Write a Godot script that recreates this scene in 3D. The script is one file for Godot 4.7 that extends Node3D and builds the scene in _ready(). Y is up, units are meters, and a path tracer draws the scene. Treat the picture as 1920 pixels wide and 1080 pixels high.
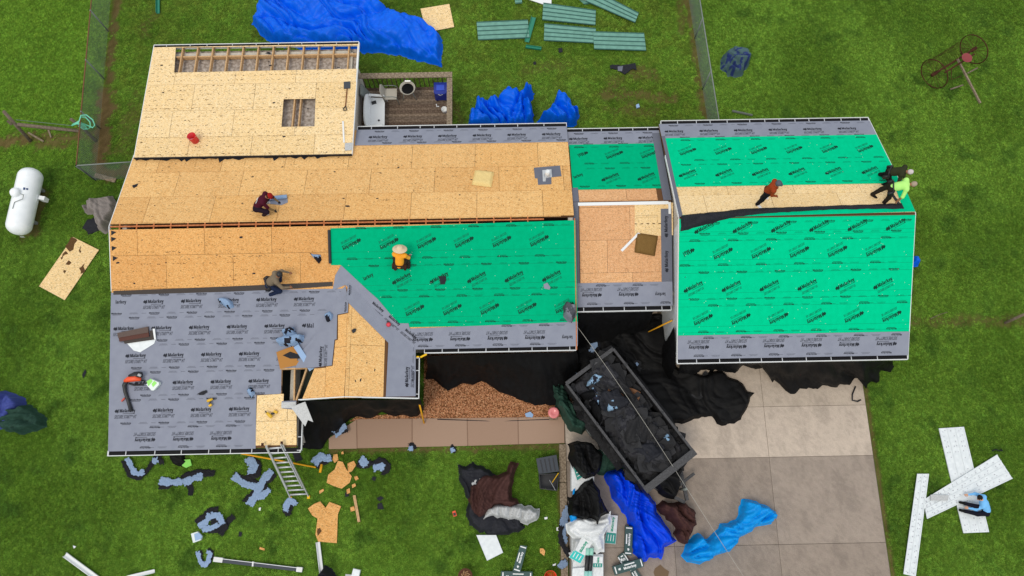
extends Node3D
# A house being re-roofed, seen from a drone. World: x east, z south (towards the driveway), y up, metres.

var M := {}
var taken := {}
var bare := []          # footprints on which no grass grows
var noise := FastNoiseLite.new()
var roofs := {}

func _ready() -> void:
	var cam := Camera3D.new()
	cam.name = "camera"
	add_child(cam)
	var look := Vector3(0.00508, -0.96278, -0.27025)
	cam.look_at_from_position(Vector3(0, 29.65, 0), Vector3(0, 29.65, 0) + look, Vector3(0.01810, 0.27030, -0.96261))
	cam.fov = 42.12
	cam.near = 0.5
	cam.far = 400.0
	cam.current = true
	var env := Environment.new()
	env.background_mode = Environment.BG_SKY
	var sky_mat := ProceduralSkyMaterial.new()
	sky_mat.sky_top_color = Color(0.93, 0.95, 0.98)
	sky_mat.sky_horizon_color = Color(0.86, 0.88, 0.90)
	sky_mat.ground_bottom_color = Color(0.20, 0.26, 0.14)
	sky_mat.ground_horizon_color = Color(0.50, 0.54, 0.46)
	sky_mat.sky_curve = 0.3
	var sky := Sky.new()
	sky.sky_material = sky_mat
	env.sky = sky
	env.tonemap_mode = Environment.TONE_MAPPER_LINEAR
	env.tonemap_exposure = 1.0
	env.sdfgi_enabled = true
	env.ssao_enabled = true
	env.ssil_enabled = true
	var we := WorldEnvironment.new()
	we.name = "world_environment"
	we.environment = env
	add_child(we)
	var sun := DirectionalLight3D.new()
	sun.name = "overcast_sun"
	sun.light_energy = 0.45
	sun.light_color = Color(1.0, 0.97, 0.92)
	sun.light_angular_distance = 22.0
	sun.shadow_enabled = true
	sun.rotation_degrees = Vector3(-62, -38, 0)
	add_child(sun)
	noise.seed = 7
	noise.noise_type = FastNoiseLite.TYPE_SIMPLEX
	noise.frequency = 1.0
	noise.fractal_type = FastNoiseLite.FRACTAL_NONE
	materials()
	house()
	paving()
	yard_structures()
	tarps()
	trailer_and_debris()
	yard_objects()
	roof_objects()
	people()
	ground()

# ---------------------------------------------------------------- naming
func numbered(called: String) -> String:
	var n: int = taken.get(called, 0)
	taken[called] = n + 1
	return called if n == 0 else "%s_%03d" % [called, n]

func tag(o: Node, label: String, category: String, group := "") -> void:
	o.set_meta("label", label)
	o.set_meta("category", category)
	if group:
		o.set_meta("group", group)

func thing(called: String, label: String, category: String, at: Vector3, group := "") -> Node3D:
	var o := Node3D.new()
	o.name = numbered(called)
	add_child(o)
	o.position = at
	tag(o, label, category, group)
	return o

func structure(called: String, at := Vector3.ZERO) -> Node3D:
	var o := Node3D.new()
	o.name = called
	add_child(o)
	o.position = at
	o.set_meta("kind", "structure")
	return o

func moved(st: SurfaceTool, at: Vector3) -> ArrayMesh:
	st.generate_normals()
	var m := st.commit()
	if at == Vector3.ZERO:
		return m
	var s := SurfaceTool.new()
	s.append_from(m, 0, Transform3D(Basis(), -at))
	return s.commit()

# a mesh drawn in world coordinates becomes one child of a thing whose base is at «at»
func part(st: SurfaceTool, called: String, m: Material, parent: Node3D, at: Vector3) -> MeshInstance3D:
	var o := MeshInstance3D.new()
	o.name = called
	o.mesh = moved(st, at)
	o.material_override = m
	parent.add_child(o, true)
	return o

func single(st: SurfaceTool, called: String, m: Material, label: String, category: String, at: Vector3, group := "") -> MeshInstance3D:
	var o := MeshInstance3D.new()
	o.name = numbered(called)
	o.mesh = moved(st, at)
	o.material_override = m
	add_child(o)
	o.position = at
	tag(o, label, category, group)
	return o

# ---------------------------------------------------------------- shapes
func pts(a: Array) -> PackedVector2Array:
	var r := PackedVector2Array()
	for i in range(0, a.size(), 2):
		r.append(Vector2(a[i], a[i + 1]))
	return r

func mb(smooth := false) -> SurfaceTool:
	var st := SurfaceTool.new()
	st.begin(Mesh.PRIMITIVE_TRIANGLES)
	st.set_smooth_group(0 if smooth else -1)
	return st

func tri(st: SurfaceTool, a: Vector3, b: Vector3, c: Vector3) -> void:
	st.add_vertex(a)
	st.add_vertex(b)
	st.add_vertex(c)

func quad(st: SurfaceTool, a: Vector3, b: Vector3, c: Vector3, d: Vector3) -> void:
	tri(st, a, b, c)
	tri(st, a, c, d)

func box(st: SurfaceTool, xf: Transform3D, s: Vector3) -> void:
	var h := s * 0.5
	var v := []
	for i in 8:
		v.append(xf * Vector3(h.x * (1 if i & 1 else -1), h.y * (1 if i & 2 else -1), h.z * (1 if i & 4 else -1)))
	for f in [[0, 2, 3, 1], [4, 5, 7, 6], [0, 1, 5, 4], [2, 6, 7, 3], [0, 4, 6, 2], [1, 3, 7, 5]]:
		quad(st, v[f[3]], v[f[2]], v[f[1]], v[f[0]])

func slab(st: SurfaceTool, a: Vector3, b: Vector3) -> void:   # axis-aligned, between two corners
	box(st, Transform3D(Basis(), (a + b) * 0.5), (b - a).abs())

func bar(st: SurfaceTool, a: Vector3, b: Vector3, w: float, h: float, up := Vector3.UP) -> void:
	var d := (b - a).normalized()
	if absf(d.dot(up)) > 0.98:
		up = Vector3.RIGHT
	var side := d.cross(up).normalized()
	var u := side.cross(d).normalized()
	box(st, Transform3D(Basis(side, u, -d), (a + b) * 0.5), Vector3(w, h, a.distance_to(b)))

func tube(st: SurfaceTool, path: Array, r: Variant, sides := 6, closed := false) -> void:
	var n := path.size()
	var rings := []
	var up := Vector3(0.13, 0.97, 0.21).normalized()
	for i in n:
		var d: Vector3
		if closed:
			d = path[(i + 1) % n] - path[(i + n - 1) % n]
		else:
			d = path[mini(i + 1, n - 1)] - path[maxi(i - 1, 0)]
		d = d.normalized()
		var s := d.cross(up)
		if s.length() < 0.05:
			s = d.cross(Vector3.RIGHT)
		s = s.normalized()
		var t := s.cross(d)
		var rr: float = r[i] if r is Array else r
		var ring := []
		for k in sides:
			var a := TAU * k / sides
			ring.append(path[i] + (s * cos(a) + t * sin(a)) * rr)
		rings.append(ring)
	for i in (n if closed else n - 1):
		for k in sides:
			var k2 := (k + 1) % sides
			var j := (i + 1) % n
			quad(st, rings[i][k2], rings[j][k2], rings[j][k], rings[i][k])
	if not closed:
		for k in range(1, sides - 1):
			tri(st, rings[0][0], rings[0][k + 1], rings[0][k])
			tri(st, rings[n - 1][0], rings[n - 1][k], rings[n - 1][k + 1])

func lathe(st: SurfaceTool, xf: Transform3D, prof: PackedVector2Array, n := 16) -> void:
	for i in prof.size() - 1:
		for k in n:
			var a := TAU * k / n
			var b := TAU * (k + 1) / n
			var p := prof[i]
			var q := prof[i + 1]
			var v00 := xf * Vector3(p.x * cos(a), p.y, p.x * sin(a))
			var v01 := xf * Vector3(p.x * cos(b), p.y, p.x * sin(b))
			var v10 := xf * Vector3(q.x * cos(a), q.y, q.x * sin(a))
			var v11 := xf * Vector3(q.x * cos(b), q.y, q.x * sin(b))
			if p.x < 1e-5:
				tri(st, v00, v10, v11)
			elif q.x < 1e-5:
				tri(st, v00, v10, v01)
			else:
				quad(st, v00, v10, v11, v01)

func prism(st: SurfaceTool, poly: PackedVector2Array, xf: Transform3D, h0: float, h1: float) -> void:
	var idx := Geometry2D.triangulate_polygon(poly)
	var ccw := not Geometry2D.is_polygon_clockwise(poly)   # Godot's test takes y as pointing up
	var flip := ccw == (xf.basis.determinant() > 0.0)
	var n := poly.size()
	var lo := []
	var hi := []
	for q in poly:
		lo.append(xf * Vector3(q.x, q.y, h0))
		hi.append(xf * Vector3(q.x, q.y, h1))
	for i in range(0, idx.size(), 3):
		var a: Vector3 = hi[idx[i]]
		var b: Vector3 = hi[idx[i + 1]]
		var c: Vector3 = hi[idx[i + 2]]
		if (b - a).cross(c - a).dot(xf.basis.z) > 0.0:
			tri(st, a, c, b)
			tri(st, lo[idx[i]], lo[idx[i + 1]], lo[idx[i + 2]])
		else:
			tri(st, a, b, c)
			tri(st, lo[idx[i]], lo[idx[i + 2]], lo[idx[i + 1]])
	for i in n:
		var j := (i + 1) % n
		if flip:
			quad(st, lo[i], hi[i], hi[j], lo[j])
		else:
			quad(st, lo[j], hi[j], hi[i], lo[i])

func flat_xf(y := 0.0) -> Transform3D:      # polygon (x, z) lying on level ground
	return Transform3D(Basis(Vector3.RIGHT, Vector3.BACK, Vector3.UP), Vector3(0, y, 0))

func centre(poly: PackedVector2Array) -> Vector2:
	var c := Vector2.ZERO
	for q in poly:
		c += q
	return c / poly.size()

func rough(poly: PackedVector2Array, step: float, amt: float, sd: float) -> PackedVector2Array:
	var r := PackedVector2Array()
	for i in poly.size():
		var a := poly[i]
		var b := poly[(i + 1) % poly.size()]
		var n := maxi(1, int(a.distance_to(b) / step))
		for k in n:
			var q := a.lerp(b, float(k) / n)
			r.append(q + Vector2(noise.get_noise_3d(q.x * 2.3, q.y * 2.3, sd), noise.get_noise_3d(q.x * 2.3, q.y * 2.3, sd + 50.0)) * amt)
	return r

func nearest_on(poly: PackedVector2Array, q: Vector2) -> Vector2:
	var best := poly[0]
	var bd := 1e9
	for i in poly.size():
		var c := Geometry2D.get_closest_point_to_segment(q, poly[i], poly[(i + 1) % poly.size()])
		var d := c.distance_squared_to(q)
		if d < bd:
			bd = d
			best = c
	return best

# a heap of folded sheet: an outline on the ground, filled with ridged folds
# o: amp (m), fold (folds per metre), dir (angle of the folds), edge (m), cell, base (height), seed, a / b colours (linear), mix (share of b), lump
func crumple(poly: PackedVector2Array, o: Dictionary) -> SurfaceTool:
	var sd: float = o.get("seed", 1.0)
	var amp: float = o.get("amp", 0.15)
	var fold: float = o.get("fold", 1.6) * 0.62
	var edge: float = o.get("edge", 0.16)
	var cell: float = o.get("cell", 0.036)
	var dir := Vector2.from_angle(o.get("dir", 0.0))
	var ca: Color = o.get("a", Color.WHITE)
	var cb: Color = o.get("b", ca)
	var mix: float = o.get("mix", 0.0)
	var lump: float = o.get("lump", 0.5)
	var base: Variant = o.get("base", 0.0)
	poly = rough(poly, 0.14, o.get("jag", 0.09), sd)
	if not (base is Callable) and float(base) < 0.2 and not o.has("quiet"):
		bare.append(poly)
	var r := Rect2(poly[0], Vector2.ZERO)
	for q in poly:
		r = r.expand(q)
	var nx := int(r.size.x / cell) + 3
	var nz := int(r.size.y / cell) + 3
	var pos := []
	var ins := PackedByteArray()
	pos.resize(nx * nz)
	ins.resize(nx * nz)
	for j in nz:
		for i in nx:
			var q := r.position + Vector2(i - 1, j - 1) * cell
			var k := j * nx + i
			var inside := Geometry2D.is_point_in_polygon(q, poly)
			ins[k] = 1 if inside else 0
			var near := nearest_on(poly, q)
			var d := near.distance_to(q)
			if not inside:
				q = near
				d = 0.0
			var e := smoothstep(0.0, edge, d)
			var y := 0.008
			if d > 0.0:
				var w := q + Vector2(noise.get_noise_3d(q.x * 0.5, q.y * 0.5, sd * 3.1), noise.get_noise_3d(q.x * 0.5, q.y * 0.5, sd * 3.1 + 9.0)) * 0.4
				var dr := dir
				var s := w.dot(dr)
				var t := w.dot(Vector2(-dr.y, dr.x))
				var r1 := 1.0 - absf(noise.get_noise_3d(s * fold * 0.2, t * fold, sd))
				var r2 := 1.0 - absf(noise.get_noise_3d((s + t * 0.6) * fold * 0.3, (t - s * 0.5) * fold * 2.2, sd + 20.0))
				var r3 := 1.0 - absf(noise.get_noise_3d((s - t * 0.8) * fold * 0.5, (t + s * 0.7) * fold * 4.0, sd + 33.0))
				var lo := noise.get_noise_3d(q.x * 0.7, q.y * 0.7, sd + 40.0) * 0.5 + 0.5
				y += amp * e * (lump * lo + 1.15 * sqrt(1.02 - r1) + 0.5 * sqrt(1.02 - r2) + 0.2 * (1.0 - r3))
			var by: float = base.call(q.x, q.y) if base is Callable else float(base)
			pos[k] = Vector3(q.x, by + y, q.y)
	var st := mb(true)
	for j in nz - 1:
		for i in nx - 1:
			var k := j * nx + i
			if ins[k] + ins[k + 1] + ins[k + nx] + ins[k + nx + 1] == 0:
				continue
			if mix > 0.0:
				var c: Vector3 = pos[k]
				var m := noise.get_noise_3d(c.x * 3.2, c.z * 3.2, sd + 70.0) * 0.5 + 0.5 + 0.25 * noise.get_noise_3d(c.x * 9.0, c.z * 9.0, sd + 71.0)
				st.set_color(cb if m < mix else ca)
			else:
				st.set_color(ca)
			quad(st, pos[k], pos[k + 1], pos[k + nx + 1], pos[k + nx])
	return st

func along(path: Array, t: float) -> Vector3:
	var total := 0.0
	for i in path.size() - 1:
		total += path[i].distance_to(path[i + 1])
	var want := t * total
	for i in path.size() - 1:
		var l: float = path[i].distance_to(path[i + 1])
		if want <= l or i == path.size() - 2:
			return path[i].lerp(path[i + 1], clampf(want / maxf(l, 1e-6), 0.0, 1.0))
		want -= l
	return path[-1]

func path_length(path: Array) -> float:
	var total := 0.0
	for i in path.size() - 1:
		total += path[i].distance_to(path[i + 1])
	return total

# cloth hung between an upper and a lower line
func drape(top: Array, bottom: Array, amp: float, sd: float, folds := 1.6) -> SurfaceTool:
	var n := int(path_length(top) / 0.07) + 4
	var m := 16
	var g := []
	for i in n + 1:
		var t := float(i) / n
		var a := along(top, t)
		var b := along(bottom, t)
		for j in m + 1:
			var v := float(j) / m
			var q := a.lerp(b, v)
			q.y = lerpf(a.y, b.y, v) - 0.25 * sin(v * PI) * (a.y - b.y) * 0.4
			var f := noise.get_noise_3d(t * n * 0.07 * folds, v * 0.9, sd)
			var f2 := 1.0 - absf(noise.get_noise_3d(t * n * 0.07 * folds * 2.4 + v, v * 1.8, sd + 8.0))
			q += Vector3(f * 0.4, 0.35 * f2, f + f2 * 0.5) * amp * smoothstep(0.0, 0.25, v)
			q.y = maxf(q.y, 0.012)
			g.append(q)
	var st := mb(true)
	for i in n:
		for j in m:
			var k := i * (m + 1) + j
			quad(st, g[k], g[k + 1], g[k + m + 2], g[k + m + 1])
	return st

# a strip of torn membrane lying along a path
func ribbon(path: Array, width: float, amp: float, sd: float, ca: Color) -> SurfaceTool:
	var l := path_length(path)
	var n := maxi(6, int(l / 0.035))
	var m := 10
	var g := []
	var st := mb(true)
	for i in n + 1:
		var t := float(i) / n
		var q := along(path, t)
		var d := (along(path, minf(t + 0.12, 1.0)) - along(path, maxf(t - 0.12, 0.0)))
		d.y = 0.0
		d = d.normalized()
		var s := Vector3(-d.z, 0, d.x)
		var wd := width * (1.0 + 0.25 * noise.get_noise_2d(t * l * 2.2, sd))
		var lean := 0.5 * noise.get_noise_2d(t * l * 1.3, sd + 5.0)
		for j in m + 1:
			var v := float(j) / m - 0.5
			var jag := 0.03 * noise.get_noise_2d(t * l * 14.0, sd + 20.0 + (9.0 if v > 0 else 0.0)) if absf(v) > 0.45 else 0.0
			var w := q + s * (v * wd + jag) + d * 0.04 * noise.get_noise_2d(v * 6.0, sd + (1.0 if t > 0.5 else 2.0)) * (1.0 if t < 0.02 or t > 0.98 else 0.0)
			var e := smoothstep(0.5, 0.38, absf(v))
			var fold := 1.0 - absf(noise.get_noise_2d(v * 3.4 + lean * 2.0, sd * 2.0 + t * l * 0.9))
			var fold2 := 1.0 - absf(noise.get_noise_2d(v * 7.0 - t * l * 1.5, sd * 3.0 + t * l * 1.6))
			w.y = q.y + 0.012 + amp * (0.1 + e * (0.3 * pow(fold, 2.0) + 0.03 * fold2))
			g.append(w)
	st.set_color(ca)
	for i in n:
		for j in m:
			var k := i * (m + 1) + j
			quad(st, g[k], g[k + m + 1], g[k + m + 2], g[k + 1])
	return st

func from_corners(c: Array, y0: float, y1: float) -> SurfaceTool:   # a board given by four ground points
	var st := mb()
	var poly := PackedVector2Array()
	for q in c:
		poly.append(Vector2(q.x, q.z))
	prism(st, poly, flat_xf(), y0, y1)
	return st

# ---------------------------------------------------------------- materials
func grain(sd: int, freq: float, lo: Color, hi: Color, octaves := 4, size := 512, kind := FastNoiseLite.TYPE_SIMPLEX_SMOOTH, mid := Color(0, 0, 0, 0)) -> NoiseTexture2D:
	var n := FastNoiseLite.new()
	n.seed = sd
	n.noise_type = kind
	n.frequency = freq
	n.fractal_octaves = octaves
	var t := NoiseTexture2D.new()
	t.width = size
	t.height = size
	t.seamless = true
	t.noise = n
	var g := Gradient.new()
	g.set_color(0, lo)
	g.set_color(1, hi)
	if mid.a > 0.0:
		g.add_point(0.5, mid)
	t.color_ramp = g
	return t

func bumps(sd: int, freq: float, strength: float, octaves := 3) -> NoiseTexture2D:
	var t := grain(sd, freq, Color.BLACK, Color.WHITE, octaves)
	t.color_ramp = null
	t.as_normal_map = true
	t.bump_strength = strength
	return t

func mat(c: Color, rough_ := 0.8, tex: Texture2D = null, tile := 1.0, nrm: Texture2D = null, nscale := 1.0) -> StandardMaterial3D:
	var m := StandardMaterial3D.new()
	m.albedo_color = c
	m.roughness = rough_
	m.metallic_specular = 0.5 if rough_ < 0.5 else 0.22
	if tex or nrm:
		m.uv1_triplanar = true
		m.uv1_world_triplanar = true
		m.uv1_scale = Vector3.ONE / tile
	if tex:
		m.albedo_texture = tex
	if nrm:
		m.normal_enabled = true
		m.normal_texture = nrm
		m.normal_scale = nscale
	return m

func c8(r: int, g: int, b: int) -> Color:
	return Color(r / 255.0, g / 255.0, b / 255.0)

func lin(r: int, g: int, b: int) -> Color:
	return c8(r, g, b).srgb_to_linear()

func painted(rough_ := 0.6, tex: Texture2D = null, tile := 1.0) -> StandardMaterial3D:
	var m := mat(Color.WHITE, rough_, tex, tile)
	m.vertex_color_use_as_albedo = true
	return m

# flakes of wood pressed flat: thousands of short strokes in wood tones
func flake_image(sd: int, tones: Array) -> ImageTexture:
	var r := RandomNumberGenerator.new()
	r.seed = sd
	var n := 512
	var im := Image.create(n, n, false, Image.FORMAT_RGB8)
	im.fill(tones[0])
	for i in 9000:
		var c: Color = tones[r.randi() % tones.size()]
		c = c.lightened(r.randf() * 0.12) if r.randf() < 0.5 else c.darkened(r.randf() * 0.12)
		var a := r.randfn(0.0, 0.5)
		var l := r.randf_range(7, 24)
		var w := r.randi_range(1, 4)
		if r.randf() < 0.12:
			c = c.darkened(r.randf_range(0.3, 0.6))
			w = r.randi_range(1, 3)
			l *= 0.7
		var x := r.randf() * n
		var y := r.randf() * n
		for k in int(l):
			im.fill_rect(Rect2i(int(x + cos(a) * k) % n, posmod(int(y + sin(a) * k), n), mini(w, 2), w), c)
	return ImageTexture.create_from_image(im)

func materials() -> void:
	var fl := flake_image(3, [c8(236, 196, 138), c8(242, 206, 150), c8(226, 180, 120), c8(216, 166, 106), c8(246, 216, 164)])
	M.osb = []
	for c in [c8(250, 238, 220), c8(255, 244, 226), c8(244, 228, 206), c8(250, 234, 210)]:
		M.osb.append(mat(c, 0.85, fl, 1.9))
	M.osb_warm = []
	for c in [c8(244, 220, 190), c8(240, 214, 184), c8(248, 224, 194)]:
		M.osb_warm.append(mat(c, 0.85, fl, 1.9))
	var fp := flake_image(5, [c8(244, 216, 166), c8(248, 222, 176), c8(238, 206, 152), c8(232, 196, 140), c8(250, 228, 188)])
	M.osb_pale = []
	for c in [c8(255, 250, 240), c8(250, 244, 232), c8(255, 252, 246)]:
		M.osb_pale.append(mat(c, 0.85, fp, 2.1))
	var fpk := flake_image(8, [c8(226, 176, 128), c8(232, 184, 138), c8(216, 162, 112), c8(206, 150, 104), c8(238, 194, 150)])
	M.osb_pink = [mat(c8(255, 252, 246), 0.85, fpk, 1.7), mat(c8(250, 244, 238), 0.85, fpk, 1.7)]
	M.stain = mat(c8(120, 88, 56), 0.9, grain(21, 0.03, c8(150, 150, 150), c8(255, 255, 255)), 0.6)
	M.deck_dark = mat(c8(104, 74, 50), 0.9)
	M.attic_shade = mat(c8(40, 30, 24), 0.95)  # near-black: the darkness inside the roof is put into the colour
	M.lumber = mat(c8(214, 176, 130), 0.8, grain(22, 0.01, c8(205, 200, 195), Color.WHITE), 0.5)
	M.lumber_red = mat(c8(206, 128, 82), 0.8, grain(23, 0.01, c8(205, 200, 195), Color.WHITE), 0.5)
	var gw := grain(31, 0.012, c8(236, 240, 238), Color.WHITE, 3)
	M.green = mat(c8(0, 176, 124), 0.5, gw, 1.6, bumps(32, 0.006, 2.0), 0.12)
	M.green_bright = mat(c8(0, 202, 144), 0.5, gw, 1.6, bumps(32, 0.006, 2.0), 0.12)
	M.green_ink = mat(c8(8, 60, 44), 0.6)
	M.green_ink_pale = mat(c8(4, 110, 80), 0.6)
	var gg := grain(33, 0.01, c8(238, 238, 241), Color.WHITE, 4)
	M.grey = mat(c8(143, 147, 160), 0.6, gg, 2.3, bumps(34, 0.005, 2.0), 0.12)
	M.grey_dark = mat(c8(112, 115, 126), 0.6, gg, 2.3)
	M.ink = mat(c8(44, 46, 53), 0.7)
	M.ink_pale = mat(c8(66, 69, 78), 0.7)
	for k in ["green", "green_bright", "grey", "grey_dark"]:
		M[k].metallic_specular = 0.1
		M[k].roughness = 0.7
	M.white = mat(c8(228, 230, 230), 0.5)
	M.white_sheet = mat(c8(228, 233, 234), 0.4, grain(35, 0.012, c8(232, 234, 236), Color.WHITE), 1.5)
	M.siding = mat(c8(206, 200, 188), 0.7, grain(36, 0.02, c8(225, 222, 218), Color.WHITE), 1.0)
	M.gutter_dirt = mat(c8(38, 38, 42), 0.55, grain(37, 0.03, c8(120, 118, 112), Color.WHITE), 0.5)
	M.shingle_old = mat(c8(104, 97, 93), 0.95, grain(38, 0.08, c8(120, 116, 112), Color.WHITE), 0.4)
	M.black = mat(c8(26, 26, 28), 0.75, grain(39, 0.03, c8(150, 148, 146), Color.WHITE), 0.9)
	M.felt = mat(c8(48, 49, 55), 0.6, grain(40, 0.02, c8(190, 190, 190), Color.WHITE), 0.9)
	M.black_cloth = mat(c8(25, 25, 26), 0.55, grain(41, 0.012, c8(190, 186, 182), Color.WHITE, 5), 1.7)
	M.blue = mat(c8(0, 106, 242), 0.38, grain(42, 0.01, c8(205, 215, 225), Color.WHITE), 1.3)
	M.royal = mat(c8(0, 72, 232), 0.38, grain(42, 0.01, c8(205, 215, 225), Color.WHITE), 1.3)
	M.cyan = mat(c8(4, 158, 238), 0.38, grain(43, 0.01, c8(205, 215, 225), Color.WHITE), 1.3)
	for k in ["blue", "royal", "cyan"]:
		M[k].metallic_specular = 0.3
		M[k].roughness = 0.45
	M.brown_cloth = mat(c8(84, 56, 52), 0.7, grain(44, 0.012, c8(190, 190, 190), Color.WHITE), 0.9)
	M.green_cloth = mat(c8(50, 80, 68), 0.7, grain(44, 0.012, c8(190, 190, 190), Color.WHITE), 0.9)
	M.film_grey = mat(c8(196, 198, 198), 0.45, grain(45, 0.02, c8(215, 215, 215), Color.WHITE), 0.8)
	M.cloth_mixed = painted(0.5, grain(46, 0.02, c8(210, 210, 210), Color.WHITE), 0.7)
	M.metal_green = mat(c8(112, 164, 148), 0.42, grain(47, 0.008, c8(215, 218, 216), Color.WHITE), 1.6)
	M.metal_green_dark = mat(c8(44, 92, 84), 0.45)
	M.metal_green_deep = mat(c8(36, 130, 104), 0.4)
	M.trailer = mat(c8(88, 88, 90), 0.55, grain(48, 0.02, c8(190, 188, 186), Color.WHITE), 0.8)
	M.trailer_dark = mat(c8(52, 52, 54), 0.6, grain(48, 0.02, c8(170, 168, 166), Color.WHITE), 0.8)
	M.rubble = painted(0.9, grain(49, 0.05, c8(170, 170, 170), Color.WHITE), 0.5)
	M.rope = mat(c8(168, 165, 156), 0.7)
	M.alu = mat(c8(196, 198, 200), 0.35)
	M.alu.metallic = 0.35
	M.galv = mat(c8(128, 134, 130), 0.5)
	M.wire = mat(c8(104, 118, 110), 0.5)
	M.rust = mat(c8(92, 60, 48), 0.85, grain(50, 0.04, c8(170, 150, 140), Color.WHITE), 0.3)
	M.rust_rail = mat(c8(150, 112, 88), 0.85, grain(50, 0.04, c8(170, 150, 140), Color.WHITE), 0.3)
	M.old_wood = mat(c8(148, 134, 118), 0.9, grain(51, 0.012, c8(150, 145, 140), Color.WHITE, 5), 0.5)
	M.planks = []
	for c in [c8(140, 122, 106), c8(126, 108, 94), c8(154, 136, 118), c8(112, 94, 80), c8(134, 118, 104)]:
		M.planks.append(mat(c, 0.9, grain(52, 0.012, c8(160, 155, 150), Color.WHITE, 5), 0.7))
	M.rail_wood = mat(c8(168, 152, 132), 0.9, grain(53, 0.014, c8(160, 155, 148), Color.WHITE, 5), 0.7)
	M.tank = mat(c8(250, 253, 254), 0.35, grain(54, 0.006, c8(236, 238, 240), Color.WHITE), 1.4)
	M.red = mat(c8(206, 24, 34), 0.4)
	M.orange_red = mat(c8(222, 66, 36), 0.45)
	M.seat_red = mat(c8(140, 70, 72), 0.6)
	M.hose = mat(c8(112, 206, 172), 0.4)
	M.yellow = mat(c8(232, 184, 40), 0.5)
	M.strap = mat(c8(230, 166, 40), 0.6)
	M.tool_yellow = mat(c8(222, 176, 40), 0.45)
	M.tool_orange = mat(c8(232, 84, 40), 0.45)
	M.plastic_black = mat(c8(30, 30, 33), 0.45)
	M.plastic_grey = mat(c8(72, 76, 82), 0.5)
	M.bin_blue = mat(c8(24, 44, 140), 0.4)
	M.beige = mat(c8(178, 172, 160), 0.6)
	M.foam = mat(c8(240, 216, 150), 0.9, grain(55, 0.02, c8(225, 215, 205), Color.WHITE), 0.5)
	M.foam_brown = mat(c8(138, 108, 62), 0.95, grain(56, 0.03, c8(190, 185, 180), Color.WHITE), 0.5)
	M.cardboard = mat(c8(176, 124, 66), 0.9)
	M.film_blue = mat(c8(140, 170, 206), 0.35)
	M.lid_green = mat(c8(140, 222, 96), 0.45)
	M.tub_white = mat(c8(216, 226, 222), 0.4)
	M.pack_white = mat(c8(228, 230, 230), 0.35, grain(57, 0.012, c8(226, 228, 230), Color.WHITE), 0.8)
	M.pack_teal = mat(c8(22, 134, 122), 0.35)
	M.pack_teal_bright = mat(c8(38, 186, 178), 0.35)
	M.pack_green = mat(c8(40, 72, 70), 0.4)
	M.teal_ink = mat(c8(30, 150, 120), 0.5)
	M.white_ink = mat(c8(226, 228, 226), 0.5)
	M.panel_ink = mat(c8(176, 178, 184), 0.6)
	M.pink_glass = mat(c8(226, 130, 130), 0.2)
	M.skin_marks = painted(0.7)
	M.straw = mat(c8(238, 218, 186), 0.8, grain(58, 0.06, c8(215, 210, 200), Color.WHITE), 0.2)
	M.terracotta = mat(c8(96, 66, 50), 0.9)
	var cn := grain(61, 0.12, c8(210, 207, 203), Color.WHITE, 3)
	M.concrete = []
	M.slab = painted(0.9, cn, 2.4)
	for c in [lin(204, 189, 171), lin(210, 195, 178), lin(190, 176, 160), lin(163, 150, 137), lin(170, 157, 144), lin(157, 145, 133)]:
		M.concrete.append(c)
	M.concrete_dark = mat(c8(92, 88, 84), 0.9, cn, 2.0)
	M.joint = mat(c8(100, 90, 78), 0.95)
	M.walk_joint = mat(c8(138, 112, 94), 0.95)
	M.walk = [mat(c8(186, 157, 136), 0.9, grain(64, 0.09, c8(196, 192, 188), Color.WHITE, 3), 0.8), mat(c8(181, 151, 130), 0.9, grain(64, 0.09, c8(196, 192, 188), Color.WHITE, 3), 0.8)]
	M.soil = mat(c8(150, 104, 70), 0.95, grain(65, 0.06, c8(140, 130, 120), Color.WHITE), 0.5)
	M.chip = painted(0.9)
	M.lawn = painted(0.95, grain(66, 0.06, c8(120, 140, 110), Color.WHITE, 4), 1.1)
	M.blade = painted(0.8)
	M.cap_red = mat(c8(150, 30, 26), 0.7)
	M.grey_cap = mat(c8(86, 90, 100), 0.6)
	M.belt = mat(c8(66, 40, 30), 0.7)
	M.stuffed = mat(c8(150, 142, 138), 0.9, grain(67, 0.02, c8(205, 203, 200), Color.WHITE), 0.7)
	M.ceiling = mat(c8(206, 197, 188), 0.9, grain(68, 0.012, c8(150, 140, 132), Color.WHITE, 5), 1.1)
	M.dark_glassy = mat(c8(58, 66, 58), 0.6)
	M.brown_shingle = mat(c8(120, 84, 76), 0.95, grain(38, 0.08, c8(150, 146, 142), Color.WHITE), 0.4)
	M.grey_shingle = mat(c8(126, 110, 104), 0.95, grain(38, 0.08, c8(150, 146, 142), Color.WHITE), 0.4)

# ---------------------------------------------------------------- the house
func frame(called: String, o: Vector3, a: Vector3, ridge: Vector3) -> void:
	var b := (ridge - o).normalized()
	var n := a.cross(b)
	var hand := 1.0
	if n.y < 0.0:
		n = -n
		hand = -1.0
	roofs[called] = {"xf": Transform3D(Basis(a, b, n), o), "len": o.distance_to(ridge), "hand": hand}

func on(called: String, a: float, b: float, h := 0.0) -> Vector3:
	return roofs[called].xf * Vector3(a, b, h)

func roof_y(called: String, x: float, z: float) -> float:
	var xf: Transform3D = roofs[called].xf
	var n := xf.basis.z
	return xf.origin.y - (n.x * (x - xf.origin.x) + n.z * (z - xf.origin.z)) / n.y

func rect(a0: float, a1: float, b0: float, b1: float) -> PackedVector2Array:
	return PackedVector2Array([Vector2(a0, b0), Vector2(a1, b0), Vector2(a1, b1), Vector2(a0, b1)])

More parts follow.
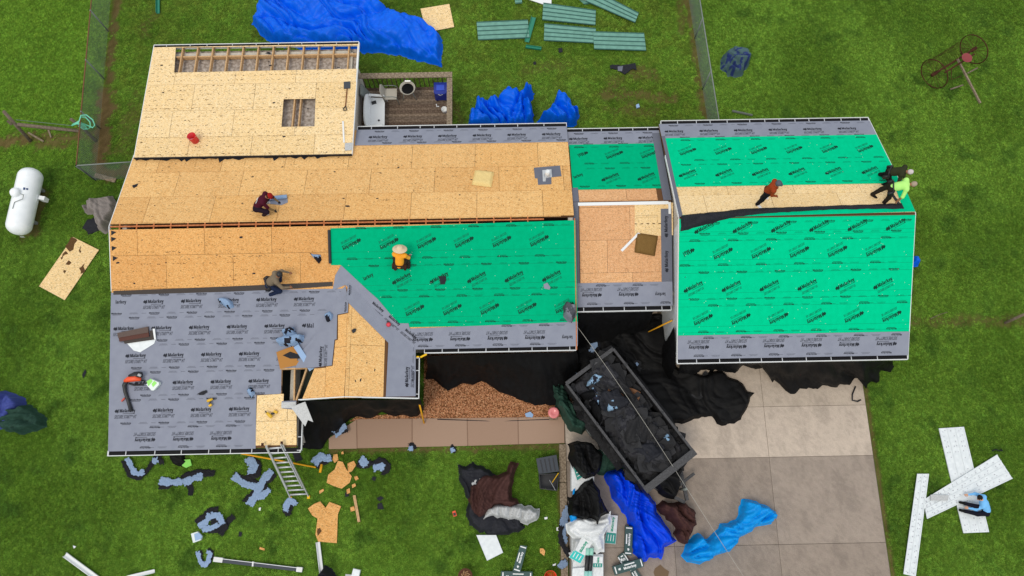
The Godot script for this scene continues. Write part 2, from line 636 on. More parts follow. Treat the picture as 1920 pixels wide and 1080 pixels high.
func cut(poly: PackedVector2Array, region: PackedVector2Array, holes: Array) -> Array:
	var out := Geometry2D.intersect_polygons(poly, region)
	for h in holes:
		var next := []
		for q in out:
			for r in Geometry2D.clip_polygons(q, h):
				if not Geometry2D.is_polygon_clockwise(r):
					next.append(r)
		out.assign(next)
	return out

func area(poly: PackedVector2Array) -> float:
	var s := 0.0
	for i in poly.size():
		s += poly[i].cross(poly[(i + 1) % poly.size()])
	return absf(s) * 0.5

# sheets of 1.22 x 2.44 m in courses, every other course half a sheet along
func sheathe(h: Node3D, called: String, region: PackedVector2Array, holes: Array, mats: Array, sd: int, start_b := 0.0, top := 99.0) -> void:
	var r := RandomNumberGenerator.new()
	r.seed = sd
	var xf: Transform3D = roofs[called].xf
	var bb := Rect2(region[0], Vector2.ZERO)
	for q in region:
		bb = bb.expand(q)
	var row := 0
	var b := start_b
	while b < minf(bb.end.y, top):
		var a := bb.position.x - (1.22 if row % 2 else 0.35) - r.randf() * 0.3
		while a < bb.end.x:
			for q in cut(rect(a + 0.006, a + 2.434, b + 0.005, b + 1.215), region, holes):
				if area(q) < 0.02:
					continue
				var st := mb()
				prism(st, q, xf, 0.0, 0.012)
				part(st, "sheathing_sheet", mats[r.randi() % mats.size()], h, h.position)
			a += 2.44
		b += 1.22
		row += 1

var words := {}
var glyphs := {}
func word(text: String, bold := true) -> TextMesh:
	if not words.has(text):
		var f := SystemFont.new()
		f.font_names = PackedStringArray(["Droid Sans"])
		f.font_weight = 700 if bold else 400
		var t := TextMesh.new()
		t.text = text
		t.font = f
		t.font_size = 32
		t.pixel_size = 0.01
		t.curve_step = 6.0
		t.depth = 0.0
		words[text] = t
		var arr := t.get_mesh_arrays()
		var list := PackedVector3Array()
		for i in arr[Mesh.ARRAY_INDEX]:
			list.append(arr[Mesh.ARRAY_VERTEX][i])
		glyphs[text] = list
	return words[text]

# text stretched to fill a w x h box centred on xf (x along the line, y up the letters, z out of the surface)
func letter(st: SurfaceTool, text: String, xf: Transform3D, w: float, h: float, slant := 0.0) -> void:
	var t := word(text)
	var bb := t.get_aabb()
	var sx := w / bb.size.x
	var sy := h / bb.size.y
	var k := Transform3D(Basis(Vector3(sx, 0, 0), Vector3(slant * sy, sy, 0), Vector3(0, 0, 1)), Vector3.ZERO)
	for i in ([-0.5, 0.5] if text.length() < 10 else [0]):      # two passes side by side: a heavy face
		var to := xf * Transform3D(Basis(), Vector3(i * w * 0.012, 0, i * 0.0006)) * k * Transform3D(Basis(), -bb.get_center())
		for q in glyphs[text]:
			st.add_vertex(to * q)

func mark(st: SurfaceTool, xf: Transform3D, s: float) -> void:      # the leaf-like emblem before the name
	var p := pts([-0.5, 0.05, -0.1, 0.42, 0.06, 0.2, 0.3, 0.5, 0.42, 0.1, 0.34, 0.0, 0.46, -0.3, 0.2, -0.22, 0.1, -0.5, -0.12, -0.2, -0.3, -0.34])
	var idx := Geometry2D.triangulate_polygon(p)
	for i in range(0, idx.size(), 3):
		var v := []
		for k in 3:
			v.append(xf * Vector3(p[idx[i + k]].x * s, p[idx[i + k]].y * s, 0))
		tri(st, v[0], v[2], v[1])

func dash(st: SurfaceTool, xf: Transform3D, w: float, h: float) -> void:
	var v := []
	for q in [[-1, -1], [-1, 1], [1, 1], [1, -1]]:
		v.append(xf * Vector3(q[0] * w * 0.5, q[1] * h * 0.5, 0))
	quad(st, v[0], v[1], v[2], v[3])

func holds(poly: PackedVector2Array, c: Vector2, x: Vector2, y: Vector2, w: float, h: float) -> bool:
	for q in [[-1, -1], [-1, 1], [1, 1], [1, -1], [0, 0]]:
		if not Geometry2D.is_point_in_polygon(c + x * q[0] * w * 0.5 + y * q[1] * h * 0.5, poly):
			return false
	return true

# one laid strip of underlayment with its print. turn: 1 reads upright from the driveway, -1 upside down; style "grey" or "green"
func strip(h: Node3D, called: String, poly: PackedVector2Array, lift: float, style: String, turn := 0, phase := 0.0, b_mid := -1.0, axis := 0, m: Material = null) -> MeshInstance3D:
	var xf: Transform3D = roofs[called].xf
	var hand: float = roofs[called].hand
	var st := mb()
	prism(st, poly, xf, lift - 0.003, lift)
	var o := part(st, "underlayment_strip", m if m else M[style], h, h.position)
	if turn == 0:
		return o
	var bb := Rect2(poly[0], Vector2.ZERO)
	for q in poly:
		bb = bb.expand(q)
	var x := Vector2(1, 0) * turn
	var y := Vector2(0, hand) * turn
	var green := style.begins_with("green")
	var mid := b_mid if b_mid >= 0.0 else bb.get_center().y
	var tiny := mb()
	var any := 0
	var n := int(bb.size.x / 1.37) + 2
	var tx := x
	var ty := y
	if green:
		tx = x.rotated(deg_to_rad(27.0) * hand)
		ty = y.rotated(deg_to_rad(27.0) * hand)
	for i in n:
		var c := Vector2(bb.position.x + phase + 1.37 * i, mid)
		var kind := ""
		if holds(poly, c, tx, ty, 0.74, 0.16):
			kind = "whole"
		elif holds(poly, c + tx * 0.17, tx, ty, 0.4, 0.16):
			kind = "tail"
		elif holds(poly, c - tx * 0.2, tx, ty, 0.36, 0.16):
			kind = "head"
		if kind:
			var two := holds(poly, c - ty * 0.19, tx, ty, 0.76, 0.1)
			logo(o, green, kind + ("_two" if two else ""), spot(xf, c, tx, ty, lift + 0.003), h.position)
		var half := bb.size.y * 0.5
		for s in [-1.0, 1.0]:
			for k in 2:
				var d := Vector2(c.x + (0.36 if s > 0 else 0.02) + 0.62 * k, bb.get_center().y + s * (half - (0.11 if not green else 0.16)))
				if not holds(poly, d, x, y, 0.42, 0.06):
					continue
				any += 1
				if k == 0:
					letter(tiny, "Malarkey", spot(xf, d, x, y, lift + 0.003), 0.38, 0.075)
					dash(tiny, spot(xf, d - y * 0.045, x, y, lift + 0.003), 0.3, 0.016)
				else:
					for j in 3:
						dash(tiny, spot(xf, d + y * (0.024 * (j - 1)), x, y, lift + 0.003), 0.34 - 0.05 * j, 0.0045)
					dash(tiny, spot(xf, d + x * 0.37, x, y, lift + 0.003), 0.16, 0.008)
	if any:
		part(tiny, "small_print", M.green_ink if green else M.ink, o, h.position).set_meta("kind", "stuff")
	return o

func spot(xf: Transform3D, at: Vector2, x: Vector2, y: Vector2, lift: float) -> Transform3D:
	return Transform3D(Basis(xf.basis.x * x.x + xf.basis.y * x.y, xf.basis.x * y.x + xf.basis.y * y.y, xf.basis.z), xf * Vector3(at.x, at.y, lift))

var logos := {}
func logo(o: Node3D, green: bool, kind: String, xf: Transform3D, base: Vector3) -> void:
	var key := kind + str(green)
	if not logos.has(key):
		var st := mb()
		var id := Transform3D()
		var th := 0.19 if green else 0.17
		if kind.begins_with("whole"):
			mark(st, Transform3D(Basis(), Vector3(-0.31, 0, 0)), th)
			letter(st, "Malarkey", Transform3D(Basis(), Vector3(0.07, 0, 0)), 0.56, th)
			dash(st, Transform3D(Basis(), Vector3(0.12, -0.09, 0)), 0.44, 0.014)
		elif kind.begins_with("tail"):
			letter(st, "larkey", Transform3D(Basis(), Vector3(0.17, 0, 0)), 0.38, th)
		else:
			mark(st, id * Transform3D(Basis(), Vector3(-0.31, 0, 0)), th)
			letter(st, "Mal", Transform3D(Basis(), Vector3(-0.09, 0, 0)), 0.24, th)
		st.generate_normals()
		var m := st.commit()
		m.surface_set_material(0, M.green_ink if green else M.ink)
		if kind.ends_with("two"):
			st = mb()
			if green:
				letter(st, "SECURE START UL", Transform3D(Basis(), Vector3(0.0, -0.2, 0)), 0.62, 0.09, 0.3)
			else:
				letter(st, "SECURE START™ HT", Transform3D(Basis(), Vector3(0.0, -0.2, 0)), 0.78, 0.125, 0.25)
			st.generate_normals()
			var sub := st.commit()
			sub.surface_set_material(0, M.green_ink_pale if green else M.ink_pale)
			logos[key + "sub"] = sub
		logos[key] = m
	var i := MeshInstance3D.new()
	i.name = "printed_logo"
	i.mesh = logos[key]
	i.transform = Transform3D(xf.basis, xf.origin - base)
	o.add_child(i, true)
	if logos.has(key + "sub"):
		var j := MeshInstance3D.new()
		j.name = "printed_subtitle"
		j.mesh = logos[key + "sub"]
		j.transform = i.transform
		o.add_child(j, true)

func cap_nails(h: Node3D, called: String, poly: PackedVector2Array, lift: float, count: int, sd: int) -> void:
	var r := RandomNumberGenerator.new()
	r.seed = sd
	var bb := Rect2(poly[0], Vector2.ZERO)
	for q in poly:
		bb = bb.expand(q)
	var st := mb()
	var lines := mb()
	var xf: Transform3D = roofs[called].xf
	for i in count:
		var q := Vector2(r.randf_range(bb.position.x, bb.end.x), r.randf_range(bb.position.y, bb.end.y))
		if Geometry2D.is_point_in_polygon(q, poly):
			box(st, xf * Transform3D(Basis(), Vector3(q.x, q.y, lift + 0.004)), Vector3(0.014, 0.014, 0.006))
	part(st, "cap_nails", M.white_ink, h, h.position).set_meta("kind", "stuff")

func gutter(h: Node3D, a: Vector3, b: Vector3, out: Vector3, sd: int, w := 0.17) -> void:
	var r := RandomNumberGenerator.new()
	r.seed = sd
	var st := mb()
	var d := (b - a).normalized()
	var o1 := out * w
	a += Vector3(0, 0.03, 0) - o1          # the lip stands on the line given, the trough behind it
	b += Vector3(0, 0.03, 0) - o1
	bar(st, a + o1 + Vector3(0, -0.055, 0), b + o1 + Vector3(0, -0.055, 0), 0.022, 0.13)          # outer lip
	bar(st, a + o1 * 0.5 + Vector3(0, -0.128, 0), b + o1 * 0.5 + Vector3(0, -0.128, 0), w, 0.012)
	bar(st, a - d * 0.006 + out * w * 0.5 + Vector3(0, -0.06, 0), a + d * 0.012 + out * w * 0.5 + Vector3(0, -0.06, 0), w + 0.02, 0.12)
	bar(st, b - d * 0.012 + out * w * 0.5 + Vector3(0, -0.06, 0), b + d * 0.006 + out * w * 0.5 + Vector3(0, -0.06, 0), w + 0.02, 0.12)
	var g := part(st, "gutter", M.white, h, h.position)
	st = mb()
	bar(st, a + o1 * 0.46 + Vector3(0, -0.06, 0) + d * 0.02, b + o1 * 0.46 + Vector3(0, -0.06, 0) - d * 0.02, w - 0.03, 0.1)
	part(st, "wet_debris_lining", M.gutter_dirt, g, h.position)
	var l := a.distance_to(b)
	var t := r.randf_range(0.3, 0.7)
	while t < l - 0.1:
		st = mb()
		bar(st, a + d * t + out * 0.01 + Vector3(0, 0.005, 0), a + d * t + o1 + Vector3(0, 0.005, 0), 0.028, 0.016)
		part(st, "bracket", M.alu, g, h.position)
		t += r.randf_range(0.55, 1.05)

func rake(h: Node3D, called: String, a: float, b0: float, b1: float, side: float) -> void:     # white trim along a gable edge
	var st := mb()
	bar(st, on(called, a + side * 0.012, b0, -0.045), on(called, a + side * 0.012, b1, -0.045), 0.022, 0.12, roofs[called].xf.basis.z)
	part(st, "rake_trim", M.white, h, h.position)

func wall(h: Node3D, a: Vector2, b: Vector2, top_a: float, top_b: float, called := "wall", m: Material = null) -> void:
	var d := (b - a).normalized()
	var n := Vector2(-d.y, d.x) * 0.08
	var st := mb()
	var v := []
	for q in [[a + n, 0.0], [b + n, 0.0], [b + n, top_b], [a + n, top_a], [a - n, 0.0], [b - n, 0.0], [b - n, top_b], [a - n, top_a]]:
		v.append(Vector3(q[0].x, q[1], q[0].y))
	quad(st, v[0], v[1], v[2], v[3])
	quad(st, v[5], v[4], v[7], v[6])
	quad(st, v[3], v[2], v[6], v[7])
	quad(st, v[1], v[0], v[4], v[5])
	quad(st, v[0], v[3], v[7], v[4])
	quad(st, v[2], v[1], v[5], v[6])
	part(st, called, m if m else M.siding, h, h.position)

func deck_under(h: Node3D, called: String, region: PackedVector2Array, holes: Array) -> void:
	for q in cut(region, region, holes):
		var st := mb()
		prism(st, q, roofs[called].xf, -0.11, -0.003)
		part(st, "roof_deck", M.deck_dark, h, h.position)

const EV := 0.17          # width of the gutters at the foot of each slope

func house() -> void:
	var xw := -14.47
	var xe := 2.45
	var x2w := 6.13
	var x2e := 14.56
	frame("MN", Vector3(xw, 2.6, -14.375), Vector3.RIGHT, Vector3(xw, 4.05, -9.785))
	frame("MS", Vector3(xw, 2.6, -5.195), Vector3.RIGHT, Vector3(xw, 4.05, -9.785))
	frame("RN", Vector3(x2w, 2.6, -14.39), Vector3.RIGHT, Vector3(x2w, 4.69, -9.508))
	frame("RS", Vector3(x2w, 2.6, -4.625), Vector3.RIGHT, Vector3(x2w, 4.69, -9.508))
	frame("CN", Vector3(xe, 2.55, -14.15), Vector3.RIGHT, Vector3(xe, 3.72, -10.55))
	frame("CS", Vector3(xe, 2.5, -6.67), Vector3.RIGHT, Vector3(xe, 3.72, -10.55))
	frame("WN", Vector3(-14.36, 2.75, -18.17), Vector3.RIGHT, Vector3(-14.36, 3.18, -12.93))
	frame("SW", Vector3(xw, 2.12, -1.74), Vector3.RIGHT, Vector3(xw, 3.30, -7.5))
	frame("PE", Vector3(-3.32, 2.6, -3.55), Vector3.FORWARD, Vector3(-5.8, 3.38, -3.55))
	frame("PW", Vector3(-8.6, 2.4994, -3.55), Vector3.FORWARD, Vector3(-5.8, 3.38, -3.55))
	var h := thing("house", "long single-storey house being re-roofed, stripped to boards with green and grey underlayment", "house", Vector3(-2, 0, -9))
	var L: float = roofs.MN.len
	# --- walls (mostly hidden under the eaves)
	wall(h, Vector2(-14.0, -13.9), Vector2(2.0, -13.9), 2.6, 2.6)
	wall(h, Vector2(-14.0, -5.75), Vector2(2.0, -5.75), 2.6, 2.6)
	wall(h, Vector2(-14.0, -13.9), Vector2(-14.0, -9.785), 2.6, 3.9)
	wall(h, Vector2(-14.0, -9.785), Vector2(-14.0, -7.4), 3.9, 3.1)
	wall(h, Vector2(2.33, -13.9), Vector2(2.33, -9.785), 2.6, 3.93)
	wall(h, Vector2(2.33, -9.785), Vector2(2.33, -5.7), 3.93, 2.6)
	wall(h, Vector2(-14.05, -17.8), Vector2(-6.3, -17.8), 2.6, 2.6)
	wall(h, Vector2(-14.05, -17.8), Vector2(-14.05, -13.0), 2.6, 3.0)
	wall(h, Vector2(-6.3, -17.8), Vector2(-6.3, -13.0), 2.6, 3.0)
	wall(h, Vector2(-14.1, -7.4), Vector2(-14.1, -2.2), 3.0, 2.05)
	wall(h, Vector2(-14.1, -2.2), Vector2(-8.0, -2.2), 2.05, 2.05)
	wall(h, Vector2(-8.0, -2.2), Vector2(-8.0, -5.7), 2.05, 2.3)
	wall(h, Vector2(6.3, -13.9), Vector2(6.3, -9.508), 2.65, 4.5)
	wall(h, Vector2(6.3, -9.508), Vector2(6.3, -5.1), 4.5, 2.65, "wall", M.white_sheet)
	wall(h, Vector2(14.2, -13.9), Vector2(14.2, -9.508), 2.65, 4.5)
	wall(h, Vector2(14.2, -9.508), Vector2(14.2, -5.1), 4.5, 2.65)
	wall(h, Vector2(6.3, -13.9), Vector2(14.2, -13.9), 2.65, 2.65)
	wall(h, Vector2(6.3, -5.1), Vector2(14.2, -5.1), 2.65, 2.65)
	wall(h, Vector2(2.4, -7.3), Vector2(6.2, -7.3), 2.5, 2.5)
	wall(h, Vector2(2.4, -13.7), Vector2(6.2, -13.7), 2.5, 2.5)
	# --- main roof, rear slope: bare boards, grey strip along the eave
	var wn_foot := rect(0.0, 8.45, 0.0, 1.44)
	var mn := rect(0, xe - xw, 0, L - 0.055)
	deck_under(h, "MN", rect(0, xe - xw, EV, L - 0.13), [])
	sheathe(h, "MN", rect(0, xe - xw, EV, L - 0.1), [], M.osb, 11, -0.2)
	strip(h, "MN", rect(8.55, xe - xw, EV - 0.02, 1.0), 0.018, "grey", 1, 0.9)
	# --- main roof, front slope
	deck_under(h, "MS", rect(0, xe - xw, EV, L - 0.15), [])
	sheathe(h, "MS", rect(0, xe - xw, EV, L - 0.12), [], M.osb_warm, 12, 0.08)
	var ms_green := pts([8.037, 4.604, 16.969, 4.743, 16.992, 0.976, 10.422, 0.858, 10.059, 1.217, 9.606, 1.89, 9.301, 2.169, 8.392, 3.257, 8.023, 3.263])
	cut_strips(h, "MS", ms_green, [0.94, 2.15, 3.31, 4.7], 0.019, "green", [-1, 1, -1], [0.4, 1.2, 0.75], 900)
	strip(h, "MS", pts([10.774, 0.891, 16.993, 1.035, 16.98, 0.133, 11.011, 0.122, 10.82, 0.322, 10.438, 0.721]), 0.024, "grey", -1, 0.85, 0.48)
	strip(h, "MS", pts([8.392, 3.257, 8.169, 2.89, 8.058, 2.346, 8.53, 2.533, 11.03, 0.083, 10.798, 1.086, 10.446, 1.093, 10.199, 1.371, 9.687, 2.006, 9.381, 2.284]), 0.033, "grey")
	valley_print(h, "MS", pts([9.324, 1.523, 10.952, 0.123]), 0.037)
	var st := mb()
	tube(st, [Vector3(-6.479, 4.023, -9.511), Vector3(-6.471, 3.655, -8.345)], 0.055, 8)
	part(st, "rolled_underlayment_edge", M.plastic_black, h, h.position)
	st = mb()
	prism(st, pts([0.07, 2.467, 4.094, 2.552, 6.819, 2.622, 8.066, 2.658, 8.062, 2.502, 6.814, 2.427, 4.088, 2.358, 0.065, 2.311]), roofs.MS.xf, 0.013, 0.02)
	part(st, "old_shingle_course", M.shingle_old, h, h.position)
	# --- ridge slot of the main roof
	ridge_slot(h, "MN", "MS", xw, xe - 1.1, L, 0.62, true)
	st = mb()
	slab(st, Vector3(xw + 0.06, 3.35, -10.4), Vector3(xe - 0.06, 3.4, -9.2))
	part(st, "attic_shade_floor", M.attic_shade, h, h.position)  # sheet under the ridge slot, coloured as the shaded void
	# --- rear addition with two openings
	var wl: float = roofs.WN.len
	var ww := 8.4
	var open_a := pts([0.899, 0.118, 8.382, 0.156, 8.421, 1.311, 1.004, 1.35])
	var open_b := pts([5.543, 2.707, 6.817, 2.706, 6.869, 3.99, 5.572, 3.99])
	sheathe(h, "WN", rect(0, ww, 0.09, wl), [open_a, open_b], M.osb_pale, 13, -0.5)
	rafters(h, open_a, open_b, ww, wl)
	nail_rows(h, "WN", rect(0.1, ww - 0.1, 0.9, wl - 0.05), 0.2, 201, [open_a, open_b], 60)
	nail_rows(h, "MN", rect(0.1, 16.8, 1.5, L - 0.2), 0.3, 202, [rect(8.5, 17.0, 0.0, 1.05)], 36)
	nail_rows(h, "MS", rect(0.1, 6.4, 2.5, L - 0.2), 0.25, 203, [], 22)
	rake(h, "WN", 0.0, 0, wl, -1)
	rake(h, "WN", ww, 0, wl, 1)
	st = mb()
	bar(st, on("WN", 0, wl + 0.02, -0.06), on("WN", ww, wl + 0.02, -0.06), 0.03, 0.2)
	part(st, "step_flashing", M.felt, h, h.position)
	torn_edge(h, "MN", Vector2(0.15, 1.46), 7.4, 44)
	gutter(h, on("WN", 0, -0.01, 0), on("WN", ww, -0.01, 0), Vector3(0, 0, -1), 5, 0.1)
	# --- connector roof
	var cw := x2w - xe
	var cl: float = roofs.CN.len
	var sl: float = roofs.CS.len
	deck_under(h, "CN", rect(0, cw, EV, cl), [])
	deck_under(h, "CS", rect(0, cw, EV, sl), [])
	sheathe(h, "CN", rect(0.25, cw - 0.5, 3.0, cl - 0.02), [], M.osb_pink, 14, 2.5)
	sheathe(h, "CS", rect(0.25, cw - 0.3, 0.9, sl - 0.02), [], M.osb_pink, 15, 0.2)
	var pale := mb()
	prism(pale, pts([2.312, 3.974, 3.744, 3.99, 3.731, 2.78, 2.297, 2.745]), roofs.CS.xf, 0.013, 0.0155)
	part(pale, "sheathing_patch", M.osb_pale[1], h, h.position)
	pale = mb()
	for q in [[2.55, 3.5], [2.95, 3.5]]:
		for e in [[-0.19, 0.0, 0.006, 0.07], [0.19, 0.0, 0.006, 0.07], [0.0, 0.035, 0.38, 0.006], [0.0, -0.035, 0.38, 0.006]]:
			dash(pale, roofs.CS.xf * Transform3D(Basis(), Vector3(q[0] + e[0], q[1] + e[1], 0.018)), e[2], e[3])
	for k in 5:
		dash(pale, roofs.CS.xf * Transform3D(Basis(), Vector3(2.35 + 0.22 * k, 3.22, 0.018)), 0.1, 0.03)
	part(pale, "printed_stamp", M.stain, h, h.position).set_meta("kind", "stuff")
	strip(h, "CN", rect(0.0, cw, EV - 0.02, 0.95), 0.018, "grey", 1, 0.45)
	strip(h, "CN", rect(0.05, cw - 0.02, 0.86, 2.05), 0.022, "green", -1, 0.35)
	strip(h, "CN", rect(0.05, cw - 0.02, 1.98, 3.2), 0.026, "green", 1, 0.1)
	strip(h, "CN", rect(cw - 0.3, cw, 0.3, cl), 0.030, "grey", 0, 0, -1, 0, M.grey_dark)
	strip(h, "CN", rect(0.0, 0.24, 3.1, cl), 0.030, "grey", 0, 0, -1, 0, M.grey_dark)
	strip(h, "CS", rect(0.0, 0.22, EV, sl), 0.022, "grey", 0, 0, -1, 0, M.grey_dark)
	strip(h, "CS", rect(cw - 0.4, cw, EV, sl - 0.3), 0.022, "grey", 0, 0, -1, 0, M.grey_dark)
	strip(h, "CS", rect(0.0, cw, EV - 0.02, 1.05), 0.026, "grey", -1, 0.65)
	var v := mb()
	for b in [1.9, 3.2]:
		var xf: Transform3D = roofs.CS.xf * Transform3D(Basis(Vector3(0, 1, 0), Vector3(-1, 0, 0), Vector3(0, 0, 1)), Vector3(cw - 0.2, b, 0.026))
		letter(v, "Malarkey", xf, 0.6, 0.17)
		mark(v, xf * Transform3D(Basis(), Vector3(-0.42, 0, 0)), 0.17)
	part(v, "printed_lettering", M.ink, h, h.position)
	st = mb()
	prism(st, rect(0.2, cw - 0.12, sl - 0.14, sl - 0.02), roofs.CS.xf, 0.03, 0.045)
	prism(st, rect(cw - 0.12, cw - 0.03, sl - 0.5, sl - 0.06), roofs.CS.xf, 0.047, 0.06)
	part(st, "white_ridge_flashing", M.white, h, h.position)
	# --- garage wing
	var gw := x2e - x2w
	var gl: float = roofs.RN.len
	deck_under(h, "RN", rect(0, gw, EV, gl - 0.02), [])
	deck_under(h, "RS", rect(0, gw, EV, gl - 0.02), [])
	sheathe(h, "RN", rect(0.05, gw, 3.4, gl - 0.05), [], M.osb_pale, 16, 3.0)
	strip(h, "RN", rect(0, gw, EV - 0.02, 1.1), 0.018, "grey", 1, 0.55)
	strip(h, "RN", rect(0.12, gw, 1.02, 2.5), 0.022, "green_bright", -1, 0.75, 1.85)
	strip(h, "RN", rect(0.12, gw, 2.42, 3.78), 0.026, "green_bright", 1, 0.55, 3.05)
	strip(h, "RN", rect(0.0, 0.13, 0.9, gl), 0.030, "grey", 0, 0, -1, 0, M.grey_dark)
	strip(h, "RN", pts([8.173, 3.816, 8.525, 3.596, 8.45, 5.255, 0.115, 5.375, 0.141, 5.217, 8.068, 4.923]), 0.022, "green_bright")
	st = mb()
	bar(st, Vector3(14.013, 4.269, -10.561), Vector3(14.139, 4.573, -9.851), 0.09, 0.03)
	part(st, "rolled_underlayment_edge", M.plastic_black, h, h.position)
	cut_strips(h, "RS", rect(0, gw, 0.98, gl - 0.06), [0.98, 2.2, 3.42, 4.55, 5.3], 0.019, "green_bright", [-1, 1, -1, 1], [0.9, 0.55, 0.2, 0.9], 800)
	strip(h, "RS", rect(0, gw, EV - 0.02, 1.03), 0.036, "grey", -1, 0.75)
	rake(h, "RS", 0.0, 0, gl, -1)
	rake(h, "RS", gw, 0, gl, 1)
	rake(h, "RN", 0.0, 2.0, gl, -1)
	rake(h, "RN", gw, 0, gl, 1)
	ridge_slot(h, "RN", "RS", 8.6, x2e, gl, 0.92, false)
	# --- front-left porch roof (lower pitch) and cross gable
	var pl: float = roofs.SW.len
	var sw_all := PackedVector2Array([Vector2(0, EV), Vector2(6.74, EV), Vector2(6.74, 1.85), Vector2(5.95, 1.85), Vector2(8.55, pl), Vector2(0, pl)])
	var hole := pts([6.195, 3.015, 7.432, 3.032, 7.009, 1.848, 6.181, 1.825])
	for q in cut(sw_all, sw_all, [hole]):
		st = mb()
		prism(st, q, roofs.SW.xf, -0.1, -0.003)
		part(st, "roof_deck", M.deck_dark, h, h.position)
	sheathe(h, "SW", pts([5.312, 2.051, 6.276, 2.091, 6.259, 1.556, 6.74, 1.509, 6.744, 0.251, 5.266, 0.259]), [], [M.osb_pale[0]], 17, -0.1)
	var sw_grey := PackedVector2Array([Vector2(-0.02, EV - 0.02), Vector2(6.74, EV - 0.02), Vector2(6.74, 1.85), Vector2(6.0, 1.85), Vector2(8.5, pl), Vector2(-0.02, pl)])
	var osb_patch := pts([5.293, 2.071, 6.199, 2.093, 6.22, 1.575, 6.933, 1.467, 6.937, -0.246, 5.269, -0.215])
	var bs := [EV - 0.02, 1.03, 2.02, 3.01, 4.0, 4.99, pl + 0.05]
	for i in 6:
		var top_b: float = bs[i + 1] + 0.06
		for q in cut(rect(-0.03, 9.0, bs[i], minf(top_b, pl)), sw_grey, [osb_patch, hole]):
			if area(q) > 0.05:
				strip(h, "SW", q, 0.018 + 0.004 * i, "grey", -1 if i == 0 else 1, [1.3, 0.6, 1.3, 0.95, 0.5, 0.2][i], (bs[i] + bs[i + 1]) * 0.5 + (0.05 if i else -0.05))
	# cross gable
	for q in [pts([4.132, 2.641, 1.8, 0.145, 0.024, 0.115, -0.067, 2.619])]:
		st = mb()
		prism(st, q, roofs.PE.xf, -0.1, -0.003)
		part(st, "roof_deck", M.deck_dark, h, h.position)
	sheathe(h, "PE", pts([3.37, 2.591, 1.958, 1.087, 0.002, 1.112, -0.067, 2.601]), [], [M.osb[1], M.osb[0]], 18, 1.25)
	strip(h, "PE", pts([4.172, 2.643, 1.821, 0.126, 0.044, 0.096, 0.001, 1.168, 1.956, 1.125, 3.331, 2.571, 3.523, 2.693]), 0.03, "grey", 1, 0.75, 0.42)
	var pw := pts([3.286, 2.97, -0.066, 2.913, -0.01, 1.242, 1.074, 1.675, 1.101, 2.409, 2.026, 2.469, 2.037, 2.576, 2.948, 2.53, 2.988, 2.962])
	st = mb()
	prism(st, pts([3.533, 2.894, -0.066, 2.913, -0.01, 1.242, 1.093, 1.674, 1.151, 0.834, 3.298, 2.205]), roofs.PW.xf, -0.05, -0.003)
	part(st, "roof_deck", M.deck_dark, h, h.position)
	sheathe(h, "PW", pw, [], [M.osb[3], M.osb[0]], 19, -0.3)
	strip(h, "PW", pts([4.069, 2.782, 3.448, 2.941, 3.01, 2.94, 2.97, 2.507, 2.06, 2.532, 2.048, 2.446, 1.122, 2.386, 1.093, 1.674, 1.127, 0.902, 1.512, 0.987]), 0.032, "grey", 1, 0.4)
	# framing in the opening between the two roofs
	st = mb()
	bar(st, Vector3(-8.29, 2.669, -4.664), Vector3(-8.324, 2.438, -3.534), 0.05, 0.12)
	part(st, "rafter", M.lumber, h, h.position)
	st = mb()
	bar(st, Vector3(-7.806, 2.667, -4.656), Vector3(-7.822, 2.443, -3.563), 0.05, 0.12)
	part(st, "rafter", M.lumber, h, h.position)
	st = mb()
	bar(st, Vector3(-7.347, 2.722, -4.678), Vector3(-7.731, 2.492, -3.555), 0.06, 0.12)
	part(st, "valley_rafter", M.lumber, h, h.position)
	st = mb()
	bar(st, Vector3(-8.32, 2.698, -4.66), Vector3(-7.178, 2.702, -4.678), 0.05, 0.12)
	part(st, "header_board", M.lumber, h, h.position)
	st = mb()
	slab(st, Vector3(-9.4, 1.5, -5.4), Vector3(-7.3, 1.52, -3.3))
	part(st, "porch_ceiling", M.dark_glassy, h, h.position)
	st = mb()
	prism(st, pts([6.2, 1.786, 6.72, 1.796, 6.74, 1.585, 6.201, 1.576]), roofs.SW.xf, 0.03, 0.04)
	prism(st, pts([6.586, 1.626, 7.106, 1.808, 7.396, 1.077, 7.203, 1.156, 7.107, 0.929]), roofs.SW.xf, 0.2, 0.21)
	part(st, "bent_white_flashing", M.film_grey, h, h.position)
	# fascia of the cross gable and the gutters
	st = mb()
	bar(st, on("PW", -0.03, 1.1, -0.03), on("PW", -0.03, 2.95, -0.03), 0.03, 0.16, roofs.PW.xf.basis.z)
	part(st, "fascia", M.white, h, h.position)
	st = mb()
	bar(st, on("PE", -0.03, 0.0, -0.03), on("PE", -0.03, 2.6, -0.03), 0.03, 0.16, roofs.PE.xf.basis.z)
	part(st, "fascia", M.white, h, h.position)
	gutter(h, Vector3(xw - 0.05, 2.11, -1.73), Vector3(-7.6, 2.11, -1.73), Vector3(0, 0, 1), 6)
	gutter(h, Vector3(-7.56, 2.12, -1.8), Vector3(-7.56, 2.2, -3.35), Vector3(1, 0, 0), 7, 0.14)
	gutter(h, Vector3(-3.3, 2.58, -5.0), Vector3(-3.3, 2.58, -3.52), Vector3(1, 0, 0), 8, 0.16)
	gutter(h, Vector3(-3.12, 2.58, -5.18), Vector3(xe, 2.58, -5.18), Vector3(0, 0, 1), 9, 0.16)
	gutter(h, Vector3(-5.9, 2.6, -14.4), Vector3(xe, 2.6, -14.4), Vector3(0, 0, -1), 10, 0.14)
	gutter(h, Vector3(xe, 2.54, -14.17), Vector3(x2w + 0.1, 2.54, -14.17), Vector3(0, 0, -1), 11, 0.14)
	gutter(h, Vector3(x2w + 0.1, 2.6, -14.42), Vector3(x2e, 2.6, -14.42), Vector3(0, 0, -1), 12, 0.16)
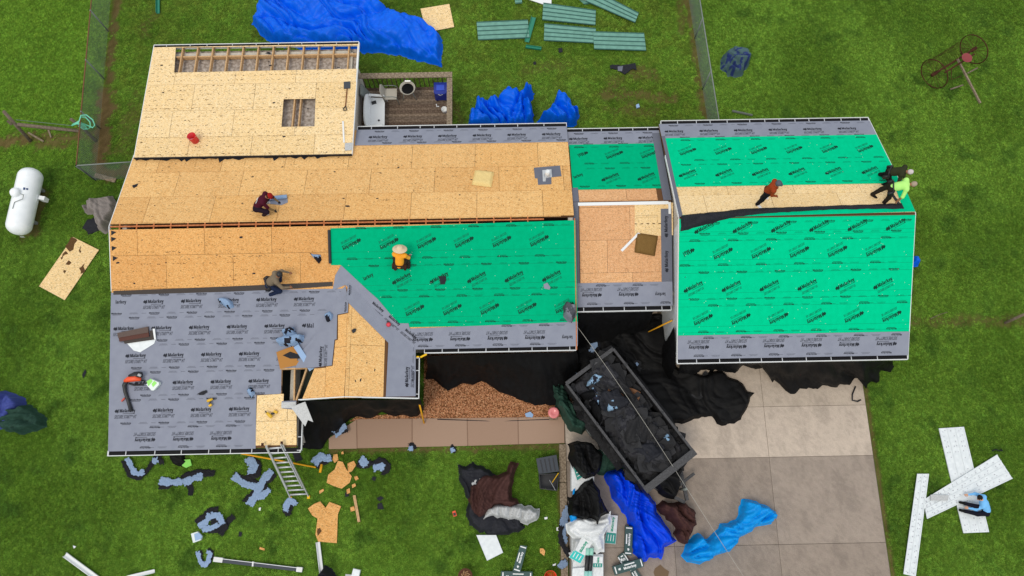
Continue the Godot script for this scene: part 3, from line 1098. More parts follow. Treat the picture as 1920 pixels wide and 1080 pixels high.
	gutter(h, Vector3(xe + 0.03, 2.49, -6.65), Vector3(x2w - 0.05, 2.49, -6.65), Vector3(0, 0, 1), 13)
	gutter(h, Vector3(x2w, 2.6, -4.61), Vector3(x2e, 2.6, -4.61), Vector3(0, 0, 1), 14, 0.17)
	st = mb()
	bar(st, on("MS", xe - xw + 0.02, 0, -0.04), on("MS", xe - xw + 0.02, L, -0.04), 0.035, 0.14, roofs.MS.xf.basis.z)
	part(st, "rake_trim", M.lumber_red, h, h.position)
	rake(h, "MS", 0.0, 2.45, L, -1)
	rake(h, "MN", 0.0, 1.3, L, -1)
	rake(h, "SW", 0.0, 0.0, pl, -1)
	# loose black flap of underlayment along the garage ridge
	var flap := crumple(pts([6.191, -9.573, 8.582, -9.835, 11.651, -9.902, 14.228, -9.958, 14.227, -9.712, 11.626, -9.718, 9.322, -9.617, 7.97, -9.439, 6.186, -9.027]), {"amp": 0.1, "edge": 0.1, "fold": 1.2, "seed": 31.0, "jag": 0.02, "base": garage_y, "lump": 0.2})
	part(flap, "loose_underlayment_flap", M.felt, h, h.position)
	# nails on the green strips
	cap_nails(h, "MS", ms_green, 0.032, 90, 61)
	cap_nails(h, "RS", rect(0.1, gw - 0.1, 1.0, gl - 0.2), 0.035, 120, 62)
	cap_nails(h, "RN", rect(0.2, gw - 0.1, 1.1, 3.7), 0.027, 60, 63)
	# dark scraps of felt still stapled to the boards
	scraps(h, "MN", rect(0.3, 16.6, 1.6, 4.5), 26, 71)
	scraps(h, "MS", rect(0.2, 6.0, 2.6, 4.5), 13, 72)
	scraps(h, "WN", rect(0.3, 8.1, 0.2, 5.0), 16, 73)
	scraps(h, "PE", rect(0.2, 1.6, 1.2, 2.4), 5, 74)
	for t in pts([0.065, 4.585, 0.057, 4.353, 0.065, 4.023, 0.091, 3.653]):
		st = mb()
		var s := 0.1 if t.y > 3.0 else 0.2
		prism(st, PackedVector2Array([t + Vector2(0, -s), t + Vector2(s * 1.9, 0.02), t + Vector2(0, s * 0.8)]), roofs.MS.xf, 0.016, 0.02)
		part(st, "felt_scrap", M.felt, h, h.position)

func garage_y(x: float, z: float) -> float:
	return maxf(minf(roof_y("RN", x, z), roof_y("RS", x, z)), 4.0) + 0.03

func cut_strips(h: Node3D, called: String, region: PackedVector2Array, bs: Array, lift: float, style: String, turns: Array, phases: Array, _n: int) -> void:
	for i in bs.size() - 1:
		for q in cut(rect(-0.5, 30.0, bs[i], bs[i + 1] + 0.07), region, []):
			if area(q) > 0.05:
				strip(h, called, q, lift + 0.004 * i, style, turns[i], phases[i], (bs[i] + bs[i + 1]) * 0.5)
				var st := mb()
				var bb := Rect2(q[0], Vector2.ZERO)
				for p in q:
					bb = bb.expand(p)
				var xf: Transform3D = roofs[called].xf
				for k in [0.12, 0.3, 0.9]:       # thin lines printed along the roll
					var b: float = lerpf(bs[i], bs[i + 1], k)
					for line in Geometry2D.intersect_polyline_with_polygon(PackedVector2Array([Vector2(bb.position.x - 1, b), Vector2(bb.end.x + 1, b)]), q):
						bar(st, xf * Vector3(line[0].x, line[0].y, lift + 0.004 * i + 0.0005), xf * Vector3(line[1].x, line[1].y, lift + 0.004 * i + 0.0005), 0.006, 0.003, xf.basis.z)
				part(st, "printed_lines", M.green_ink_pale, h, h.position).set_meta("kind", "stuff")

func valley_print(h: Node3D, called: String, ends: PackedVector2Array, lift: float) -> void:
	var xf: Transform3D = roofs[called].xf
	var d := (ends[1] - ends[0]).normalized()
	var y := Vector2(-d.y, d.x)
	var st := mb()
	for k in 3:
		var c := ends[0].lerp(ends[1], 0.08 + 0.36 * k) + y * 0.38
		var t := Transform3D(Basis(xf.basis.x * d.x + xf.basis.y * d.y, xf.basis.x * y.x + xf.basis.y * y.y, xf.basis.z), xf * Vector3(c.x, c.y, lift))
		letter(st, "Malarkey", t, 0.5, 0.14)
		letter(st, "SECURE START™ HT", t * Transform3D(Basis(), Vector3(0, -0.17, 0)), 0.66, 0.09, 0.25)
	part(st, "printed_lettering", M.ink, h, h.position)

func ridge_slot(h: Node3D, north: String, south: String, x0: float, x1: float, l: float, gap: float, double: bool) -> void:
	var xn: Transform3D = roofs[north].xf
	var ox := x0 - xn.origin.x
	var st := mb()
	var y := on(north, 0, l, 0)
	if double:
		bar(st, Vector3(x0 + 0.02, y.y - 0.04, y.z + 0.0), Vector3(x1, y.y - 0.04, y.z + 0.0), 0.045, 0.06)
		part(st, "ridge_board", M.lumber_red, h, h.position)
	var x := ox + 0.35
	while x < x1 - xn.origin.x:
		st = mb()
		bar(st, on(north, x, l - 0.16, 0.002), on(south, x, l - 0.2, 0.002), 0.045, 0.03)
		part(st, "rafter_end", M.lumber if not double else M.lumber_red, h, h.position)
		x += gap

func rafters(h: Node3D, a: PackedVector2Array, b: PackedVector2Array, w: float, l: float) -> void:
	var xf: Transform3D = roofs.WN.xf
	var st := mb()
	prism(st, rect(0.1, w - 0.1, 0.1, l - 0.1), xf, -0.32, -0.3)
	part(st, "ceiling_boards", M.ceiling, h, h.position)
	var x := 1.15
	while x < w:
		st = mb()
		prism(st, rect(x, x + 0.05, 0.04, 1.4), xf, -0.2, -0.012)
		part(st, "rafter", M.lumber, h, h.position)
		x += 0.62
	for x2 in [5.3, 5.95, 6.2]:
		st = mb()
		prism(st, rect(x2, x2 + 0.05, 2.3, 4.2), xf, -0.2, -0.012)
		part(st, "rafter", M.lumber, h, h.position)
	st = mb()
	prism(st, rect(0.95, w - 0.05, 0.5, 0.56), xf, -0.24, -0.06)
	part(st, "wall_plate", M.lumber, h, h.position)
	st = mb()
	prism(st, rect(0.0, w, 0.0, 0.05), xf, -0.2, 0.0)
	part(st, "eave_board", M.white, h, h.position)
	st = mb()
	prism(st, rect(w - 0.05, w, 0.06, l), xf, -0.2, -0.004)
	part(st, "rake_rafter", M.white, h, h.position)
	st = mb()
	prism(st, rect(0.0, 0.05, 0.06, l), xf, -0.2, -0.004)
	part(st, "rake_rafter", M.white, h, h.position)

# rows of nail heads and flattened staples left along the rafters
func nail_rows(h: Node3D, called: String, region: PackedVector2Array, step: float, sd: int, holes: Array, n: int) -> void:
	var r := RandomNumberGenerator.new()
	r.seed = sd
	var bb := Rect2(region[0], Vector2.ZERO)
	for q in region:
		bb = bb.expand(q)
	var st := mb()
	var xf: Transform3D = roofs[called].xf
	var b := bb.position.y + 0.1
	while b < bb.end.y:
		var dense := 0.35 + 0.65 * r.randf()
		for i in n:
			if r.randf() > dense:
				continue
			var q := Vector2(r.randf_range(bb.position.x, bb.end.x), b + r.randfn(0.0, 0.012))
			var hit := false
			for o in holes:
				hit = hit or Geometry2D.is_point_in_polygon(q, o)
			if not hit and Geometry2D.is_point_in_polygon(q, region):
				box(st, xf * Transform3D(Basis(Vector3.BACK, r.randfn(0, 0.3)), Vector3(q.x, q.y, 0.0135)), Vector3(r.randf_range(0.02, 0.09), r.randf_range(0.008, 0.018), 0.003))
		b += step * r.randf_range(0.7, 1.3)
	part(st, "nail_marks", M.stain, h, h.position).set_meta("kind", "stuff")

func torn_edge(h: Node3D, called: String, start: Vector2, length: float, sd: int) -> void:
	var r := RandomNumberGenerator.new()
	r.seed = sd
	var poly := PackedVector2Array()
	var a := start.x
	while a < start.x + length:
		poly.append(Vector2(a, start.y + 0.08 + r.randf() * r.randf() * 0.26))
		a += r.randf_range(0.06, 0.3)
	poly.append(Vector2(start.x + length, start.y))
	poly.append(Vector2(start.x, start.y))
	var st := mb()
	prism(st, poly, roofs[called].xf, 0.014, 0.02)
	part(st, "torn_felt_edge", M.felt, h, h.position)

func scraps(h: Node3D, called: String, region: PackedVector2Array, n: int, sd: int) -> void:
	var r := RandomNumberGenerator.new()
	r.seed = sd
	var bb := Rect2(region[0], Vector2.ZERO)
	for q in region:
		bb = bb.expand(q)
	for i in n:
		var c := Vector2(r.randf_range(bb.position.x, bb.end.x), r.randf_range(bb.position.y, bb.end.y))
		var s := 0.02 + 0.045 * r.randf() * r.randf()
		if r.randf() < 0.1:
			s *= 2.0
		var poly := PackedVector2Array()
		for k in 5:
			poly.append(c + Vector2.from_angle(TAU * k / 5.0 + r.randf() * 0.6) * s * r.randf_range(0.5, 1.4) * Vector2(1.5, 0.8))
		if Geometry2D.triangulate_polygon(poly).is_empty():
			continue
		var st := mb()
		prism(st, poly, roofs[called].xf, 0.013, 0.017)
		part(st, "felt_scrap", M.felt, h, h.position)

# ---------------------------------------------------------------- paving and beds
func clear_rect(x0: float, x1: float, z0: float, z1: float) -> void:
	bare.append(PackedVector2Array([Vector2(x0, z0), Vector2(x1, z0), Vector2(x1, z1), Vector2(x0, z1)]))

func paving() -> void:
	var o := structure("driveway", Vector3(8, 0, 0))
	var st := mb()
	slab(st, Vector3(2.08, -0.06, -7.3), Vector3(14.02, 0.012, 9.0))
	part(st, "joint_bed", M.joint, o, o.position)
	clear_rect(2.05, 14.08, -7.3, 9.0)
	var xs := [2.12, 6.06, 9.97, 14.0]
	var zs := [-7.25, -5.2, -3.27, -1.33, 1.87, 5.1, 8.9]
	var tone := [[2, 0, 0], [0, 0, 0], [1, 1, 1], [3, 3, 4], [3, 5, 3], [4, 3, 4]]
	for j in 6:
		for i in 3:
			if j == 0 and i > 0:
				continue
			st = mb()
			st.set_color(M.concrete[tone[j][i]])
			var a := Vector2(xs[i] + 0.007, zs[j] + 0.007)
			var b := Vector2(xs[i + 1] - 0.007, zs[j + 1] - 0.007)
			var top := 0.03 + 0.004 * ((i * 3 + j) % 3)
			slab(st, Vector3(a.x, 0.0, a.y), Vector3(b.x, top - 0.003, b.y))
			stained_sheet(st, a, b, top, M.concrete[tone[j][i]])
			part(st, "concrete_slab", M.slab, o, o.position)
	var rusty := mb()
	prism(rusty, rough(pts([5.283, 2.628, 5.529, 2.52, 5.714, 2.71, 5.647, 3.081, 5.289, 3.111]), 0.1, 0.08, 5.0), flat_xf(), 0.041, 0.0425)
	part(rusty, "damp_stain", mat(c8(112, 92, 70), 0.7), o, o.position)
	# walk in front of the mulch bed
	var w := structure("garden_walk", Vector3(-3, 0, -1.8))
	for q in [pts([-7.064, -1.957, -7.083, -2.365, -6.051, -3.066, -5.988, -1.958]), pts([-6.01, -3.086, -3.876, -3.068, -3.856, -1.98, -5.947, -1.977]), pts([-3.834, -3.067, -1.72, -3.049, -1.701, -1.981, -3.815, -1.979]), pts([-1.678, -3.049, 0.27, -3.034, 0.27, -2.006, -1.659, -1.981]), pts([0.311, -3.033, 2.092, -3.022, 2.076, -2.014, 0.311, -2.006])]:
		st = mb()
		prism(st, q, flat_xf(), -0.02, 0.05)
		part(st, "walk_slab", M.walk[w.get_child_count() % 2], w, w.position)
		bare.append(q)
	st = mb()
	prism(st, pts([-7.064, -1.957, -7.083, -2.365, -6.051, -3.066, 2.113, -3.021, 2.076, -2.014]), flat_xf(), -0.03, 0.04)
	part(st, "walk_bed", M.walk_joint, w, w.position)
	var bed := structure("mulch_bed", Vector3(-1, 0, -3.5))
	var poly := pts([-6.32, -3.009, -6.014, -3.211, -3.418, -3.288, -3.415, -6.151, 2.914, -6.036, 2.734, -4.312, 2.194, -2.937])
	bare.append(poly)
	st = mb()
	prism(st, poly, flat_xf(), -0.03, 0.02)
	part(st, "soil", M.soil, bed, bed.position)
	var chip := mb()
	box(chip, Transform3D(Basis(), Vector3.ZERO), Vector3(0.05, 0.01, 0.02))
	scatter(bed, "wood_chips", chip, poly, 26000, 81, [lin(198, 144, 104), lin(186, 130, 90), lin(210, 162, 122), lin(160, 108, 74), lin(196, 140, 104)], 0.022, 0.03, bed.position, 0.5, Vector2(0.6, 1.5))
	st = mb()
	tube(st, [Vector3(-2.865, 0.06, -3.023), Vector3(-0.569, 0.03, -2.901), Vector3(1.73, 0.05, -2.94)], 0.02, 5)
	part(st, "bed_edging", M.felt, bed, bed.position)
	# landscape timbers between lawn and driveway
	var spots := [Vector3(1.991, 0, -1.975), Vector3(1.959, 0, -0.53), Vector3(1.942, 0, 1.032), Vector3(1.889, 0, 3.012)]
	for i in 3:
		st = mb()
		bar(st, spots[i] + Vector3(0, 0.06, 0.01), spots[i + 1] + Vector3(0, 0.06, -0.01), 0.26, 0.12)
		var names := ["weathered landscape timber butting against the garden walk", "weathered landscape timber beside the black storage tote", "weathered landscape timber beside the orange bucket"]
		single(st, "landscape_timber", M.rail_wood, names[i], "timber", spots[i], "timbers edging the lawn")
		clear_rect(spots[i].x - 0.18, spots[i].x + 0.16, spots[i].z, spots[i + 1].z)

# the weathered top of a slab: blotches of grime and pale scoured patches, streaked the way cars drive
func stained_sheet(st: SurfaceTool, a: Vector2, b: Vector2, y: float, base: Color) -> void:
	var nx := int((b.x - a.x) / 0.09) + 1
	var nz := int((b.y - a.y) / 0.09) + 1
	var g := []
	var c := []
	for j in nz + 1:
		for i in nx + 1:
			var p := Vector2(lerpf(a.x, b.x, float(i) / nx), lerpf(a.y, b.y, float(j) / nz))
			var n1 := noise.get_noise_3d(p.x * 0.9, p.y * 0.28, 301.0)
			var n2 := noise.get_noise_3d(p.x * 1.6, p.y * 1.3, 302.0)
			var n3 := noise.get_noise_3d(p.x * 6.0, p.y * 5.0, 303.0)
			var k := 1.0 + 0.09 * n1 + 0.08 * n2 + 0.12 * n3 - 0.3 * smoothstep(0.25, 0.85, n1 + 0.5 * n2 + 0.6 * n3)
			g.append(Vector3(p.x, y, p.y))
			c.append(Color(base.r * k, base.g * k, base.b * (k + 0.02)))
	st.set_smooth_group(0)
	for j in nz:
		for i in nx:
			var k := j * (nx + 1) + i
			for v in [k, k + 1, k + nx + 2, k, k + nx + 2, k + nx + 1]:
				st.set_color(c[v])
				st.add_vertex(g[v])

func scatter(parent: Node3D, called: String, st: SurfaceTool, poly: PackedVector2Array, n: int, sd: int, tones: Array, y0: float, y1: float, base: Vector3, tilt: float, size: Vector2, m: Material = null) -> void:
	st.generate_normals()
	var mm := MultiMesh.new()
	mm.transform_format = MultiMesh.TRANSFORM_3D
	mm.use_colors = true
	mm.mesh = st.commit()
	var r := RandomNumberGenerator.new()
	r.seed = sd
	var bb := Rect2(poly[0], Vector2.ZERO)
	for q in poly:
		bb = bb.expand(q)
	var xs := []
	for i in n:
		var q := Vector2(r.randf_range(bb.position.x, bb.end.x), r.randf_range(bb.position.y, bb.end.y))
		if not Geometry2D.is_point_in_polygon(q, poly):
			continue
		var b := Basis.from_euler(Vector3(r.randfn(0, tilt), r.randf() * TAU, r.randfn(0, tilt))).scaled(Vector3.ONE * r.randf_range(size.x, size.y))
		xs.append([Transform3D(b, Vector3(q.x, r.randf_range(y0, y1), q.y) - base), tones[r.randi() % tones.size()]])
	mm.instance_count = xs.size()
	for i in xs.size():
		mm.set_instance_transform(i, xs[i][0])
		mm.set_instance_color(i, xs[i][1])
	var o := MultiMeshInstance3D.new()
	o.name = called
	o.multimesh = mm
	o.material_override = m if m else M.chip
	o.set_meta("kind", "stuff")
	parent.add_child(o, true)

# ---------------------------------------------------------------- fences, deck, tank
func chain_run(f: Node3D, a: Vector3, b: Vector3, h: float, rail: Material) -> void:
	var l := a.distance_to(b)
	var d := (b - a) / l
	var st := mb(true)
	tube(st, [a + Vector3(0, h, 0), b + Vector3(0, h, 0)], 0.026, 6)
	part(st, "top_rail", rail, f, f.position)
	var n := int(l / 2.6) + 1
	for i in n + 1:
		st = mb(true)
		var q := a.lerp(b, float(i) / n)
		tube(st, [q, q + Vector3(0, h + 0.03, 0)], 0.032, 6)
		part(st, "post", M.galv, f, f.position)
	st = mb()
	var s := 0.1
	var k := -int(h / s) - 1
	while k * s < l:
		for dirn in [1.0, -1.0]:
			var t0 := maxf(0.0, -k * s)
			var t1 := minf(h, l - k * s)
			if t1 > t0 + 0.02:
				var y0: float = t0 if dirn > 0 else h - t0
				var y1: float = t1 if dirn > 0 else h - t1
				tube(st, [a + d * (k * s + t0) + Vector3(0, y0 + 0.02, 0), a + d * (k * s + t1) + Vector3(0, y1 + 0.02, 0)], 0.0042, 3)
		k += 1
	part(st, "wire_mesh", M.wire, f, f.position)

func yard_structures() -> void:
	var f := thing("chain_link_fence", "grey chain-link fence with rusty rail, turning a corner towards the house", "fence", Vector3(-17.544, 0, -14.396))
	var corner := Vector3(-17.608, 1.5, -13.446)
	corner.y = 0
	var far := Vector3(-18.145, 1.5, -23.283)
	far.y = 0
	var hs := Vector3(-15.031, 1.5, -13.59)
	hs.y = 0
	chain_run(f, far, corner, 1.5, M.rust_rail)
	chain_run(f, corner, hs, 1.5, M.galv)
	var st := mb()
	bar(st, Vector3(-17.636, 1.45, -13.446), Vector3(-17.58, 0.05, -13.475), 0.05, 0.05)
	part(st, "corner_brace", M.galv, f, f.position)
	f = thing("chain_link_fence", "straight chain-link fence running to the back of the garage wing", "fence", Vector3(8.665, 0, -19.176))
	var a := Vector3(8.545, 1.5, -22.52)
	var b := Vector3(8.934, 1.5, -14.754)
	a.y = 0
	b.y = 0
	chain_run(f, a, b, 1.5, M.galv)
	# leaning rail fence
	f = thing("rail_fence", "grey wooden rail fence with a leaning post, tied to the chain-link fence", "fence", Vector3(-20.692, 0, -15.417))
	st = mb(true)
	tube(st, [Vector3(-20.684, 0, -15.366), Vector3(-20.754, 0.9, -15.61), Vector3(-20.841, 1.7, -15.874)], [0.07, 0.075, 0.07], 7)
	part(st, "post", M.old_wood, f, f.position)
	st = mb(true)
	tube(st, [Vector3(-20.562, 1.12, -15.565), Vector3(-19.576, 1.02, -15.475), Vector3(-18.062, 0.95, -15.31)], [0.08, 0.075, 0.07], 7)
	part(st, "rail", M.old_wood, f, f.position)
	st = mb(true)
	tube(st, [Vector3(-17.849, 0, -15.314), Vector3(-18.034, 0.9, -15.561), Vector3(-18.157, 1.45, -15.592)], 0.07, 7)
	part(st, "post", M.old_wood, f, f.position)
	st = mb()
	bar(st, Vector3(-20.908, 1.3, -15.649), Vector3(-20.847, 1.1, -15.58), 0.09, 0.05)
	part(st, "broken_rail", M.old_wood, f, f.position)
	st = mb()
	bar(st, Vector3(-20.618, 0.35, -15.593), Vector3(-20.088, 0.05, -15.304), 0.07, 0.05)
	part(st, "brace", M.rail_wood, f, f.position)
	st = mb()
	tube(st, [Vector3(-20.558, 1.3, -15.692), Vector3(-18.253, 1.2, -15.43)], 0.012, 4)
	part(st, "wire", M.wire, f, f.position)
	st = mb()
	bar(st, Vector3(-17.646, 0.06, -13.67), Vector3(-16.723, 0.06, -13.405), 0.2, 0.05)
	single(st, "plank", M.rail_wood, "old grey plank lying at the foot of the chain-link corner", "plank", Vector3(-17.23, 0, -13.565))
	st = mb()
	bar(st, Vector3(-19.971, 0.04, -15.871), Vector3(-19.801, 0.04, -15.508), 0.06, 0.03)
	single(st, "stick", M.rail_wood, "short pale stick lying under the rail fence", "stick", Vector3(-19.901, 0, -15.71))
	# hose hung on the fence corner
	st = mb(true)
	tube(st, [Vector3(-18.151, 1.3, -15.425), Vector3(-17.736, 1.5, -15.483), Vector3(-17.713, 1.52, -15.719), Vector3(-17.537, 1.45, -15.779), Vector3(-17.331, 1.3, -15.633), Vector3(-17.3, 1.15, -15.465), Vector3(-17.403, 1.1, -15.369), Vector3(-17.677, 1.2, -15.47), Vector3(-17.789, 1.4, -15.464)], 0.028, 6)
	tube(st, [Vector3(-18.148, 1.3, -15.4), Vector3(-17.783, 1.48, -15.421), Vector3(-17.738, 1.5, -15.656), Vector3(-17.599, 1.4, -15.708), Vector3(-17.461, 1.25, -15.563), Vector3(-17.497, 1.1, -15.395), Vector3(-17.649, 1.05, -15.325), Vector3(-17.801, 1.2, -15.397), Vector3(-17.868, 1.4, -15.391)], 0.028, 6)
	tube(st, [Vector3(-18.179, 1.28, -15.387), Vector3(-17.84, 1.45, -15.389), Vector3(-17.734, 1.4, -15.389), Vector3(-17.635, 1.25, -15.368), Vector3(-17.599, 1.1, -15.322), Vector3(-17.784, 1.05, -15.327), Vector3(-17.904, 1.25, -15.373)], 0.028, 6)
	single(st, "garden_hose", M.hose, "mint green garden hose looped over the chain-link fence", "hose", Vector3(-18.363, 0, -15.682))
	# weathered posts and rail by the right-hand verge
	st = mb(true)
	tube(st, [Vector3(20.122, 0.05, -6.462), Vector3(20.485, 0.9, -6.649)], 0.06, 6)
	single(st, "post", M.old_wood, "grey wooden post lying tilted on the bare verge", "post", Vector3(20.295, 0, -6.515))
	st = mb()
	tube(st, [Vector3(17.156, 0.03, -6.698), Vector3(17.543, 0.05, -6.865), Vector3(17.712, 0.3, -6.89)], 0.015, 5)
	single(st, "garden_stake", M.old_wood, "thin dark stake standing in the dirt strip beside the garage", "stake", Vector3(17.173, 0, -6.705))
	# deck
	var d := thing("deck", "weathered wooden deck with railing behind the house", "deck", Vector3(-4.3, 0, -16))
	var r := RandomNumberGenerator.new()
	r.seed = 5
	clear_rect(-6.3, -2.3, -17.5, -14.2)
	var z := -17.42
	while z < -14.1:
		st = mb()
		slab(st, Vector3(-6.25 + r.randf() * 0.02, 0.40, z), Vector3(-2.4, 0.445 + r.randf() * 0.006, z + 0.132))
		part(st, "deck_board", M.planks[r.randi() % 5], d, d.position)
		z += 0.142
	st = mb()
	slab(st, Vector3(-6.2, 0.2, -17.40), Vector3(-2.45, 0.39, -14.1))
	part(st, "joists", M.deck_dark, d, d.position)
	st = mb()
	slab(st, Vector3(-6.2, 1.42, -17.53), Vector3(-2.22, 1.46, -17.28))
	part(st, "rail_cap", M.rail_wood, d, d.position)
	st = mb()
	slab(st, Vector3(-2.45, 1.38, -17.27), Vector3(-2.22, 1.415, -14.2))
	part(st, "rail_cap", M.rail_wood, d, d.position)
	var x := -6.1
	while x < -2.4:
		st = mb()
		slab(st, Vector3(x, 0.25, -17.47), Vector3(x + 0.035, 1.418, -17.435))
		part(st, "baluster", M.planks[3], d, d.position)
		x += 0.2
	z = -17.1
	while z < -14.2:
		st = mb()
		slab(st, Vector3(-2.33, 0.25, z), Vector3(-2.295, 1.378, z + 0.035))
		part(st, "baluster", M.planks[3], d, d.position)
		z += 0.2
	for q in [Vector2(-2.33, -17.43), Vector2(-4.3, -17.43), Vector2(-2.33, -15.2)]:
		st = mb()
		slab(st, Vector3(q.x - 0.045, 0, q.y - 0.045), Vector3(q.x + 0.045, 1.378, q.y + 0.045))
		part(st, "post", M.planks[0], d, d.position)
	# propane tank
	var ta := Vector3(-19.985, 0.66, -13.344)
	var tb := Vector3(-20.113, 0.66, -11.201)
	var t := thing("propane_tank", "white horizontal propane tank standing on the lawn", "tank", Vector3((ta.x + tb.x) * 0.5, 0, (ta.z + tb.z) * 0.5))
	var ax := (tb - ta).normalized()
	var xf := Transform3D(Basis(ax.cross(Vector3.UP).normalized(), ax, ax.cross(Vector3.UP).normalized().cross(ax)), ta)
	var L := ta.distance_to(tb)
	var prof := PackedVector2Array()
	for i in 9:
		var q := i / 8.0 * PI * 0.5
		prof.append(Vector2(0.48 * sin(q), -0.40 * cos(q)))
	for i in 9:
		var q := PI * 0.5 * (1.0 - i / 8.0)
		prof.append(Vector2(0.48 * sin(q), L + 0.40 * cos(q)))
	st = mb(true)
	lathe(st, xf, prof, 28)
	part(st, "shell", M.tank, t, t.position)
	st = mb(true)
	var dome := ta.lerp(tb, 0.42) + Vector3(-0.1, 0.42, 0)
	lathe(st, Transform3D(Basis(), dome), pts([0.21, -0.06, 0.21, 0.12, 0.17, 0.21, 0.09, 0.26, 0, 0.275]), 18)
	part(st, "valve_dome", M.tank, t, t.position)
	st = mb()
	for k in [0.16, 0.84]:
		var q := ta.lerp(tb, k)
		var s := ax.cross(Vector3.UP).normalized()
		bar(st, q - s * 0.3 + Vector3(0, -0.52, 0), q + s * 0.3 + Vector3(0, -0.52, 0), 0.1, 0.28)
	part(st, "stand", M.galv, t, t.position)
	st = mb(true)
	tube(st, [dome + Vector3(0.2, 0.05, 0.05), dome + Vector3(0.34, 0.08, 0.1), dome + Vector3(0.33, 0.07, 0.28), dome + Vector3(0.02, 0.08, 0.42), dome + Vector3(-0.02, 0.07, 0.7)], 0.014, 5)
	part(st, "pipe", M.galv, t, t.position)
	st = mb()
	box(st, Transform3D(Basis(Vector3.UP, -0.2), ta.lerp(tb, 0.4) + Vector3(0.62, -0.2, 0.05)), Vector3(0.26, 0.3, 0.16))
	part(st, "regulator_box", M.white, t, t.position)
	st = mb()
	for k in 2:
		var q := ta.lerp(tb, 0.33) + Vector3(0.18 + 0.09 * k, 0.452 - 0.045 * k, 0)
		box(st, Transform3D(Basis(Vector3.BACK, -0.42 - 0.2 * k), q), Vector3(0.07, 0.012, 0.1 - 0.03 * k))
	part(st, "warning_label", mat(c8(60, 80, 120), 0.6), t, t.position)
	st = mb()
	box(st, Transform3D(Basis(), tb + Vector3(0.05, -0.25, 0.42)), Vector3(0.16, 0.1, 0.02))
	part(st, "data_plate", M.alu, t, t.position)
	var tk := PackedVector2Array()
	for q in [Vector2(-0.35, -1.2), Vector2(0.45, -1.2), Vector2(0.3, 1.3), Vector2(-0.5, 1.3)]:
		tk.append(Vector2(t.position.x, t.position.z) + q)
	bare.append(tk)

# ---------------------------------------------------------------- tarps and cloths
func tarp(called: String, label: String, category: String, poly: PackedVector2Array, m: Material, o: Dictionary, group := "") -> MeshInstance3D:
	var c := centre(poly)
	var y: float = 0.0
	if o.has("base"):
		y = o.base.call(c.x, c.y) if o.base is Callable else float(o.base)
	o.amp = float(o.amp) * 1.7
	return single(crumple(poly, o), called, m, label, category, Vector3(c.x, y, c.y), group)

func hung(label: String, top: Array, bottom: Array, amp: float, sd: float, folds := 1.6) -> void:
	var st := drape(top, bottom, amp, sd, folds)
	var c := along(bottom, 0.5)
	single(st, "debris_cloth", M.black_cloth, label, "cloth", Vector3(c.x, 0, c.z), "black debris cloths around the house")

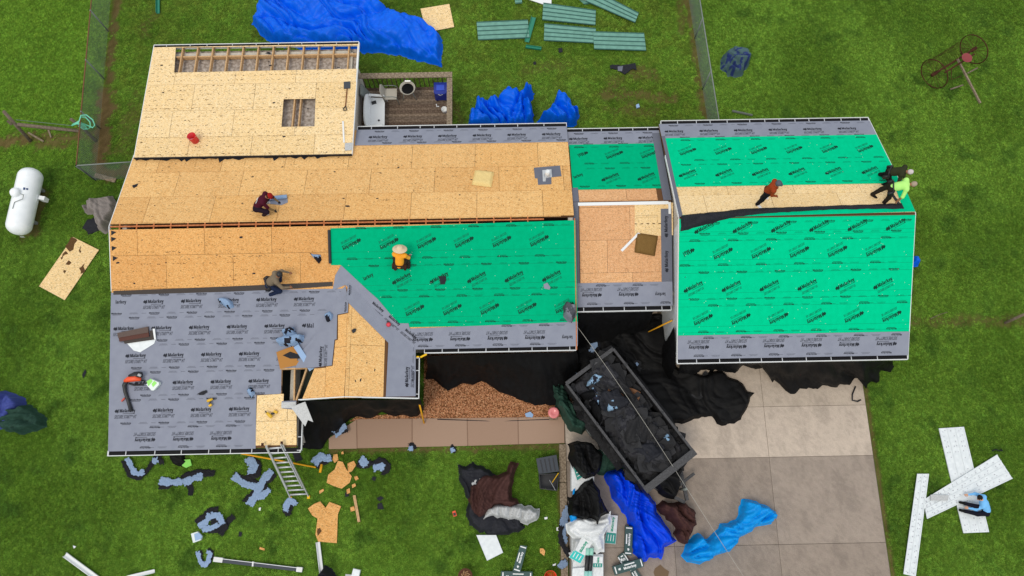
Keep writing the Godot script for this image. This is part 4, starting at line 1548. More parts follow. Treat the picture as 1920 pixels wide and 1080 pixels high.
func tarps() -> void:
	tarp("blue_tarp", "very large crumpled blue tarp spread behind the rear addition", "tarp", pts([-11.484, -21.069, -11.191, -22.055, -10.462, -22.904, -7.52, -23.432, -6.127, -22.594, -5.931, -21.846, -4.989, -21.431, -3.758, -20.929, -2.877, -20.437, -2.774, -19.521, -2.864, -18.649, -3.489, -18.877, -4.455, -19.25, -6.144, -19.445, -8.311, -19.484, -10.264, -19.932, -10.888, -20.22]), M.blue, {"amp": 0.36, "fold": 1.2, "lump": 0.5, "dir": 0.35, "seed": 3.0, "edge": 0.22, "cell": 0.05, "jag": 0.12})
	tarp("blue_tarp", "heaped blue tarp on the grass beside the deck, against the eave", "tarp", pts([-1.578, -16.259, -1.105, -16.8, -0.277, -16.917, 0.083, -17.281, 0.434, -17.036, 0.911, -17.213, 1.315, -17.285, 1.282, -16.942, 0.874, -16.633, 1.24, -16.234, 1.224, -15.585, 0.285, -15.396, -1.58, -15.429]), M.blue, {"amp": 0.4, "fold": 1.7, "dir": 1.2, "seed": 5.0})
	tarp("blue_tarp", "small bunched blue tarp next to a bigger heaped one by the eave", "tarp", pts([1.349, -15.893, 1.945, -16.221, 2.251, -16.924, 2.787, -16.73, 3.258, -16.145, 3.095, -15.603, 2.155, -15.465]), M.blue, {"amp": 0.36, "fold": 1.8, "dir": 0.9, "seed": 7.0})
	tarp("tarp", "small green and navy tarp bunched beside the straight chain-link fence", "tarp", pts([9.622, -18.314, 9.88, -19.017, 10.436, -19.282, 10.952, -19.135, 10.944, -18.589, 10.588, -17.919, 9.994, -17.957, 9.898, -18.201]), M.cloth_mixed, {"amp": 0.3, "fold": 2.0, "dir": 0.4, "seed": 9.0, "a": lin(82, 108, 112), "b": lin(52, 66, 120), "mix": 0.42})
	tarp("carpet_piece", "grey felt-backed sheet dropped against the gable end of the house", "sheet", pts([-18.007, -12.229, -17.402, -12.608, -16.827, -12.719, -16.469, -12.396, -16.539, -11.864, -16.673, -11.147, -16.845, -10.912, -17.269, -11.253, -17.322, -11.83, -17.713, -11.885]), M.stuffed, {"amp": 0.2, "fold": 1.2, "dir": 1.0, "seed": 11.0})
	tarp("felt_piece", "dark grey felt piece under the grey sheet at the gable end", "sheet", pts([-17.904, -11.312, -17.68, -11.644, -17.39, -11.831, -17.089, -11.25, -17.379, -11.064, -17.587, -10.949]), M.felt, {"amp": 0.05, "fold": 1.2, "seed": 12.0, "edge": 0.05})
	tarp("tarp", "faded indigo tarp lying under a dark green one on the lawn", "tarp", pts([-20.83, -4.36, -19.995, -4.408, -19.239, -4.289, -19.026, -3.864, -19.228, -3.555, -19.459, -3.042, -20.564, -2.815]), M.cloth_mixed, {"amp": 0.28, "fold": 1.6, "dir": 1.3, "seed": 13.0, "a": lin(72, 84, 156)})
	tarp("tarp", "dark green tarp bunched on top of a faded indigo one", "tarp", pts([-19.903, -3.215, -19.576, -3.77, -18.864, -3.903, -18.51, -3.646, -18.125, -3.307, -18.207, -3.019, -19.093, -2.706, -19.748, -2.903]), M.green_cloth, {"amp": 0.3, "fold": 1.8, "dir": -0.4, "seed": 14.0})
	tarp("tarp", "charcoal tarp spread under a brown and silver heap on the front lawn", "tarp", pts([-2.114, -1.302, -1.785, -1.176, -1.455, -1.37, -1.085, -1.163, -0.595, -0.874, 0.006, -0.072, 0.297, 0.616, 0.488, 1.101, 0.283, 1.289, -0.422, 1.353, -1.285, 1.28, -1.787, 0.674, -1.705, 0.092, -1.99, -0.701]), M.felt, {"amp": 0.14, "fold": 1.3, "dir": 0.9, "seed": 15.0})
	tarp("tarp", "chocolate brown tarp crumpled on top of a charcoal one", "tarp", pts([-1.56, -0.594, -0.964, -0.921, -0.287, -0.869, -0.033, -1.344, 0.337, -1.257, 0.015, -0.565, 0.047, -0.072, 0.245, 0.206, -0.044, 0.435, -0.61, 0.308, -1.1, 0.726, -1.363, 0.798, -1.645, 0.289]), M.brown_cloth, {"amp": 0.24, "fold": 1.9, "dir": 1.3, "seed": 16.0, "base": 0.1})
	tarp("plastic_sheet", "silvery grey plastic sheet draped across the brown tarp", "sheet", pts([-1.283, 0.819, -0.914, 0.302, -0.304, 0.196, 0.306, 0.207, 1.073, 0.377, 0.919, 0.84, 0.492, 0.948, -0.212, 0.8, -0.715, 0.655, -1.183, 0.956]), M.film_grey, {"amp": 0.18, "fold": 2.1, "dir": 1.8, "seed": 17.0, "base": 0.16})
	tarp("tarp", "pale silver tarp edge folded over the brown tarp corner", "tarp", pts([-1.54, -0.574, -1.252, -0.787, -0.964, -0.881, -0.924, -0.761, -1.213, -0.528, -1.296, -0.332, -1.5, -0.375]), M.film_grey, {"amp": 0.06, "edge": 0.05, "seed": 18.0, "base": 0.3})
	tarp("tarp", "chocolate brown tarp dropped on the driveway beside the trailer", "tarp", pts([5.394, 0.456, 5.695, 0.227, 6.605, 0.303, 6.984, 0.641, 6.963, 1.123, 6.709, 1.502, 6.484, 1.802, 6.148, 1.739, 6.068, 1.203, 5.714, 0.811]), M.brown_cloth, {"amp": 0.28, "fold": 1.9, "dir": 0.8, "seed": 19.0, "base": 0.04})
	tarp("blue_tarp", "long royal blue tarp trailing over the driveway below the trailer", "tarp", pts([3.466, -0.76, 3.83, -1.033, 4.239, -0.986, 4.92, -0.377, 5.145, -0.077, 5.451, 0.223, 5.464, 0.613, 5.747, 0.908, 5.927, 1.2, 6.148, 1.739, 5.676, 1.883, 5.542, 2.352, 5.051, 2.23, 4.742, 2.375, 4.518, 2.126, 4.439, 1.461, 4.388, 0.98, 3.871, 0.096]), M.royal, {"amp": 0.36, "fold": 1.6, "dir": 1.1, "lump": 0.5, "seed": 21.0, "base": 0.04, "edge": 0.25})
	tarp("blue_tarp", "twisted bright cyan tarp lying alone on the driveway", "tarp", pts([6.312, 2.196, 6.601, 1.595, 6.881, 1.371, 7.203, 1.606, 7.85, 1.139, 8.474, 0.958, 8.714, 0.184, 9.355, 0.294, 9.83, 0.595, 10.056, 0.929, 9.463, 1.169, 8.828, 1.445, 8.17, 2.004, 7.647, 2.24, 7.027, 2.473, 6.435, 2.405]), M.cyan, {"amp": 0.26, "fold": 1.8, "lump": 0.4, "dir": -0.6, "seed": 23.0, "base": 0.04})
	tarp("tarp", "dark green tarp hanging between the mulch bed and the trailer", "tarp", pts([1.562, -4.164, 1.657, -4.459, 2.125, -4.493, 2.276, -4.002, 2.542, -3.263, 3.016, -2.591, 2.755, -2.349, 2.22, -2.523, 1.87, -3.275, 1.612, -3.741]), M.green_cloth, {"amp": 0.4, "fold": 1.5, "dir": 1.1, "seed": 25.0})
	tarp("blue_tarp", "scrap of blue tarp lying by the end wall of the garage", "tarp", pts([16.622, -9.362, 17.056, -9.424, 17.08, -9.167, 16.945, -8.891, 16.54, -8.852]), M.blue, {"amp": 0.2, "seed": 27.0})
	# black debris cloth on the ground
	var gp := {"amp": 0.16, "fold": 0.9, "dir": 0.6, "seed": 29.0, "cell": 0.06, "edge": 0.15, "base": 0.045}
	tarp("debris_cloth", "black debris cloth covering the ground around the trailer and courtyard", "cloth", pts([2.583, -5.823, 2.917, -7.098, 6.223, -7.083, 6.316, -5.974, 6.662, -4.882, 7.704, -4.584, 8.294, -4.745, 9.103, -4.302, 9.42, -3.872, 9.669, -3.826, 9.281, -3.349, 9.186, -3.038, 8.726, -2.632, 8.095, -2.602, 7.975, -2.894, 7.176, -2.867, 6.842, -2.625, 6.365, -2.675, 5.689, -2.584, 3.602, -2.622, 2.5, -3.787]), M.black_cloth, gp, "black debris cloths around the house")
	hung("black debris cloth hung below the garage eave over the driveway", [Vector3(6.281, 2.35, -4.611), Vector3(7.957, 2.35, -4.64), Vector3(9.729, 2.35, -4.628), Vector3(11.895, 2.35, -4.608), Vector3(14.19, 2.3, -4.615)], [Vector3(6.677, 0.05, -4.659), Vector3(8.173, 0.06, -4.759), Vector3(9.571, 0.05, -4.863), Vector3(10.226, 0.05, -4.809), Vector3(10.401, 0.05, -4.271), Vector3(11.102, 0.05, -3.919), Vector3(12.018, 0.05, -3.966), Vector3(13.04, 0.05, -4.16), Vector3(13.893, 0.05, -4.335), Vector3(14.106, 0.05, -3.907), Vector3(14.749, 0.05, -4.512), Vector3(15.348, 0.05, -4.801)], 0.16, 41.0)
	hung("black debris cloth hung below the main eave over the mulch bed", [Vector3(-3.058, 2.35, -5.1), Vector3(-1.875, 2.35, -5.138), Vector3(-0.099, 2.35, -5.146), Vector3(2.508, 2.35, -5.158)], [Vector3(-3.345, 0.06, -4.584), Vector3(-3.048, 0.06, -4.578), Vector3(-2.41, 0.06, -4.08), Vector3(-1.862, 0.06, -4.472), Vector3(-1.141, 0.06, -4.544), Vector3(-0.51, 0.06, -4.193), Vector3(0.181, 0.06, -3.906), Vector3(0.912, 0.06, -3.641), Vector3(1.577, 0.06, -3.399), Vector3(2.226, 0.06, -3.89), Vector3(2.852, 0.06, -4.727)], 0.12, 43.0, 1.0)
	hung("black debris cloth hung below the cross gable beside the walk", [Vector3(-7.649, 2, -3.186), Vector3(-7.483, 2.4, -3.524), Vector3(-6.108, 2.5, -3.525), Vector3(-4.564, 2.5, -3.497), Vector3(-3.259, 2.45, -3.518)], [Vector3(-8.106, 0.05, -1.973), Vector3(-7.327, 0.05, -2.08), Vector3(-6.972, 0.07, -2.562), Vector3(-6.407, 0.07, -2.942), Vector3(-6.043, 0.06, -3.184), Vector3(-5.377, 0.06, -3.255), Vector3(-4.435, 0.06, -3.196), Vector3(-3.576, 0.06, -3.098), Vector3(-3.371, 0.06, -3.406)], 0.14, 45.0, 0.9)
	hung("black debris cloth closing the courtyard under the connector eave", [Vector3(2.654, 2.3, -6.631), Vector3(3.94, 2.3, -6.649), Vector3(5.448, 2.3, -6.663)], [Vector3(2.761, 0.06, -5.59), Vector3(4.195, 0.06, -5.956), Vector3(5.405, 0.06, -6.374)], 0.1, 47.0, 1.0)
	hung("black debris cloth hung on the garage corner by the courtyard", [Vector3(6.142, 2.5, -6.029), Vector3(6.122, 2.5, -5.264), Vector3(6.084, 2.5, -4.51)], [Vector3(6.054, 0.06, -5.487), Vector3(6.01, 0.06, -4.884), Vector3(6.351, 0.06, -4.322)], 0.05, 48.0, 2.0)
	tarp("debris_cloth", "small black cloth under the front-left eave gutter", "cloth", pts([-13.237, -1.908, -12.575, -1.895, -12.502, -1.572, -12.729, -1.375, -13.054, -1.541]), M.black_cloth, {"amp": 0.06, "seed": 49.0, "edge": 0.08}, "black debris cloths around the house")
	# poles and straps
	pole("yellow support pole sloping out from the cross gable corner", Vector3(-3.367, 2.2, -3.551), Vector3(-3.383, 0.08, -2.886), 0.034)
	pole("yellow support pole lying across the lawn under the ladder", Vector3(-10.361, 0.3, -1.838), Vector3(-7.53, 0.06, -1.278), 0.032)
	pole("yellow pole leaning in the courtyard against the white wall", Vector3(6.192, 2, -6.369), Vector3(5.438, 0.2, -6.255), 0.03)
	pole("short yellow pole end lying across another on the lawn", Vector3(-7.313, 0.05, -1.394), Vector3(-7.358, 0.05, -1.076), 0.05)
	var st := mb()
	bar(st, Vector3(-3.256, 2.66, -5.007), Vector3(-3.024, 2.66, -5.121), 0.06, 0.05)
	bar(st, Vector3(-3.39, 2.68, -5.025), Vector3(-3.293, 2.68, -5.023), 0.05, 0.05)
	single(st, "strap_hook", M.yellow, "yellow ratchet strap hooked on the inner gutter corner", "strap", Vector3(-3.222, 2.62, -5.053))

func pole(label: String, a: Vector3, b: Vector3, r: float) -> void:
	var st := mb(true)
	tube(st, [a, b], r, 7)
	single(st, "support_pole", M.strap, label, "pole", b)

# ---------------------------------------------------------------- dump trailer and the debris round it
func trailer_and_debris() -> void:
	var top := 1.7
	var floor_y := 0.62
	var c := [Vector3(2.119, 1.7, -4.113), Vector3(3.944, 1.7, -5.297), Vector3(6.668, 1.7, -1.545), Vector3(4.782, 1.7, -0.204)]
	var A: Vector3 = c[0]
	var B: Vector3 = c[1]
	var C: Vector3 = c[2]
	var D: Vector3 = c[3]
	var mid := (A + B + C + D) * 0.25
	var long := ((C + D) - (A + B)).normalized()
	var side := Vector3(-long.z, 0, long.x)        # towards the house mulch bed
	if side.dot(A - B) < 0:
		side = -side
	var hl := 2.36
	var hw := 1.12
	var ctr := Vector3(mid.x, 0, mid.z)
	var t := thing("dump_trailer", "dark grey dump trailer heaped with torn shingles on the driveway", "trailer", ctr)
	var P := func(l: float, s: float, y: float) -> Vector3:
		return ctr + long * l + side * s + Vector3(0, y, 0)
	var st: SurfaceTool
	for s in [-1.0, 1.0]:
		st = mb()
		bar(st, P.call(-hl, s * hw, (top + floor_y) * 0.5), P.call(hl, s * hw, (top + floor_y) * 0.5), 0.04, top - floor_y)
		part(st, "side_panel", M.trailer_dark, t, t.position)
		st = mb()
		bar(st, P.call(-hl, s * hw, top + 0.04), P.call(hl, s * hw, top + 0.04), 0.085, 0.09)
		var rail := part(st, "top_rail", M.trailer, t, t.position)
		for k in 4:
			st = mb()
			var q: Vector3 = P.call(-hl + 0.75 + k * 1.1, s * (hw - 0.03), top + 0.095)
			bar(st, q - long * 0.05, q + long * 0.05, 0.06, 0.02)
			part(st, "stake_pocket", M.plastic_black, rail, t.position)
		for k in 6:
			st = mb()
			var q: Vector3 = P.call(-hl + 0.4 + k * 0.8, s * (hw + 0.04), 1.15)
			bar(st, q - Vector3(0, 0.5, 0), q + Vector3(0, 0.5, 0), 0.07, 0.05)
			part(st, "side_rib", M.trailer_dark, t, t.position)
		st = mb()
		bar(st, P.call(-1.0, s * (hw + 0.17), 0.98), P.call(1.0, s * (hw + 0.17), 0.98), 0.28, 0.03)
		bar(st, P.call(-1.3, s * (hw + 0.17), 0.72), P.call(-1.0, s * (hw + 0.17), 0.98), 0.28, 0.03)
		bar(st, P.call(1.0, s * (hw + 0.17), 0.98), P.call(1.3, s * (hw + 0.17), 0.72), 0.28, 0.03)
		part(st, "fender", M.trailer_dark, t, t.position)
		for k in [-0.45, 0.45]:
			st = mb(true)
			var q: Vector3 = P.call(k, s * (hw + 0.16), 0.4)
			lathe(st, Transform3D(Basis(long, side, Vector3.UP), q - side * 0.1), pts([0.0, 0.0, 0.28, 0.0, 0.36, 0.03, 0.36, 0.17, 0.28, 0.2, 0, 0.2]), 16)
			var w := part(st, "wheel", M.plastic_black, t, t.position)
			st = mb(true)
			lathe(st, Transform3D(Basis(long, side, Vector3.UP), q - side * 0.11), pts([0.0, 0.0, 0.16, 0.0, 0.2, 0.02, 0.2, 0.2, 0.16, 0.22, 0, 0.22]), 12)
			part(st, "rim", M.galv, w, t.position)
	st = mb()
	bar(st, P.call(-hl, 0, floor_y), P.call(hl, 0, floor_y), hw * 2.0, 0.08)
	part(st, "floor", M.trailer_dark, t, t.position)
	st = mb()
	bar(st, P.call(hl, -hw, (top + floor_y) * 0.5), P.call(hl, hw, (top + floor_y) * 0.5), 0.05, top - floor_y)
	part(st, "front_panel", M.trailer_dark, t, t.position)
	st = mb()
	bar(st, P.call(hl + 0.02, -hw - 0.05, top + 0.045), P.call(hl + 0.02, hw + 0.05, top + 0.045), 0.26, 0.11)
	part(st, "front_shelf", M.trailer, t, t.position)
	st = mb()
	bar(st, P.call(-hl, -hw, top + 0.03), P.call(-hl, hw, top + 0.03), 0.14, 0.1)
	part(st, "rear_top_bar", M.trailer, t, t.position)
	st = mb()
	bar(st, P.call(-hl, -hw, 1.1), P.call(-hl, hw, 1.1), 0.05, 0.9)
	part(st, "tailgate", M.trailer_dark, t, t.position)
	st = mb()
	bar(st, P.call(-hl, -hw + 0.1, top), P.call(-hl + 0.8, -hw + 0.45, 1.3), 0.05, 0.05)
	part(st, "tailgate_stay", M.trailer_dark, t, t.position)
	for s in [-1.0, 1.0]:
		st = mb()
		bar(st, P.call(hl, s * 0.75, 0.5), P.call(hl + 1.35, s * 0.06, 0.5), 0.12, 0.14)
		part(st, "tongue_beam", M.trailer, t, t.position)
	st = mb()
	bar(st, P.call(hl + 0.75, -0.9, 0.52), P.call(hl + 0.75, 0.5, 0.52), 0.1, 0.12)
	part(st, "tongue_crossbar", M.trailer, t, t.position)
	st = mb(true)
	tube(st, [P.call(hl + 0.95, -0.2, 0.0), P.call(hl + 0.95, -0.2, 1.0)], 0.05, 8)
	part(st, "jack", M.galv, t, t.position)
	st = mb()
	box(st, Transform3D(Basis(side, Vector3.UP, long), P.call(hl + 0.4, 0.0, 0.72)), Vector3(0.7, 0.4, 0.42))
	part(st, "pump_box", M.plastic_black, t, t.position)
	# load
	var inner := PackedVector2Array()
	for q in [P.call(-hl + 0.1, hw - 0.06, 0), P.call(-hl + 0.1, -hw + 0.06, 0), P.call(hl - 0.1, -hw + 0.06, 0), P.call(hl - 0.1, hw - 0.06, 0)]:
		inner.append(Vector2(q.x, q.z))
	var pile_y := func(x: float, z: float) -> float:
		var q := Vector3(x, 0, z) - ctr
		var l := q.dot(long)
		var s := q.dot(side)
		return 0.86 + 0.6 * exp(-pow(s / 0.8, 4.0)) * smoothstep(hl + 0.1, hl - 0.8, l) * (0.8 + 0.3 * noise.get_noise_2d(x * 0.9, z * 0.9))
	st = crumple(inner, {"amp": 0.3, "fold": 2.2, "dir": 0.6, "seed": 51.0, "base": pile_y, "jag": 0.0, "cell": 0.05, "a": lin(74, 74, 78), "b": lin(58, 58, 62), "mix": 0.4})
	var heap := single(st, "shingle_heap", M.rubble, "heap of torn black shingles and felt filling the trailer", "debris", ctr + Vector3(0, 0.62, 0))
	plates(heap, "torn_shingles", inner, pile_y, 0.42, 150, 91, Vector2(0.9, 2.2), heap.position)
	var wads := [pts([3.285, -3.78, 4.199, -3.964, 4.418, -3.26, 3.832, -2.776, 3.211, -3.083]), pts([3.821, -2.58, 4.845, -3.054, 5.56, -2.45, 5.203, -1.873, 4.167, -1.699]), pts([2.582, -3.792, 3.094, -3.984, 3.405, -2.981, 3.805, -2.287, 3.222, -2.493]), pts([4.267, -1.735, 5.47, -2.023, 5.733, -1.574, 5.01, -1.07, 4.529, -1.193]), pts([3.925, -4.475, 4.323, -4.366, 4.864, -3.351, 4.452, -3.16, 4.047, -3.766])]
	for i in 5:
		var w := crumple(wads[i], {"amp": 0.3, "fold": 1.5, "dir": 0.5 + i, "seed": 151.0 + i * 4.0, "base": func(x: float, z: float) -> float: return pile_y.call(x, z) + 0.14, "edge": 0.12})
		part(w, "crumpled_felt", [M.felt, M.trailer_dark, M.black][i % 3], heap, heap.position)
	var k := 0
	var spots := [pts([2.865, -4.063, 3.167, -4.464, 3.406, -4.378, 3.633, -4.456, 3.477, -4.174, 3.146, -4.018]), pts([3.507, -3.189, 3.681, -3.445, 3.884, -3.481, 4.028, -3.179, 3.757, -2.985, 3.576, -2.969]), pts([2.899, -3.713, 3.113, -3.952, 3.376, -3.543, 3.32, -3.223, 3.046, -3.389]), pts([5.591, -2.067, 5.804, -2.259, 5.955, -2.158, 5.939, -1.944, 5.732, -1.831])]
	var says := ["pale blue film wadded at the tailgate end of the trailer load", "pale blue film scrap in the middle of the trailer load", "dark striped film scrap beside the trailer's long rail", "small pale blue film scrap near the trailer's front shelf"]
	for q in spots:
		var m := crumple(q, {"amp": 0.2, "fold": 2.4, "seed": 53.0 + k, "base": func(x: float, z: float) -> float: return pile_y.call(x, z) + 0.32, "edge": 0.06, "a": lin(150, 184, 214), "b": lin(40, 42, 50), "mix": 0.25 if k != 2 else 0.6})
		var cc := centre(q)
		single(m, "film_scrap", M.cloth_mixed, says[k], "film scrap", Vector3(cc.x, 1.3, cc.y), "pale blue film scraps")
		k += 1
	# torn shingles lying loose on the cloth
	var yard := pts([2.839, -6.81, 5.99, -6.864, 6.534, -4.884, 8.274, -4.531, 8.965, -3.986, 8.242, -3.055, 6.405, -3.193, 4.372, -5.139, 2.628, -4.314])
	var g := Node3D.new()
	g.name = "shingle_litter"
	add_child(g)
	g.set_meta("kind", "stuff")
	g.set_meta("label", "torn shingles and nails scattered over the black ground cloth")
	g.set_meta("category", "debris")
	plates(g, "torn_shingles", yard, func(_x: float, _z: float) -> float: return 0.13, 0.1, 60, 93, Vector2(0.4, 1.4), Vector3.ZERO)
	# white cable crossing above the trailer
	st = mb(true)
	var e0 := Vector3(2.511, 2.75, -6.039)
	var e1 := Vector3(8.566, 0.3, 3.104)
	var cable := []
	for i in 17:
		var u := i / 16.0
		cable.append(e0.lerp(e1, u) + Vector3(0, 0.9 * sin(u * PI) * (1.0 - u), 0))
	tube(st, cable, 0.008, 5)
	single(st, "rope", M.rope, "long pale rope running from the roof corner over the trailer", "rope", e1)

func plates(parent: Node3D, called: String, poly: PackedVector2Array, height: Callable, spread: float, n: int, sd: int, size: Vector2, base: Vector3) -> void:
	var st := mb()
	var rim := [Vector2(-0.2, -0.12), Vector2(-0.06, -0.14), Vector2(0.08, -0.13), Vector2(0.2, -0.1), Vector2(-0.22, 0.0), Vector2(-0.07, 0.01), Vector2(0.07, -0.01), Vector2(0.19, 0.0), Vector2(-0.21, 0.1), Vector2(-0.08, 0.12), Vector2(0.05, 0.13), Vector2(0.17, 0.09)]
	var lift := [0.05, 0.0, 0.02, 0.07, 0.02, -0.02, 0.035, 0.02, 0.0, 0.03, -0.01, 0.06]         # a bent, curling sheet
	var top := []
	for i in 12:
		top.append(Vector3(rim[i].x, lift[i], rim[i].y))
	for j in 2:
		for i in 3:
			var k := j * 4 + i
			tri(st, top[k], top[k + 1], top[k + 5])
			tri(st, top[k], top[k + 5], top[k + 4])
	st.generate_normals()
	var mm := MultiMesh.new()
	mm.transform_format = MultiMesh.TRANSFORM_3D
	mm.use_colors = true
	mm.mesh = st.commit()
	var r := RandomNumberGenerator.new()
	r.seed = sd
	var bb := Rect2(poly[0], Vector2.ZERO)
	for q in poly:
		bb = bb.expand(q)
	var list := []
	while list.size() < n:
		var q := Vector2(r.randf_range(bb.position.x, bb.end.x), r.randf_range(bb.position.y, bb.end.y))
		if not Geometry2D.is_point_in_polygon(q, poly):
			continue
		var b := Basis.from_euler(Vector3(r.randfn(0, 0.2), r.randf() * TAU, r.randfn(0, 0.2))).scaled(Vector3.ONE * r.randf_range(size.x, size.y))
		var y: float = height.call(q.x, q.y)
		var v := r.randf_range(0.032, 0.062)
		var tone := Color(v, v, v * 1.06)
		if r.randf() < 0.02:
			tone = lin(150, 108, 80)
		list.append([Transform3D(b, Vector3(q.x, y + spread * r.randf_range(0.4, 1.0), q.y) - base), tone])
	mm.instance_count = n
	for i in n:
		mm.set_instance_transform(i, list[i][0])
		mm.set_instance_color(i, list[i][1])
	var o := MultiMeshInstance3D.new()
	o.name = called
	o.multimesh = mm
	o.material_override = M.rubble
	o.set_meta("kind", "stuff")
	parent.add_child(o, true)

# ---------------------------------------------------------------- things lying in the yard
func to_poly(c: Array) -> PackedVector2Array:
	var r := PackedVector2Array()
	for q in c:
		r.append(Vector2(q.x, q.z))
	return r

func board(called: String, label: String, category: String, poly: PackedVector2Array, y: float, thick: float, m: Material, group := "") -> MeshInstance3D:
	var st := mb()
	prism(st, poly, flat_xf(), y, y + thick)
	if y < 0.1:
		bare.append(poly)
	var c := centre(poly)
	return single(st, called, m, label, category, Vector3(c.x, y, c.y), group)

# a ribbed metal sheet given by its four corners; ribs run along the first edge
func panel(label: String, c: Array, y: float, m: Material, rib_m: Material, group: String, marks := false, ribs := 4) -> void:
	var poly := to_poly(c)
	bare.append(poly)
	var o := thing("metal_panel", label, "metal panel", Vector3(centre(poly).x, y, centre(poly).y), group)
	var st := mb()
	prism(st, poly, flat_xf(), y, y + 0.014)
	part(st, "sheet", m, o, o.position)
	var a: Vector3 = c[0]
	var b: Vector3 = c[1]
	var e: Vector3 = c[2]
	var d: Vector3 = c[3]
	var up := Vector3(0, y + 0.024, 0)
	for k in ribs + 1:
		var t := 0.02 + 0.96 * float(k) / ribs
		st = mb()
		bar(st, a.lerp(d, t) + up, b.lerp(e, t) + up, 0.035, 0.024)
		part(st, "rib", rib_m, o, o.position)
	if marks:                                     # rows of printed stamps on the underside
		st = mb()
		var r := RandomNumberGenerator.new()
		r.seed = int(absf(a.x * 100.0))
		for k in ribs:
			for s in [0.35, 0.65]:
				var t: float = 0.02 + 0.96 * (k + s) / ribs
				var p: Vector3 = a.lerp(d, t)
				var q: Vector3 = b.lerp(e, t)
				var n := int(p.distance_to(q) / 0.2)
				for i in n:
					if r.randf() < 0.65:
						var w := p.lerp(q, (i + 0.3 + 0.4 * r.randf()) / n) + Vector3(0, y + 0.0155, 0)
						var dir := (q - p).normalized()
						bar(st, w - dir * r.randf_range(0.01, 0.03), w + dir * 0.025, r.randf_range(0.02, 0.045), 0.002)
		part(st, "printed_stamps", M.panel_ink, o, o.position).set_meta("kind", "stuff")

func scrap(label: String, paths: Array, width: float, amp: float, sd: float, mix := 0.45, a := Color(0, 0, 0, 0), base_lift := 0.0) -> void:
	var ca := a if a.a > 0.0 else lin(150, 174, 206)
	var cb := lin(34, 35, 40)
	var at: Vector3 = along(paths[0], 0.5)
	var o := thing("membrane_scrap", label, "scrap", at, "torn membrane scraps on the front lawn")
	var k := 0
	for p in paths:
		var under := []
		var over := []
		for i in 9:                                  # the black rubber layer has slid out beside its pale backing film
			var q := along(p, i / 8.0)
			var d := along(p, minf(i / 8.0 + 0.1, 1.0)) - along(p, maxf(i / 8.0 - 0.1, 0.0))
			var side := Vector3(-d.z, 0, d.x).normalized() * width * mix * 1.25 * sin(sd + k * 2.0 + i * 0.35)
			under.append(q + side)
			over.append(q - side * 0.5 + Vector3(0, 0.022, 0))
		part(ribbon(under, width * 0.95, amp * 0.45, sd + k * 3.7, cb), "black_rubber", M.cloth_mixed, o, at)
		if mix < 0.9:
			var keep := []
			for q in over.slice(0, 9 if mix < 0.38 else 6):
				keep.append(q)
			part(ribbon(keep, width * (1.12 - mix * 0.4), amp * 0.45, sd + k * 3.7, ca), "backing_film", M.cloth_mixed, o, at)
		var n := maxi(2, int(path_length(p) / 0.12))
		for i in n:
			var c := along(p, (i + 0.5) / n)
			bare.append(PackedVector2Array([Vector2(c.x - width * 0.4, c.z - width * 0.4), Vector2(c.x + width * 0.4, c.z - width * 0.4), Vector2(c.x + width * 0.4, c.z + width * 0.4), Vector2(c.x - width * 0.4, c.z + width * 0.4)]))
		k += 1

func bundle(label: String, poly: PackedVector2Array, y: float, thick: float, style: String, group := "") -> void:
	# corners run: far end pair first, then the near end pair
	var c := centre(poly)
	var o := thing("shingle_bundle", label, "bundle", Vector3(c.x, y, c.y), group)
	var st := mb()
	prism(st, poly, flat_xf(), y, y + thick)
	part(st, "wrapper", M.pack_green if style == "green" else (M.plastic_black if style == "black" else M.pack_white), o, o.position)
	var e := func(u: float, v: float) -> Vector3:
		var q := poly[0].lerp(poly[1], u).lerp(poly[3].lerp(poly[2], u), v)
		return Vector3(q.x, y + thick + 0.004, q.y)
	var xd: Vector3 = (e.call(0.5, 0.0) - e.call(0.5, 1.0)).normalized()
	var yd := Vector3.UP.cross(xd).normalized()
	var l: float = e.call(0.5, 0.0).distance_to(e.call(0.5, 1.0))
	var w: float = e.call(0.0, 0.5).distance_to(e.call(1.0, 0.5))
	if style == "white" or style == "white_bright":
		st = mb()
		quad(st, e.call(0.03, 0.62), e.call(0.97, 0.62), e.call(0.97, 0.99), e.call(0.03, 0.99))
		part(st, "teal_band", M.pack_teal if style == "white" else M.pack_teal_bright, o, o.position)
		st = mb()
		letter(st, "Malarkey", Transform3D(Basis(xd, yd, Vector3.UP), e.call(0.55, 0.32) + Vector3(0, 0.003, 0)), l * 0.5, w * 0.34)
		part(st, "printed_name", M.teal_ink if style == "white" else M.teal_ink, o, o.position)
		st = mb()
		for k in 3:
			dash(st, Transform3D(Basis(xd, yd, Vector3.UP), e.call(0.25 + 0.25 * k, 0.8) + Vector3(0, 0.003, 0)), l * 0.22, w * 0.06)
		part(st, "small_print", M.white_ink, o, o.position).set_meta("kind", "stuff")
	elif style == "green":
		st = mb()
		letter(st, "Malarkey", Transform3D(Basis(xd, yd, Vector3.UP), e.call(0.6, 0.45) + Vector3(0, 0.003, 0)), l * 0.42, w * 0.4)
		mark(st, Transform3D(Basis(xd, yd, Vector3.UP), e.call(0.5, 0.8) + Vector3(0, 0.003, 0)), w * 0.35)
		part(st, "printed_name", M.white_ink, o, o.position)
		st = mb()
		for q in [[0.5, 0.06], [0.5, 0.93], [0.22, 0.45]]:
			dash(st, Transform3D(Basis(xd if q[0] < 0.4 else yd, yd if q[0] < 0.4 else -xd, Vector3.UP), e.call(q[0], q[1]) + Vector3(0, 0.003, 0)), l * 0.34 if q[0] < 0.4 else w * 0.8, 0.04)
		part(st, "small_print", M.white_ink, o, o.position).set_meta("kind", "stuff")

